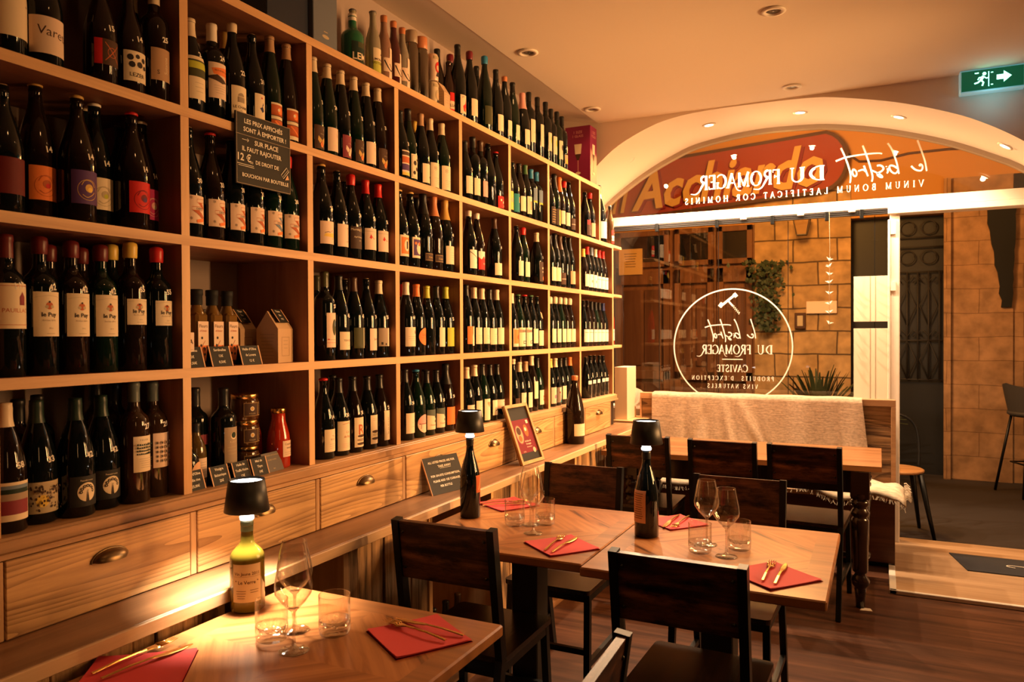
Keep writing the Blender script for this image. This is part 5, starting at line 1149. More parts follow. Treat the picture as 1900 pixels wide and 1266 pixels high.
pa = [art_rect(-.088,.02,.088,.285,'slateboard'), art_rect(-.088,.055,.088,.225,'maroon'), art_disc(-.038,.150,.034,'burg',n=22,sy=1.5), art_disc(-.038,.150,.030,'tan',n=22,sy=1.5), art_disc(-.038,.168,.020,'brown',n=14), art_disc(-.040,.130,.016,'rust',n=12), art_disc(.030,.165,.020,'rust',n=12,sy=1.6), art_disc(.028,.172,.010,'cream',n=10), art_text('Ardoise de', .018,.108,.013,'peach',.01), art_text('fromages', .018,.094,.013,'peach',.01), art_text('& charcuterie', .018,.080,.009,'peach'), art_disc(.055,.062,.014,'khaki',n=10), art_text('11.90', -.040,.058,.010,'peach'), art_rect(.050,.200,.070,.218,'peach')]
leaning('framed_poster', 'wood framed dark red menu poster leaning on the drawers above ledge', 'picture', 3.42, .135, -.10, .215, .305, .36, pa, paper('slateboard'), frame_w, .016)

for i, (y, c_) in enumerate(((2.50, 'w maroon'), (2.60, 'c black'), (2.70, 'c black'), (2.80, 'c brown'))):
    make_bottle(.06, y, .0305, 'bg', .30, c_, '', '', ('%s dark bottle from the left in open niche under the ledge' % ORD[i+1]).replace('dark bottle', 'unlabelled bottle'), 'bottles in the niche under the ledge', bottle_black)
# ================================================================ lettering on the window glass
GLASS_Y = 5.734
SCRIPT = [[(1.917,2.723),(1.945,2.635),(1.963,2.569),(1.971,2.512)],[(1.88,2.554),(1.899,2.532),(1.92,2.52),(1.939,2.519),(1.947,2.534),(1.945,2.552),(1.935,2.561),(1.928,2.554),(1.936,2.548)],[(1.739,2.723),(1.764,2.678),(1.793,2.587),(1.807,2.509)],[(1.798,2.547),(1.777,2.564),(1.757,2.57),(1.749,2.558),(1.76,2.531),(1.779,2.515),(1.793,2.518),(1.801,2.533)],[(1.738,2.553),(1.741,2.533),(1.735,2.519)],[(1.731,2.568),(1.731,2.563)],[(1.674,2.576),(1.691,2.578),(1.708,2.567),(1.713,2.551),(1.702,2.537),(1.68,2.526),(1.677,2.514),(1.691,2.499),(1.706,2.495),(1.702,2.506),(1.683,2.523),(1.641,2.549)],[(1.585,2.724),(1.603,2.672),(1.626,2.596),(1.644,2.521),(1.646,2.492),(1.642,2.472)],[(1.593,2.585),(1.604,2.552),(1.618,2.511)],[(1.607,2.543),(1.59,2.557),(1.576,2.557),(1.557,2.551)],[(1.529,2.569),(1.52,2.551),(1.527,2.526),(1.539,2.517),(1.547,2.527),(1.545,2.549),(1.529,2.569)],[(1.448,2.722),(1.476,2.653),(1.502,2.567),(1.51,2.517),(1.506,2.475)],[(1.415,2.634),(1.476,2.653),(1.551,2.661),(1.626,2.663),(1.684,2.661),(1.705,2.654)]]
K_, N_ = .15, .055
def arc(cx, cy, rx, ry, a0, a1, n=14): return [(cx+rx*math.cos(R(a0+(a1-a0)*i/n)), cy+ry*math.sin(R(a0+(a1-a0)*i/n))) for i in range(n+1)]
def sf(x, y, w_=.26): return ([(x-w_/2, y), (x+w_/2, y)], .045, None)
SER = {  # glyph: (advance, [(points, width, end width)])
 'D': (.82, [([(.16,0),(.16,1)],K_,None), (arc(.16,.5,.56,.485,-90,90),N_,None), (arc(.24,.5,.46,.42,-55,55),.12,None), sf(.16,.02), sf(.16,.98)]),
 'U': (.84, [([(.17,1),(.17,.35)]+arc(.42,.34,.25,.32,180,270),K_,N_), (arc(.42,.34,.25,.32,270,360)+[(.67,1)],N_,None), sf(.17,.98), sf(.67,.98,.2)]),
 'F': (.66, [([(.17,0),(.17,1)],K_,None), ([(.17,.97),(.60,.97),(.60,.80)],N_,None), ([(.17,.52),(.46,.52)],N_,None), ([(.46,.62),(.46,.42)],N_,None), sf(.17,.02)]),
 'E': (.68, [([(.17,0),(.17,1)],K_,None), ([(.17,.97),(.58,.97),(.58,.82)],N_,None), ([(.17,.52),(.46,.52)],N_,None), ([(.17,.03),(.60,.03),(.62,.2)],N_,None)]),
 'R': (.80, [([(.17,0),(.17,1)],K_,None), (arc(.36,.75,.24,.225,-90,90),.12,None), ([(.17,.975),(.36,.975)],N_,None), ([(.17,.525),(.36,.525)],N_,None), ([(.36,.52),(.78,.0)],.13,.10), sf(.17,.02)]),
 'Q': (.80, [([(.17,0),(.17,1)],K_,None), (arc(.36,.75,.24,.225,-90,90),.12,None), ([(.17,.975),(.36,.975)],N_,None), ([(.17,.525),(.36,.525)],N_,None), (smooth([(.36,.52),(.60,.16),(.80,-.12),(1.10,-.27),(1.5,-.22)],5),.14,.02), sf(.17,.02)]),
 'O': (.98, [(arc(.49,.5,.40,.49,0,360,30),N_,None), (arc(.46,.5,.36,.44,120,240),.13,None), (arc(.52,.5,.36,.44,-60,60),.13,None)]),
 'M': (1.06, [([(.17,0),(.17,1)],N_,None), ([(.14,1),(.52,.05)],K_,None), ([(.52,.05),(.90,1)],N_,None), ([(.88,0),(.88,1)],K_,None), sf(.17,.02,.22), sf(.88,.02)]),
 'N': (.92, [([(.17,0),(.17,1)],N_,None), ([(.14,1),(.76,.02)],K_,None), ([(.76,0),(.76,1)],N_,None), sf(.17,.02,.22), sf(.76,.98,.22)]),
 'A': (.84, [([(.08,0),(.44,1)],N_,None), ([(.42,1),(.78,0)],K_,None), ([(.20,.33),(.64,.33)],N_,None), sf(.08,.02,.2), sf(.78,.02)]),
 'a': (.84, [(smooth([(-.30,-.26),(-.05,-.20),(.14,.12),(.44,1)],5),.03,.07), ([(.42,1),(.78,0)],K_,None), ([(.20,.33),(.64,.33)],N_,None), sf(.78,.02)]),
 'G': (.90, [(arc(.50,.5,.42,.48,40,320,22),N_,None), (arc(.46,.5,.36,.44,120,240),.14,None), ([(.80,.0),(.80,.42)],.12,None), sf(.78,.42,.24)]),
 'C': (.84, [(arc(.50,.5,.42,.48,40,320,22),N_,None), (arc(.46,.5,.36,.44,120,240),.14,None), ([(.82,.68),(.82,.92)],N_,None)]),
 'V': (.84, [([(.08,1),(.44,0)],K_,None), ([(.42,0),(.78,1)],N_,None), sf(.08,.98), sf(.78,.98,.2)]),
 'I': (.42, [([(.20,0),(.20,1)],K_,None), sf(.20,.02,.3), sf(.20,.98,.3)]),
 'S': (.66, [(smooth([(.56,.80),(.48,.94),(.30,.98),(.14,.84),(.16,.66),(.36,.50),(.54,.36),(.54,.14),(.34,.02),(.14,.08),(.08,.22)],4),.11,None)]),
 'T': (.74, [([(.37,0),(.37,1)],K_,None), ([(.06,.82),(.06,.97),(.68,.97),(.68,.82)],N_,None), sf(.37,.02)]),
 'P': (.68, [([(.17,0),(.17,1)],K_,None), (arc(.34,.73,.26,.245,-90,90),.12,None), ([(.17,.975),(.34,.975)],N_,None), ([(.17,.485),(.34,.485)],N_,None), sf(.17,.02)]),
 'X': (.84, [([(.08,1),(.76,0)],K_,None), ([(.76,1),(.08,0)],N_,None), sf(.08,.98,.2), sf(.76,.02,.2)]),
 'B': (.74, [([(.17,0),(.17,1)],K_,None), (arc(.34,.76,.22,.22,-90,90),.11,None), (arc(.34,.27,.28,.25,-90,90),.12,None), ([(.17,.975),(.34,.975)],N_,None), ([(.17,.53),(.36,.53)],N_,None), ([(.17,.02),(.34,.02)],N_,None)]),
 'L': (.66, [([(.17,0),(.17,1)],K_,None), ([(.17,.03),(.60,.03),(.62,.22)],N_,None), sf(.17,.98)]),
 'H': (.94, [([(.17,0),(.17,1)],K_,None), ([(.76,0),(.76,1)],K_,None), ([(.17,.52),(.76,.52)],N_,None), sf(.17,.02), sf(.17,.98), sf(.76,.02), sf(.76,.98)]),
 "'": (.24, [([(.12,1),(.10,.78)],.09,.03)]), ' ': (.46, [])}
def serif(txt, xr, xl, z0, h, track=0, bold=1.2):
    """mirrored text from world x = xr (first letter) leftwards to xl"""
    adv = sum(SER[c][0] for c in txt); sx = (xr-xl)/(adv+track*(len(txt)-1)); out = []; u = 0
    for c in txt:
        w_, st = SER[c]
        for pts, a, b in st:
            vs, fs = ribbon([(u*1+p[0], p[1]) for p in pts], a*bold, None if b is None else b*bold)
            out.append(([(xr-x*sx, z0+y*h) for x, y in vs], fs, 0))
        u += w_+track
    return out
vinyl = mat('window_vinyl', (.92, .88, .80), .7)
def on_glass(arts, nm, par, m_=vinyl):
    mb = MB()
    for q, (vs, fs, c) in enumerate(arts): mb.add([(x, GLASS_Y-.00012*q, z) for x, z in vs], fs)
    return mb.build(nm, m_, par)
def script_art(w_, tf=lambda p: p):
    out = []
    for s_ in SCRIPT:
        pts = smooth([tf(p) for p in s_], 5); vs, fs = ribbon(pts, w_, w_*.75); out.append((vs, fs, 0))
    return out
t = thing('window_lettering', 'white mirrored lettering on arched glass, script words beside serif capitals', 'lettering', (0,0,0), group='vinyl lettering on the glass')
on_glass(script_art(.0115), 'script_words', t)
on_glass(serif('DU', 1.346, 1.105, 2.512, .103, .12), 'word_du', t)
on_glass(serif('FQOMaGEQ', 1.050, .468, 2.512, .105, .0), 'word_fromager', t)
on_glass(serif('VINUM BONUM LAETIFICAT COR HOMINIS', 1.955, .366, 2.412, .044, .56, 1.1), 'latin_line', t)
t = thing('window_emblem', 'round white window emblem with corkscrew and mirrored shop name', 'lettering', (0,0,0), group='vinyl lettering on the glass')
ccx, ccz, cr = .7035, 1.338, .4265
on_glass([(*ribbon([(ccx+cr*math.cos(2*PI*i/96), ccz+cr*math.sin(2*PI*i/96)) for i in range(96)], .0095, None, True), 0)], 'ring', t)
tf = lambda p: (.876-(1.971-p[0])*(.366/.556), 1.372+(p[1]-2.472)*(.170/.252))
on_glass(script_art(.0085, tf), 'script_words', t)
on_glass(serif('DU', .995, .885, 1.283, .066, .10), 'word_du', t)
on_glass(serif('FQOMaGEQ', .845, .485, 1.283, .068, .0), 'word_fromager', t)
on_glass([([(.636,1.241),(.784,1.241),(.784,1.247),(.636,1.247)], [(0,1,2,3)], 0)], 'rule', t)
on_glass(serif('CAVISTE', .822, .597, 1.151, .052, .06), 'word_caviste', t)
on_glass(serif("PRODUITS  D'EXCEPTION", 1.003, .412, 1.088, .032, .45, 1.25), 'line_one', t)
on_glass(serif('VINS NATURELS', .891, .529, 1.030, .031, .40, 1.25), 'line_two', t)
ck = [ribbon([(.628,1.640),(.731,1.722)], .018), ribbon([(.640,1.662),(.618,1.634)], .030), ribbon([(.722,1.732),(.742,1.706)], .026), ribbon([(.679,1.681),(.700,1.655),(.715,1.640)], .013)]
zz = [(.715+.047*i/10+(.006 if i % 2 else -.006), 1.640-.058*i/10+(.005 if i % 2 else -.005)) for i in range(11)]
ck.append(ribbon(zz, .006)); on_glass([(a, b, 0) for a, b in ck], 'corkscrew', t)

# two cream panels behind the bench, paper crane garland
t = thing('cream_panel', 'upper of two cream boards standing in the window right corner', 'panel', (1.635, 5.705, 1.668), group='cream boards in the window')
mb = MB(); mb.box((-.105,-.006,-.155), (.105,.006,.155), .001); mb.build('board', mat('cream_board', (.80,.70,.54), .7), t)
mb = MB(); mb.box((-.004,-.008,-.155), (-.002,-.006,.155)); mb.box((.028,-.008,-.155), (.030,-.006,.155)); mb.build('seam', paper('mid'), t)
t2 = dup(t, None, (1.635, 5.705, 1.215), None, 'lower of two cream boards standing in the window right corner')
for c_ in t2.children: c_.scale = (1, 1, 1.62)
t = thing('crane_garland', 'string of small folded paper cranes hanging before the window', 'garland', (1.38, 5.60, 2.24))
mb = MB(); mb.tube([(0,0,.03),(.004,0,-.2),(0,0,-.5),(.002,0,-.78)], .0012, 5); mb.build('string', paper('mid'), t)
rr = random.Random(2)
for i, z in enumerate((-.30,-.345,-.40,-.455,-.53,-.60,-.66,-.735)):
    mb = MB(); a = rr.uniform(-.6, .6); s_ = .026
    mb.M = Matrix.Translation((0,0,z)) @ Matrix.Rotation(a, 4, 'Z') @ Matrix.Rotation(rr.uniform(-.4,.4), 4, 'Y')
    mb.add([(-s_,0,.012),(0,-.004,-.010),(0,.004,-.010),(s_,0,.014),(0,0,.006),(-.008,s_*.9,.016),(-.008,-s_*.9,.016),(.010,0,-.006)], [(0,1,4),(0,2,4),(3,1,4),(3,2,4),(5,2,4),(5,7,2),(6,1,4),(6,7,1)])
    mb.build('paper_crane', paper('white'), t)
# hooks' loose thread
# wire leaf basket and end board on the sill
t = thing('leaf_dish', 'pale striped leaf-shaped dish on the sill beside the bench', 'dish', (.03, 5.45, .885), .5)
mb = MB(); vs = []; n = 22
for i in range(n+1):
    a = PI*i/n; r_ = .13*(1+.0*i)
    for j in range(7):
        q = j/6; vs.append((-.13*math.cos(a)*(q**.7), .05*q*math.sin(a)+.006*math.sin(9*a)*q, .01+.14*q*math.sin(a)**.8 if a not in (0, PI) else .01))
mb.add(vs, [(i*7+j, i*7+j+1, (i+1)*7+j+1, (i+1)*7+j) for i in range(n) for j in range(6)], 0, False); o = mb.build('leaf', mat('dried_leaf', (.46,.38,.28), .7), t)
sm = o.modifiers.new('s', 'SOLIDIFY'); sm.thickness = .002
t = thing('end_board', 'pale upright board between the rack end and the window', 'board', (.0, 5.30, .80))
mb = MB(); mb.box((-.05,-.02,.012), (.045,.20,.395), .002); mb.build('board', mat('pale_board', (.74,.60,.44), .5), t)
mb = MB(); mb.box((-.05,-.06,.0), (.16,.28,.012), .002); mb.build('base', shelf_x, t)
# ================================================================ tables and chairs
def top_material(name, cx, cy, hw, hh):
    """parquet top: frame boards around concentric diamonds of dark grained wood"""
    M = mat(name, (.4,.2,.1), .30, spec=.4, coat=.15); M.node_tree.nodes['Principled BSDF'].inputs['Coat Roughness'].default_value = .18
    nt, N, L, b = nodes(M)
    tc = N.new('ShaderNodeTexCoord'); sp = N.new('ShaderNodeSeparateXYZ'); L.new(tc.outputs['Object'], sp.inputs[0])
    def mth(op, a, b_=None, c_=None):
        q = N.new('ShaderNodeMath'); q.operation = op
        for k, v in enumerate((a, b_, c_)):
            if v is None: continue
            if isinstance(v, (int, float)): q.inputs[k].default_value = v
            else: L.new(v, q.inputs[k])
        return q.outputs[0]
    ax = mth('ABSOLUTE', sp.outputs[0]); ay = mth('ABSOLUTE', sp.outputs[1])
    u = mth('ADD', ax, ay); v = mth('SUBTRACT', sp.outputs[0], sp.outputs[1])
    cb = N.new('ShaderNodeCombineXYZ'); L.new(mth('MULTIPLY', u, 30), cb.inputs[0]); L.new(mth('MULTIPLY', v, 2.2), cb.inputs[1])
    L.new(mth('MULTIPLY', mth('SIGN', mth('MULTIPLY', sp.outputs[0], sp.outputs[1])), 3.1), cb.inputs[2])
    n1 = N.new('ShaderNodeTexNoise'); n1.inputs['Scale'].default_value = 1; n1.inputs['Detail'].default_value = 4; n1.inputs['Distortion'].default_value = .8; L.new(cb.outputs[0], n1.inputs['Vector'])
    fb = mth('MULTIPLY', mth('FLOOR', mth('MULTIPLY', u, 9.5)), .61); wn = N.new('ShaderNodeTexWhiteNoise'); wn.noise_dimensions = '1D'; L.new(fb, wn.inputs['W'])
    inner_f = mth('MULTIPLY_ADD', wn.outputs['Value'], .22, n1.outputs['Fac'])
    r1 = ramp(N, [(.40, (.055,.020,.008)), (.53, (.32,.112,.034)), (.80, (.50,.205,.070))]); L.new(inner_f, r1.inputs[0])
    # frame
    mp = N.new('ShaderNodeMapping'); mp.inputs['Scale'].default_value = (1.6, 24, 10); L.new(tc.outputs['Object'], mp.inputs[0])
    n2 = N.new('ShaderNodeTexNoise'); n2.inputs['Detail'].default_value = 4; n2.inputs['Scale'].default_value = 1; L.new(mp.outputs[0], n2.inputs['Vector'])
    r2_ = ramp(N, [(.3, (.22,.088,.034)), (.7, (.44,.185,.066))]); L.new(n2.outputs['Fac'], r2_.inputs[0])
    e = mth('MAXIMUM', mth('GREATER_THAN', ax, hw-.072), mth('GREATER_THAN', ay, hh-.072))
    mx = N.new('ShaderNodeMix'); mx.data_type = 'RGBA'; L.new(e, mx.inputs[0]); L.new(r1.outputs[0], mx.inputs[6]); L.new(r2_.outputs[0], mx.inputs[7]); L.new(mx.outputs[2], b.inputs['Base Color'])
    return M
def table(x0, x1, y0, y1, label):
    cx, cy = (x0+x1)/2, (y0+y1)/2; hw, hh = (x1-x0)/2, (y1-y0)/2
    t = thing('bistro_table', label, 'table', (cx, cy, 0), 0, 'square wooden bistro tables')
    mb = MB(); mb.box((-hw, -hh, .722), (hw, hh, .75), .004)
    mb.build('tabletop', top_material('parquet_top', cx, cy, .345, .355), t)
    mb = MB(); mb.box((-.05,-.05,.02), (.05,.05,.70), .004); mb.build('pedestal', mat('pedestal_grey', (.035,.030,.028), .45, .4), t)
    mb = MB(); mb.box((-.22,-.22,.0), (.22,.22,.018), .004); mb.box((-.20,-.20,.70), (.20,.20,.721), .003); mb.build('base_plate', black_metal, t)
    return t
table(.215, .880, .905, 1.608, 'nearest square table, lit by the lamp on the olive green bottle')
table(.215, .882, 2.128, 2.835, 'square table beside the ledge holding the black bottle lamp')
table(.886, 1.568, 2.100, 2.835, 'square table away from the ledge, right half of the joined pair')

def make_chair(x, y, rz, label):
    t = thing('bistro_chair', label, 'chair', (x, y, 0), rz, 'black metal chairs with dark wooden boards')
    H_ = .862; yt = -.055
    for s in (-1, 1):
        mb = MB(); X = s*.170
        P = [(X, -.105, 0), (X, .002, .45), (X, yt, H_)]
        for a, b_ in zip(P, P[1:]): mb.bar(a, b_, .024, .032)
        mb.build('rear_post', black_metal, t)
        mb = MB(); mb.bar((s*.165, .345, .43), (s*.172, .375, 0), .024, .024, 0, (0,1,0)); mb.build('front_leg', black_metal, t)
        mb = MB(); mb.bar((s*.168, .0, .422), (s*.166, .36, .422), .020, .030, 0, (0,0,1)); mb.build('side_rail', black_metal, t)
        mb = MB(); mb.bar((s*.170, -.065, .165), (s*.170, .365, .165), .018, .022, 0, (0,0,1)); mb.build('side_stretcher', black_metal, t)
    mb = MB(); mb.bar((-.165, .352, .420), (.165, .352, .420), .020, .030, 0, (0,0,1)); mb.build('front_rail', black_metal, t)
    mb = MB(); mb.bar((-.165, .012, .420), (.165, .012, .420), .020, .030, 0, (0,0,1)); mb.build('rear_rail', black_metal, t)
    mb = MB(); mb.bar((-.170, .366, .215), (.170, .366, .215), .018, .022, 0, (0,0,1)); mb.build('front_stretcher', black_metal, t)
    mb = MB(); n = 5; pts = []
    for cx_, cy_, a0 in ((.182-.02,.378-.02,0), (-.182+.02,.378-.02,90), (-.182+.02,.012+.006,180), (.182-.02,.012+.006,270)):
        pts += [(cx_+.02*math.cos(R(a0+90*i/n)), cy_+.02*math.sin(R(a0+90*i/n)), .437) for i in range(n+1)]
    mb.prism(pts, (0,0,.018)); s_ = mb.build('seat', seatd, t)
    # back board between the posts, following their lean
    def yb(z): return .002+(yt-.002)*(z-.45)/(H_-.45)
    z0, z1 = .672, .857
    mb = MB(); mb.prism([(-.158, yb(z0)-.010, z0), (.158, yb(z0)-.010, z0), (.158, yb(z1)-.010, z1), (-.158, yb(z1)-.010, z1)], (0,.018,.002)); mb.build('backrest', seatw, t)
    for sx in (-1, 1):
        for z in (z0+.035, z1-.035):
            mb = MB(); mb.M = Matrix.Translation((sx*.146, yb(z)-.0105, z)) @ Matrix.Rotation(PI/2, 4, 'X'); mb.lathe([(.0002,.004),(.004,.003),(.0055,0)], 10); mb.build('bolt', mat('bolt', (.05,.05,.05), .3, 1), t)
    return t
c0 = make_chair(.48, 2.045, 0, 'chair turned away between the nearest table and the black bottle lamp table')
for x, y, a, nm in ((1.215, 2.000, -1.5, 'chair turned away at the near side of the right hand table'), (.508, 3.092, 180, 'chair facing the camera behind the black bottle lamp table'), (1.178, 3.085, 179, 'chair facing the camera behind the table with two wine glasses in view'),
                    (.455, 4.205, 1, 'leftmost of three chairs in front of the long table'), (.925, 4.200, 0, 'middle of three chairs in front of the long table'), (1.343, 4.195, -4, 'rightmost of three chairs in front of the long table'), (1.190, 1.245, 92, 'chair at the bottom edge, turned sideways, seen mostly as a back post')):
    dup(c0, None, (x, y, 0), R(a), nm)

# long table with turned legs
t = thing('long_table', 'long oak table with dark turned legs before the window bench', 'table', (0,0,0))
mb = MB(); mb.prism([(.21,4.235,.722),(1.700,4.300,.722),(1.700,5.00,.722),(.21,4.96,.722)], (0,0,.028)); mb.build('tabletop', big_w, t)
dk = mat('dark_turned_wood', (.020,.008,.005), .22, 0, .6, coat=.4)
mb = MB(); mb.box((.34,4.33,.60), (1.62,4.35,.721)); mb.box((.34,4.88,.60), (1.62,4.90,.721)); mb.box((.34,4.35,.60), (.36,4.88,.721)); mb.box((1.60,4.35,.60), (1.62,4.88,.721)); mb.build('apron', dk, t)
LP = [(.0002,0),(.022,0),(.024,.05),(.030,.10),(.026,.105),(.044,.125),(.046,.145),(.030,.17),(.026,.18),(.036,.19),(.037,.20),(.040,.35),(.045,.46),(.040,.47),(.034,.478),(.046,.49),(.048,.505),(.036,.52),(.034,.53),(.048,.545),(.046,.56),(.036,.57),(.05,.58),(.05,.60)]
for x, y in ((1.600,4.340),(.36,4.36),(1.60,4.88),(.36,4.88)):
    mb = MB(); mb.lathe(LP, 24, cx=x, cy=y); mb.box((x-.045,y-.045,.575), (x+.045,y+.045,.7215), .004); mb.build('leg', dk, t)
t = thing('folded_paper', 'small folded white paper wedged beneath the long table leg', 'paper', (1.628, 4.315, 0))
mb = MB(); mb.prism([(-.03,-.025,.0),(.03,-.015,.0),(.02,.02,.0),(-.02,.02,.0)], (0,0,.002)); mb.build('sheet', paper('white'), t)

# bench
t = thing('wooden_bench', 'plank-backed bench along the window with walnut seat box', 'bench', (0,0,0))
rr = random.Random(5); z = .44
mb = MB()
for z0, z1 in ((.44,.575),(.578,.70),(.703,.825),(.828,.955)): mb.box((.10, 5.465, z0), (1.757, 5.49+rr.uniform(0,.004), z1), .002)
mb.build('back_planks', barn_x, t)
mb = MB(); mb.box((.09,5.45,.957), (1.785,5.505,1.002), .003); mb.box((1.757,5.45,.44), (1.785,5.505,.957), .002); mb.box((.09,5.45,.44), (.10,5.505,.957)); mb.build('back_frame', wood('bench_frame', (.30,.15,.07), (.52,.30,.15), 'x', .5, .8, (.3,.7), .05), t)
mb = MB(); mb.box((.09,5.09,.418), (1.785,5.45,.448), .003); mb.build('seat_board', wood('bench_seat', (.40,.22,.11), (.56,.34,.19), 'x', .4, .8, (.3,.7), .04), t)
mb = MB(); mb.box((.10,5.13,.03), (1.775,5.15,.418)); mb.box((1.755,5.15,.03), (1.775,5.50,.418)); mb.build('seat_box', bench_w, t)
mb = MB(); mb.box((.12,5.16,.0), (1.74,5.45,.03)); mb.build('plinth', paper('black'), t)
def cloth_mat(name, col, sc):
    M = mat(name, col, .9, spec=.1); nt, N, L, b = nodes(M)
    tc = N.new('ShaderNodeTexCoord'); mp = N.new('ShaderNodeMapping'); mp.inputs['Scale'].default_value = (sc*.35, sc, sc*.5); L.new(tc.outputs['Object'], mp.inputs[0])
    n = N.new('ShaderNodeTexNoise'); n.inputs['Scale'].default_value = 1; n.inputs['Detail'].default_value = 5; L.new(mp.outputs[0], n.inputs['Vector'])
    mp2 = N.new('ShaderNodeMapping'); mp2.inputs['Scale'].default_value = (sc*.06, sc, sc*1.8); L.new(tc.outputs['Object'], mp2.inputs[0])
    n2 = N.new('ShaderNodeTexNoise'); n2.inputs['Scale'].default_value = 1; n2.inputs['Detail'].default_value = 3; L.new(mp2.outputs[0], n2.inputs['Vector'])
    mm = N.new('ShaderNodeMath'); mm.operation = 'MULTIPLY'; L.new(n.outputs['Fac'], mm.inputs[0]); L.new(n2.outputs['Fac'], mm.inputs[1])
    r = ramp(N, [(.12, tuple(x*.62 for x in col)), (.36, col)]); L.new(mm.outputs[0], r.inputs[0]); L.new(r.outputs[0], b.inputs['Base Color'])
    bp = N.new('ShaderNodeBump'); bp.inputs['Strength'].default_value = .5; bp.inputs['Distance'].default_value = .004; L.new(mm.outputs[0], bp.inputs['Height']); L.new(bp.outputs[0], b.inputs['Normal']); return M
linen = cloth_mat('linen', (.68,.50,.36), 150)
mb = MB(); nu, nv = 120, 22; vs = []
for j in range(nv+1):
    q = j/nv; s_ = q*.62-.10       # arc length, negative behind the top
    for i in range(nu+1):
        u = i/nu; x = .185+1.40*u+(.055*u-.0*(1-u))*max(0, s_)/.5
        amp = max(0, s_)*.06
        fold = 2.4*amp*(.5*math.sin(16*u+1.2*math.sin(5*u))+.35*math.sin(39*u+2)+.9*math.exp(-((u-.36-.10*s_)/.02)**2)+.7*math.exp(-((u-.42-.35*s_)/.025)**2)+.5*math.exp(-((u-.30+.25*s_)/.02)**2))
        if s_ < 0: y_, z_ = 5.512, 1.006+s_*1.0
        else: y_, z_ = 5.438-.02*s_-abs(fold)*.6, 1.012-s_
        if abs(s_) < .03: z_ = 1.010+.002*math.sin(30*u)-max(0, s_)*.6; y_ = 5.438+(.074 if s_ < 0 else 0)+(0 if s_ < 0 else -.0)
        vs.append((x, y_, z_))
mb.add(vs, [(j*(nu+1)+i, j*(nu+1)+i+1, (j+1)*(nu+1)+i+1, (j+1)*(nu+1)+i) for j in range(nv) for i in range(nu)], 0, True)
o = mb.build('linen_cloth', linen); tag(o, 'natural linen cloth draped over the bench back, gathered near its middle', 'cloth')
# throw on the seat with fringe
t = thing('fringed_throw', 'cream fringed throw spread along the bench seat', 'blanket', (0,0,0))
thm = cloth_mat('throw_wool', (.80,.68,.52), 70)
mb = MB(); nu, nv = 90, 16; vs = []; edge = []; rr = random.Random(8)
for j in range(nv+1):
    q = j/nv
    for i in range(nu+1):
        u = i/nu; x = .28+1.55*u; y_ = 5.40-.335*q-.02*math.sin(7*u+1)*q-.015*math.sin(19*u)*q
        z_ = .464+.016*math.sin(11*u+3*q)*math.sin(5*q+2*u)+.012*math.sin(31*u+6*q)+.014*(u > .86)
        over = 5.085-y_
        if over > 0: z_ -= over*.9+.01
        if x > 1.79: z_ -= (x-1.79)**1.0*.9
        z_ = max(z_, .452) if (y_ > 5.09 and x < 1.785) else z_
        vs.append((x, y_, z_))
        if j == nv: edge.append((x, y_, z_))
mb.add(vs, [(j*(nu+1)+i, j*(nu+1)+i+1, (j+1)*(nu+1)+i+1, (j+1)*(nu+1)+i) for j in range(nv) for i in range(nu)], 0, True)
o = mb.build('blanket', thm, t); so = o.modifiers.new('s', 'SOLIDIFY'); so.thickness = .007; so.offset = 1
mb = MB()
for k in range(260):
    u = rr.random()*(len(edge)-1); i = int(u); p = Vector(edge[i]).lerp(Vector(edge[min(i+1, len(edge)-1)]), u-i)
    mb.tube([p, p+Vector((rr.uniform(-.006,.006), -.006, -.012)), p+Vector((rr.uniform(-.014,.014), -.008+rr.uniform(-.01,.01), -.030))], .0018, 4, cap=False)
for k in range(110):
    y_ = 5.05+.34*rr.random(); p = Vector((1.83, y_, .452+rr.uniform(-.015,.03)))
    mb.tube([p, p+Vector((.012, rr.uniform(-.008,.008), .004)), p+Vector((.026+rr.uniform(0,.01), rr.uniform(-.015,.015), -.014))], .002, 4, cap=False)
f = mb.build('fringe', thm, t); f['kind'] = 'stuff'

# ================================================================ tableware
def glass_prof(outer_p, inner_p): return outer_p+inner_p[::-1]
WG = [(.0002,.0),(.033,.0),(.034,.0015),(.030,.003),(.012,.006),(.0045,.012),(.0035,.03),(.0033,.075),(.0045,.086),(.012,.094),(.026,.108),(.0395,.128),(.0415,.140),(.040,.155),(.034,.185),(.0285,.212)]
WI = [(.0002,.0925),(.008,.0945),(.025,.1095),(.0385,.129),(.0405,.140),(.039,.155),(.033,.185),(.0276,.212)]
TG = [(.0002,.0),(.033,.0),(.0355,.004),(.0365,.030),(.0365,.092)]
TI = [(.0002,.016),(.020,.017),(.031,.021),(.0340,.030),(.0350,.092)]
def wineglass(x, y, label, sc=1.0):
    t = thing('wine_glass', label, 'wine glass', (x, y, .7505), 0, 'stemmed wine glasses on the tables')
    mb = MB(); mb.lathe([(r*sc, z*sc) for r, z in WG[7:]], 40); mb.lathe([(r*sc, z*sc) for r, z in WI], 40)
    mb.lathe([((WG[-1][0]-.0005+.0006*math.cos(k*PI/3))*sc, (.212+.0006*math.sin(k*PI/3))*sc) for k in range(6)], 40, close=True); mb.build('bowl', thin_clear, t)
    mb = MB(); mb.lathe([(r*sc, z*sc) for r, z in WG[:10]]+[(.0002, .0925*sc)], 32); mb.build('stem', sparkle, t); return t
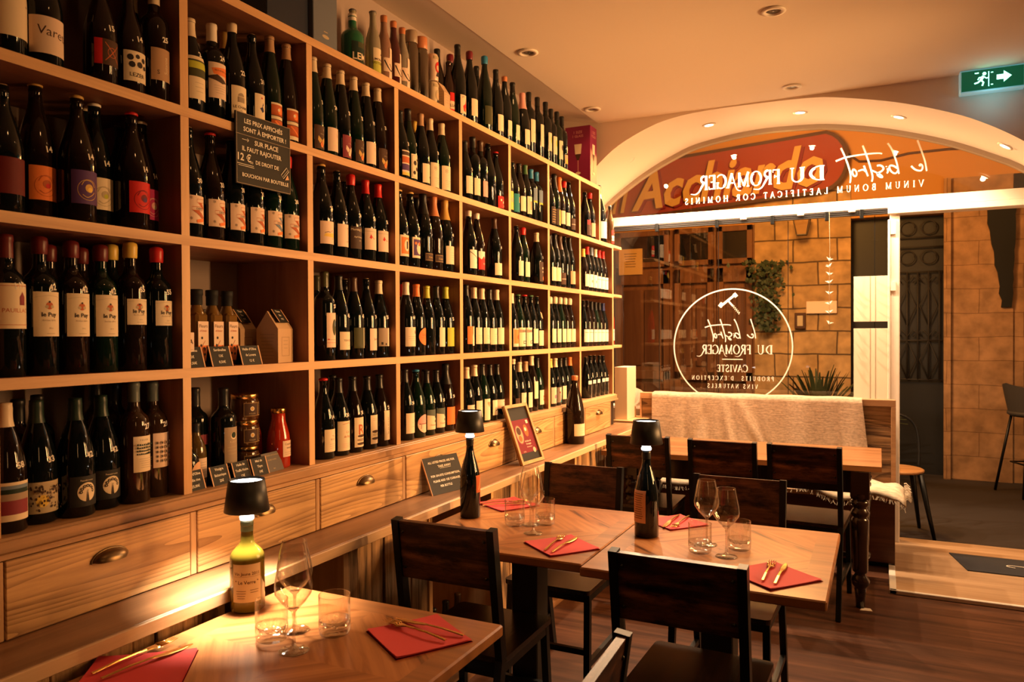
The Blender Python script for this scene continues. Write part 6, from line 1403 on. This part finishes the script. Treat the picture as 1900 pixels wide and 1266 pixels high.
def tumbler(x, y, label):
    t = thing('water_tumbler', label, 'tumbler', (x, y, .7505), random.random(), 'short water tumblers on the tables')
    mb = MB(); mb.lathe([(.0366,.036),(.0366,.092)], 40); mb.lathe([(.0350,.036),(.0350,.092)], 40)
    mb.lathe([(.0358+.0009*math.cos(k*PI/3), .092+.0009*math.sin(k*PI/3)) for k in range(6)], 40, close=True); mb.build('wall', thin_clear, t)
    mb = MB(); n = 54; vs = []; pr = [(.0002,0),(.031,0),(.0345,.003),(.0362,.010),(.0365,.036),(.0348,.036),(.031,.026),(.018,.021),(.0002,.020)]
    for k, (r, z) in enumerate(pr):
        for i in range(n):
            a = 2*PI*i/n; rr_ = r*(1-.030*(1+math.cos(9*a))/2*(1 if k < 4 and r > .02 else 0)); z2 = z+(.0025*math.cos(9*a)*(r/.03) if k > 5 else 0)
            vs.append((rr_*math.cos(a), rr_*math.sin(a), z2))
    mb.add(vs, [(k*n+i, k*n+(i+1) % n, (k+1)*n+(i+1) % n, (k+1)*n+i) for k in range(len(pr)-1) for i in range(n)], 0, True)
    mb.build('base', sparkle, t); return t
wineglass(.529, 1.277, 'front wine glass on the nearest table, between the two tumblers')
wineglass(.452, 1.366, 'rear wine glass on the nearest table, overlapping the front one')
tumbler(.440, 1.303, 'left tumbler on the nearest table, close to the bottle'); tumbler(.548, 1.392, 'right tumbler on the nearest table')
wineglass(.606, 2.385, 'front wine glass on the table beside the ledge'); wineglass(.548, 2.490, 'rear wine glass on the table beside the ledge')
tumbler(.498, 2.462, 'left tumbler on the table beside the ledge'); tumbler(.592, 2.522, 'right tumbler on the table beside the ledge')
wineglass(1.262, 2.392, 'front wine glass on the right hand table, lower in view'); wineglass(1.180, 2.500, 'rear wine glass on the right hand table, before the chair back')
tumbler(1.178, 2.405, 'left tumbler on the right hand table'); tumbler(1.285, 2.490, 'right tumbler on the right hand table')

def napkin(x, y, s, ang, label):
    t = thing('red_napkin', label, 'napkin', (x, y, .7503), R(ang), 'folded red paper napkins')
    mb = MB(); h = s/2
    for k in range(3):
        e = .0012*k; n = 10; vs = []
        for j in range(n+1):
            for i in range(n+1):
                u, v = -h+e+2*(h-e)*i/n, -h+e+2*(h-e)*j/n
                vs.append((u, v, .0008+.0011*k+.0022*(abs(u/h)**4+abs(v/h)**4)*(k/2)))
        mb.add(vs, [(j*(n+1)+i, j*(n+1)+i+1, (j+1)*(n+1)+i+1, (j+1)*(n+1)+i) for j in range(n) for i in range(n)], 0, True)
    mb.prism([(-h,-h,0),(h,-h,0),(h,h,0),(-h,h,0)], (0,0,.0008))
    mb.build('paper', red_paper, t); return t
napkin(.318, 1.045, .205, 38, 'red napkin at the near left of the nearest table')
napkin(.735, 1.460, .185, -33, 'red napkin at the right edge of the nearest table')
napkin(.335, 2.740, .185, -30, 'red napkin behind the black bottle on the ledge side table')
napkin(.755, 2.280, .185, 52, 'red napkin near the seam of the two joined tables')
napkin(1.020, 2.735, .170, -40, 'red napkin behind the yellow-labelled bottle lamp')
napkin(1.415, 2.255, .190, 50, 'red napkin at the near right corner of the right table')
def cutlery_mesh(kind):
    mb = MB()
    hz = lambda y: .0015+.004*math.sin(PI*max(0, min(1, (y+.10)/.15)))
    def blade(pts, th_=.0022):
        for (y0, w0), (y1, w1) in zip(pts, pts[1:]):
            z0, z1 = hz(y0), hz(y1)
            mb.add([(-w0,y0,z0),(w0,y0,z0),(w1,y1,z1),(-w1,y1,z1),(-w0*.7,y0,z0+th_),(w0*.7,y0,z0+th_),(w1*.7,y1,z1+th_),(-w1*.7,y1,z1+th_)], [(0,1,2,3),(7,6,5,4),(0,4,5,1),(1,5,6,2),(2,6,7,3),(3,7,4,0)], 0, False)
    if kind == 'fork':
        blade([(-.10,.0042),(-.04,.0036),(.0,.0028),(.025,.0026),(.036,.008),(.046,.0115),(.056,.0118)])
        for k in (-1.5,-.5,.5,1.5): mb.tube([(k*.0064,.054,.0042),(k*.0064,.075,.0028),(k*.0060,.098,.0052)], [.0018,.0015,.0007], 6)
    else:
        blade([(-.10,.0045),(-.04,.0042),(.005,.0035),(.012,.0060),(.040,.0088),(.070,.0085),(.090,.0060),(.102,.0012)], .0016)
    o = mb.build('t', gold); me = o.data; bpy.data.objects.remove(o); return me
FK, KN = cutlery_mesh('fork'), cutlery_mesh('knife')
def cut(kind, p, q, label, z=.7565):
    """p handle end, q tip"""
    o = link(kind, FK if kind == 'fork' else KN); tag(o, label, kind, 'gold '+kind+('s' if kind == 'fork' else ' set').replace('fork set','')); o['group'] = 'gold forks' if kind == 'fork' else 'gold knives'
    c_ = ((p[0]+q[0])/2, (p[1]+q[1])/2); o.location = (c_[0], c_[1], z); o.rotation_euler = (0, 0, math.atan2(q[1]-p[1], q[0]-p[0])-PI/2); return o
cut('fork', (.245,1.00), (.252,1.20), 'gold fork on the napkin at the near left'); cut('knife', (.283,.995), (.312,1.19), 'gold knife on the napkin at the near left')
cut('fork', (.815,1.450), (.618,1.492), 'gold fork at the right edge of the nearest table', .7575); cut('knife', (.835,1.492), (.640,1.512), 'gold knife at the right edge of the nearest table', .7575)
cut('fork', (.245,2.690), (.385,2.80), 'gold fork on the napkin behind the black bottle'); cut('knife', (.270,2.665), (.41,2.77), 'gold knife on the napkin behind the black bottle')
cut('fork', (.735,2.185), (.720,2.395), 'gold fork on the napkin near the table seam'); cut('knife', (.762,2.180), (.772,2.385), 'gold knife on the napkin near the table seam')
cut('fork', (1.047,2.83), (1.032,2.63), 'gold fork with tines toward the viewer, behind the bottle lamp'); cut('knife', (1.008,2.83), (1.000,2.63), 'gold knife pointing toward the viewer, behind the bottle lamp')
cut('fork', (1.398,2.175), (1.402,2.385), 'gold fork on the napkin at the right corner'); cut('knife', (1.432,2.165), (1.440,2.372), 'gold knife on the napkin at the right corner')

# bottles with lamps
LB['jaune'] = (.040,.135,.036,'khaki',[art_text('Vin Jaune 2011', 0,.068,.0105,'brown',.02), art_text('" Le Verre "', .0,.046,.012,'brown',.02), art_rect(-.034,.064,.034,.0645,'brown')]+lines_art(-.014,.028,.026,4,.006,'brown',.0012)+lines_art(.018,.030,.022,2,.006,'brown',.0012),'x')
LB['backlab'] = (.055,.165,.030,'skin',lines_art(.0,.098,.044,12,.0075,'brown',.0016),'x')
LB['rustside'] = (.10,.165,.022,'rust',[art_line([(-.010,.01),(.008,.055)],.004,'skin')],'x')
og = mat('olive_bottle_glass', (.12,.088,.010), .05, 0, .6, trans=.25, ior=1.45)
make_bottle(.243, 1.425, .7505, 'cl', .225, 's olive', 'jaune', '', 'squat olive bottle with yellowish label, carrying the brightest lamp', None, og, -.82, 'lamp_bottle', rz=0)
make_bottle(.292, 2.500, .7505, 'bg', .300, 's black', 'rustside', '', 'plain black wine bottle with lamp on the ledge side table', None, bottle_black, .15, 'lamp_bottle', rz=0)
make_bottle(.972, 2.520, .7505, 'ch', .292, 's black', 'backlab', '', 'black bottle with narrow yellow label and lamp near the table seam', None, bottle_black, -2.1, 'lamp_bottle', rz=0)
led_m = mat('lamp_led', (1,1,1), .5, emit=(1,.93,.82), es=9); ring_m = mat('lamp_ring', (1,1,1), .4, emit=(.75,.88,1), es=1.6)
def bottle_lamp(x, y, z, label, pw, s=1.0, glow=1.0):
    t = thing('bottle_top_lamp', label, 'lamp', (x, y, z), 0, 'cordless lamps standing on bottles')
    mb = MB(); mb.lathe([(.0002,.002),(.0165,.002),(.0175,.004),(.0175,.010),(.014,.012),(.0155,.014),(.0155,.020),(.009,.022),(.008,.045),(.0002,.045)], 28); mb.build('collar', ring_m if glow < 2 else led_m, t)
    mb = MB(); b, tp, h0, h1 = .055, .0435, .024, .104; mb.lathe([(b,h0),(b+.0008,h0+.001),(tp+.001,h1),(tp-.001,h1),(b-.0015,h0+.001)], 44, close=True); mb.build('lamp_shade', shade_m, t)
    mb = MB(); mb.lathe([(.0002,h1-.006),(tp-.0022,h1-.006),(tp-.0022,h1-.009),(.0002,h1-.009)], 32); mb.build('diffuser', led_m, t)
    lamp('bottle_lamp_light', 'AREA', (x, y, z+h1-.012), pw, (1,.80,.55), .06, (x, y, 0))
    return t
bottle_lamp(.243, 1.425, .7505+.226, 'black lamp shade on the olive bottle, nearest and brightest', 19.0, glow=2)
bottle_lamp(.292, 2.500, .7505+.301, 'black lamp shade on the black bottle beside the ledge', 1.6)
bottle_lamp(.972, 2.520, .7505+.293, 'black lamp shade on the bottle with yellow label', 1.6)

# ================================================================ the street outside
mb = MB(); mb.box((-4,5.86,-.10), (7,12.4,-.02)); struct('ground', mb, mat('asphalt', (.035,.027,.025), .75))
def stone_mat(name, c1, c2, cm, sw, sh, mort=.009):
    M = mat(name, c1, .9); nt, N, L, b = nodes(M)
    tc = N.new('ShaderNodeTexCoord'); sp = N.new('ShaderNodeSeparateXYZ'); L.new(tc.outputs['Object'], sp.inputs[0]); cb = N.new('ShaderNodeCombineXYZ'); L.new(sp.outputs[0], cb.inputs[0]); L.new(sp.outputs[2], cb.inputs[1])
    br = N.new('ShaderNodeTexBrick'); br.inputs['Scale'].default_value = 1; br.inputs['Brick Width'].default_value = sw; br.inputs['Row Height'].default_value = sh; br.inputs['Mortar Size'].default_value = mort
    br.inputs['Color1'].default_value = (*c1,1); br.inputs['Color2'].default_value = (*c2,1); br.inputs['Mortar'].default_value = (*cm,1); br.offset = .43; br.inputs['Mortar Smooth'].default_value = .4
    nz = N.new('ShaderNodeTexNoise'); nz.inputs['Scale'].default_value = 2.2; nz.inputs['Detail'].default_value = 3; mxv = N.new('ShaderNodeMix'); mxv.data_type = 'VECTOR'; mxv.inputs[0].default_value = .04; L.new(cb.outputs[0], mxv.inputs[4]); L.new(nz.outputs['Color'], mxv.inputs[5]); L.new(tc.outputs['Object'], nz.inputs['Vector']); L.new(mxv.outputs[1], br.inputs['Vector'])
    n3 = N.new('ShaderNodeTexNoise'); n3.inputs['Scale'].default_value = 9; n3.inputs['Detail'].default_value = 6; L.new(tc.outputs['Object'], n3.inputs['Vector'])
    r = ramp(N, [(.3,(.62,.62,.62)),(.7,(1.1,1.1,1.1))]); L.new(n3.outputs['Fac'], r.inputs[0])
    mx = N.new('ShaderNodeMix'); mx.data_type = 'RGBA'; mx.blend_type = 'MULTIPLY'; mx.inputs[0].default_value = 1; L.new(br.outputs['Color'], mx.inputs[6]); L.new(r.outputs[0], mx.inputs[7]); L.new(mx.outputs[2], b.inputs['Base Color'])
    bp = N.new('ShaderNodeBump'); bp.inputs['Strength'].default_value = .5; bp.inputs['Distance'].default_value = .03; L.new(br.outputs['Fac'], bp.inputs['Height']); bp.invert = True; L.new(bp.outputs[0], b.inputs['Normal']); return M
mb = MB(); mb.box((.46,8.6,-.02), (1.42,8.9,2.95)); struct('wall_stone', mb, stone_mat('ashlar', (.42,.26,.115), (.56,.35,.16), (.13,.08,.04), .42, .235))
mb = MB(); mb.box((2.28,8.6,-.02), (2.84,8.9,2.95)); mb.box((2.84,8.62,-.02), (4.6,8.9,2.95)); mb.box((2.26,8.56,-.02),(2.32,8.6,2.95)); struct('wall_block', mb, stone_mat('painted_block', (.36,.20,.10), (.38,.215,.108), (.24,.13,.065), .62, .225, .004))
mb = MB(); mb.box((-2.4,8.62,2.62), (4.6,8.95,5.2)); struct('wall_upper', mb, mat('orange_render', (.50,.24,.06), .9))
mb = MB(); mb.tube([(1.38,8.6,3.30),(1.5,8.6,3.20),(1.7,8.6,3.19),(1.95,8.6,3.235),(2.3,8.6,3.24),(2.9,8.6,3.2)], .012, 6); o = mb.build('wall_cable', paper('brown')); tag(o, 'dark cable running along the orange wall across the street', 'cable')
mb = MB(); rr = random.Random(6); L_ = []; R_ = []
for i in range(15):
    q = i/14; z = 2.62-.95*q; L_.append((2.62+.13*q+rr.uniform(-.012,.012), 8.575, z)); R_.append((2.86-.03*q+rr.uniform(-.008,.008), 8.575, z))
mb.prism(L_+R_[::-1], (0,.03,0)); o = mb.build('soot_stain', paper('black')); tag(o, 'tall black tapering soot stain on the block wall opposite', 'wall stain')  # thin black patch lying on the wall face, drawn as a soot stain
# sign
def sloped(x, z, k=.065): return z+k*(x-.47)
t = thing('shop_sign', 'long red painted shop sign with gold letters across the street', 'sign', (0,0,0))
pts = [(-2.2,sloped(-2.2,2.86)), (1.12,sloped(1.12,2.86))]+[(1.12+.27*math.sin(PI*i/12), sloped(1.2,3.17)-.31*math.cos(PI*i/12)) for i in range(1,12)]+[(1.12,sloped(1.12,3.47)), (-2.2,sloped(-2.2,3.47))]
mb = MB(); mb.prism([(x,8.50,z) for x, z in pts], (0,.08,0)); mb.build('board', mat('sign_red', (.26,.030,.012), .7), t)
mb = MB(); vs, fs = ribbon(pts, .035, None, True); mb.add([(x,8.497,z) for x, z in vs], fs); mb.build('border', paper('brown'), t)
def sign_text(txt, x0, x1, z0, h, m_, dy, nm):
    vs, fs = glyphs(txt, 1, .025); a, b_ = min(v[0] for v in vs), max(v[0] for v in vs)
    P = [(x0+(x-a)/(b_-a)*(x1-x0)+.22*y*h, y) for x, y in vs]
    mb = MB(); mb.add([(x, 8.497-dy, sloped(x, z0)+y*h) for x, y in P], fs); o = mb.build(nm, m_, t); s_ = o.modifiers.new('s', 'SOLIDIFY'); s_.thickness = .02; return o
gl = mat('sign_gold', (.55,.32,.09), .6)
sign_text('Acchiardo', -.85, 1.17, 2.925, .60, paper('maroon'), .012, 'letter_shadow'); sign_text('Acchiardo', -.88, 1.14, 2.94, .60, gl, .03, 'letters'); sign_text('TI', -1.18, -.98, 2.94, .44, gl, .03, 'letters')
# wooden shopfront
t = thing('wooden_shopfront', 'brown wooden shopfront with upper windows across the street', 'shopfront', (0,0,0))
ww = wood('shopfront_wood', (.10,.038,.012), (.23,.095,.035), 'z', .55, .6, (.3,.7), .1)
mb = MB(); mb.box((-2.4,8.62,-.02), (.46,8.66,2.62))
mb.build('backing', ww, t)
for a, b_ in ((-1.95,-1.18),(-1.12,-.48),(-.42,.02),(.06,.44)):
    mb = MB(); 
    for q in ((a,2.20,b_,2.26),(a,2.56,b_,2.62),(a,2.2,a+.06,2.62),(b_-.06,2.2,b_,2.62),(a,.1,a+.07,2.16),(b_-.07,.1,b_,2.16),(a,2.0,b_,2.16),(a,.9,b_,1.0),(a,.05,b_,.2)): mb.box((q[0],8.57,q[1]), (q[2],8.62,q[3]), .004)
    mb.build('door_frame', ww, t)
    mb = MB(); mb.box((a+.06,8.60,2.26), (b_-.06,8.61,2.56)); mb.build('upper_pane', mat('dark_pane', (.012,.010,.010), .1), t)
    mb = MB(); w3 = (b_-a-.14)/2
    for c_ in (a+.09, a+.09+w3):
        mb.box((c_,8.60,1.06), (c_+w3-.04,8.612,1.94), .004); mb.box((c_,8.60,.26), (c_+w3-.04,8.612,.86), .004)
    mb.build('door_panel', wood('shopfront_panel', (.07,.025,.009), (.15,.060,.022), 'z', .5, .6, (.3,.7), .1), t)
t = thing('menu_card', 'yellow lit menu card on the wooden shopfront', 'notice', (-.93, 8.56, 2.27))
mb = MB(); mb.box((-.14,-.01,-.15), (.14,.01,.15)); mb.build('card', mat('menu_card', (.75,.45,.15), .7), t)
art = lines_art(0,.09,.16,6,.03,'brown',.006); mb = MB()
for vs, fs, c_ in art: mb.add([(x,-.011,z) for x, z in vs], fs)
mb.build('writing', paper('brown'), t)
# door with grille, second dark door
def dark_door(x0, x1, label, grille=True):
    t = thing('street_door', label, 'door', (0,0,0)); mb = MB(); mb.box((x0,8.78,-.02), (x1,8.82,2.7)); mb.build('leaf', mat('door_dark', (.010,.011,.013), .5), t)
    if grille:
        mb = MB(); w_ = x1-x0
        for k in range(5): x = x0+w_*(k+.5)/5; mb.tube([(x,8.74,.95),(x,8.74,2.05)], .008, 6)
        for z in (.95,1.35,2.05,2.3,2.4): mb.tube([(x0,8.74,z),(x1,8.74,z)], .007, 6)
        for cx_ in (x0+w_*.3, x0+w_*.7):
            for cz in (2.2, 2.5): mb.tube([(cx_+.07*math.cos(a*PI/8),8.74,cz+.07*math.sin(a*PI/8)) for a in range(17)], .006, 5)
            for cz in (1.15,1.7): mb.tube([(cx_,8.74,cz-.2),(cx_+.08,8.74,cz),(cx_,8.74,cz+.2),(cx_-.08,8.74,cz),(cx_,8.74,cz-.2)], .006, 5); mb.tube([(cx_-.05,8.74,cz+.24),(cx_-.09,8.74,cz+.28),(cx_-.05,8.74,cz+.31),(cx_,8.74,cz+.24),(cx_+.05,8.74,cz+.31),(cx_+.09,8.74,cz+.28),(cx_+.05,8.74,cz+.24)], .006, 5)
        mb.build('iron_grille', mat('iron_grille', (.022,.018,.015), .6), t)
dark_door(1.42, 1.80, 'narrow dark doorway left of the white door post', False); dark_door(1.80, 2.28, 'dark street door with scrolled iron grille')
mb = MB(); mb.box((1.42,8.86,-.02), (2.28,8.90,2.9)); struct('wall_recess', mb, paper('black'))
# lantern
t = thing('wall_lantern', 'small square lantern on the stone wall opposite', 'lantern', (.96, 8.42, 2.45))
mb = MB(); mb.prism([(-.05,-.05,0),(.05,-.05,0),(.05,.05,0),(-.05,.05,0)], (0,0,.01)); mb.box((-.085,-.085,.17), (.085,.085,.18)); mb.bar((0,0,.18),(0,.16,.22),.012,.012)
for sx in (-1,1):
    for sy in (-1,1): mb.bar((sx*.048,sy*.048,.005),(sx*.08,sy*.08,.172),.008,.008)
mb.build('frame', black_metal, t); mb = MB(); mb.lathe([(.068,.01),(.112,.168)], 4, a0=PI/4, a1=2*PI+PI/4, smooth=False); mb.build('lantern_glass', mat('lantern_pane', (.5,.28,.1), .3, alpha=.5), t)
# street number plate
t = thing('wall_plaque', 'pale rectangular plaque on the stone wall across the street', 'plaque', (1.14, 8.575, 1.70))
mb = MB(); mb.box((-.15,-.01,-.065), (.15,.02,.065), .004); mb.build('plate', paper('peach'), t)
t = thing('wall_box', 'small dark framed box below the pale plaque on stone wall', 'box', (.93, 8.57, 1.56))
mb = MB(); mb.box((-.055,-.02,-.085), (.055,.025,.085), .004); mb.build('casing', paper('brown'), t)
mb = MB(); mb.box((-.028,-.023,-.055), (.028,-.02,.055)); mb.build('front_pane', paper('khaki'), t)
# plants
def palm(x, y, n, L_, label, seed):
    rr = random.Random(seed); t = thing('potted_palm', label, 'plant', (x, y, -.02)); mb = MB(); mb.lathe([(.0002,0),(.13,0),(.17,.32),(.155,.32),(.14,.28),(.0002,.28)], 20); mb.build('pot', mat('pot_dark', (.03,.022,.018), .7), t)
    mb = MB()
    for k in range(n):
        a = rr.uniform(0, 2*PI); el = rr.uniform(.35, 1.45); ln = L_*rr.uniform(.7, 1); pts = []
        for i in range(6):
            q = i/5; pts.append(Vector((math.cos(a)*math.cos(el)*ln*q, math.sin(a)*math.cos(el)*ln*q*.7, .45+math.sin(el)*ln*q-.30*ln*q*q)))
        s_ = Vector((-math.sin(a), math.cos(a), 0)); vs = []
        for i, p in enumerate(pts): w_ = .018*math.sin(PI*(i+.4)/6.0); vs += [p-s_*w_, p+s_*w_+Vector((0,0,.004))]
        mb.add(vs, [(2*i, 2*i+1, 2*i+3, 2*i+2) for i in range(5)])
    mb.tube([(0,0,.28),(0,0,.55)], .035, 8); mb.build('fronds', mat('palm_leaf', (.035,.05,.018), .6), t)
palm(1.15, 8.05, 120, 1.0, 'large spiky palm in front of the stone wall', 4); palm(-.05, 7.3, 60, .5, 'smaller spiky palm below the lantern', 6)
t = thing('hanging_ivy', 'ivy plant hanging on the stone wall across the street', 'plant', (.60, 8.5, 2.2)); mb = MB(); rr = random.Random(3)
for k in range(420):
    z = -.75*rr.random()**1.3; x = rr.gauss(0, .11*(1-abs(z)*.7)); y_ = rr.uniform(-.14, .06); s_ = rr.uniform(.018,.036); a = rr.uniform(0,6.28)
    p = Vector((x, y_, z)); d1 = Vector((math.cos(a), rr.uniform(-.5,.5), math.sin(a)))*s_; d2 = Vector((-math.sin(a), rr.uniform(-.5,.5), math.cos(a)))*s_*.6
    mb.add([p-d1, p+d2, p+d1, p-d2], [(0,1,2,3)])
mb.build('leaves', mat('ivy_leaf', (.03,.045,.015), .6), t)
# chair just outside, bar stool farther
t = thing('metal_cafe_chair', 'black metal cafe chair with round wooden seat outside the door', 'chair', (1.80, 6.12, -.02), .2)
mb = MB(); mb.lathe([(.0002,.455),(.17,.455),(.18,.462),(.18,.472),(.17,.478),(.0002,.478)], 30); mb.build('seat', wood('round_seat', (.30,.14,.05), (.48,.25,.10), 'x', .4, 1, (.3,.7), .03), t)
for sx in (-1,1):
    for sy in (-1,1):
        mb = MB(); mb.tube([(sx*.13,sy*.12,.452),(sx*.16,sy*.15,.25),(sx*.20,sy*.20,.003)], [.022,.017,.012], 8); mb.build('leg', black_metal, t)
mb = MB(); mb.tube(smooth([(-.17,.10,.46),(-.185,.15,.62),(-.17,.19,.76),(-.10,.21,.83),(0,.215,.845),(.10,.21,.83),(.17,.19,.76),(.185,.15,.62),(.17,.10,.46)],4), .010, 8); mb.build('back_frame', black_metal, t)
mb = MB(); mb.prism([(-.05,.17,.47),(.05,.17,.47),(.04,.215,.84),(-.04,.215,.84)], (0,.003,0)); mb.build('back_plate', black_metal, t)
t = thing('bar_stool', 'tall dark bar stool with curved back far outside the door', 'stool', (2.92, 8.05, -.02), .4)
mb = MB(); mb.lathe([(.0002,.70),(.17,.70),(.20,.72),(.20,.745),(.0002,.75)], 26); vs = []
n = 16
for i in range(n+1):
    a = PI*.55+PI*.9*i/n
    for z, r_ in ((.74,.19),(.86,.215),(1.0,.235)): vs.append((r_*math.cos(a), r_*math.sin(a)*1.0, z-(0 if z < .9 else .06*abs(i-n/2)/(n/2))))
mb.add(vs, [(i*3+j, i*3+j+1, (i+1)*3+j+1, (i+1)*3+j) for i in range(n) for j in range(2)], 0, True); mb.build('seat', mat('stool_fabric', (.05,.045,.045), .7), t)
for sx in (-1,1):
    for sy in (-1,1): mb = MB(); mb.tube([(sx*.12,sy*.12,.705),(sx*.21,sy*.21,.003)], .012, 8); mb.build('leg', black_metal, t)
mb = MB(); mb.tube([(.175*math.cos(PI/4+k*PI/2),.175*math.sin(PI/4+k*PI/2)*1.0,.28) for k in range(5)], .008, 6); mb.build('foot_ring', black_metal, t)
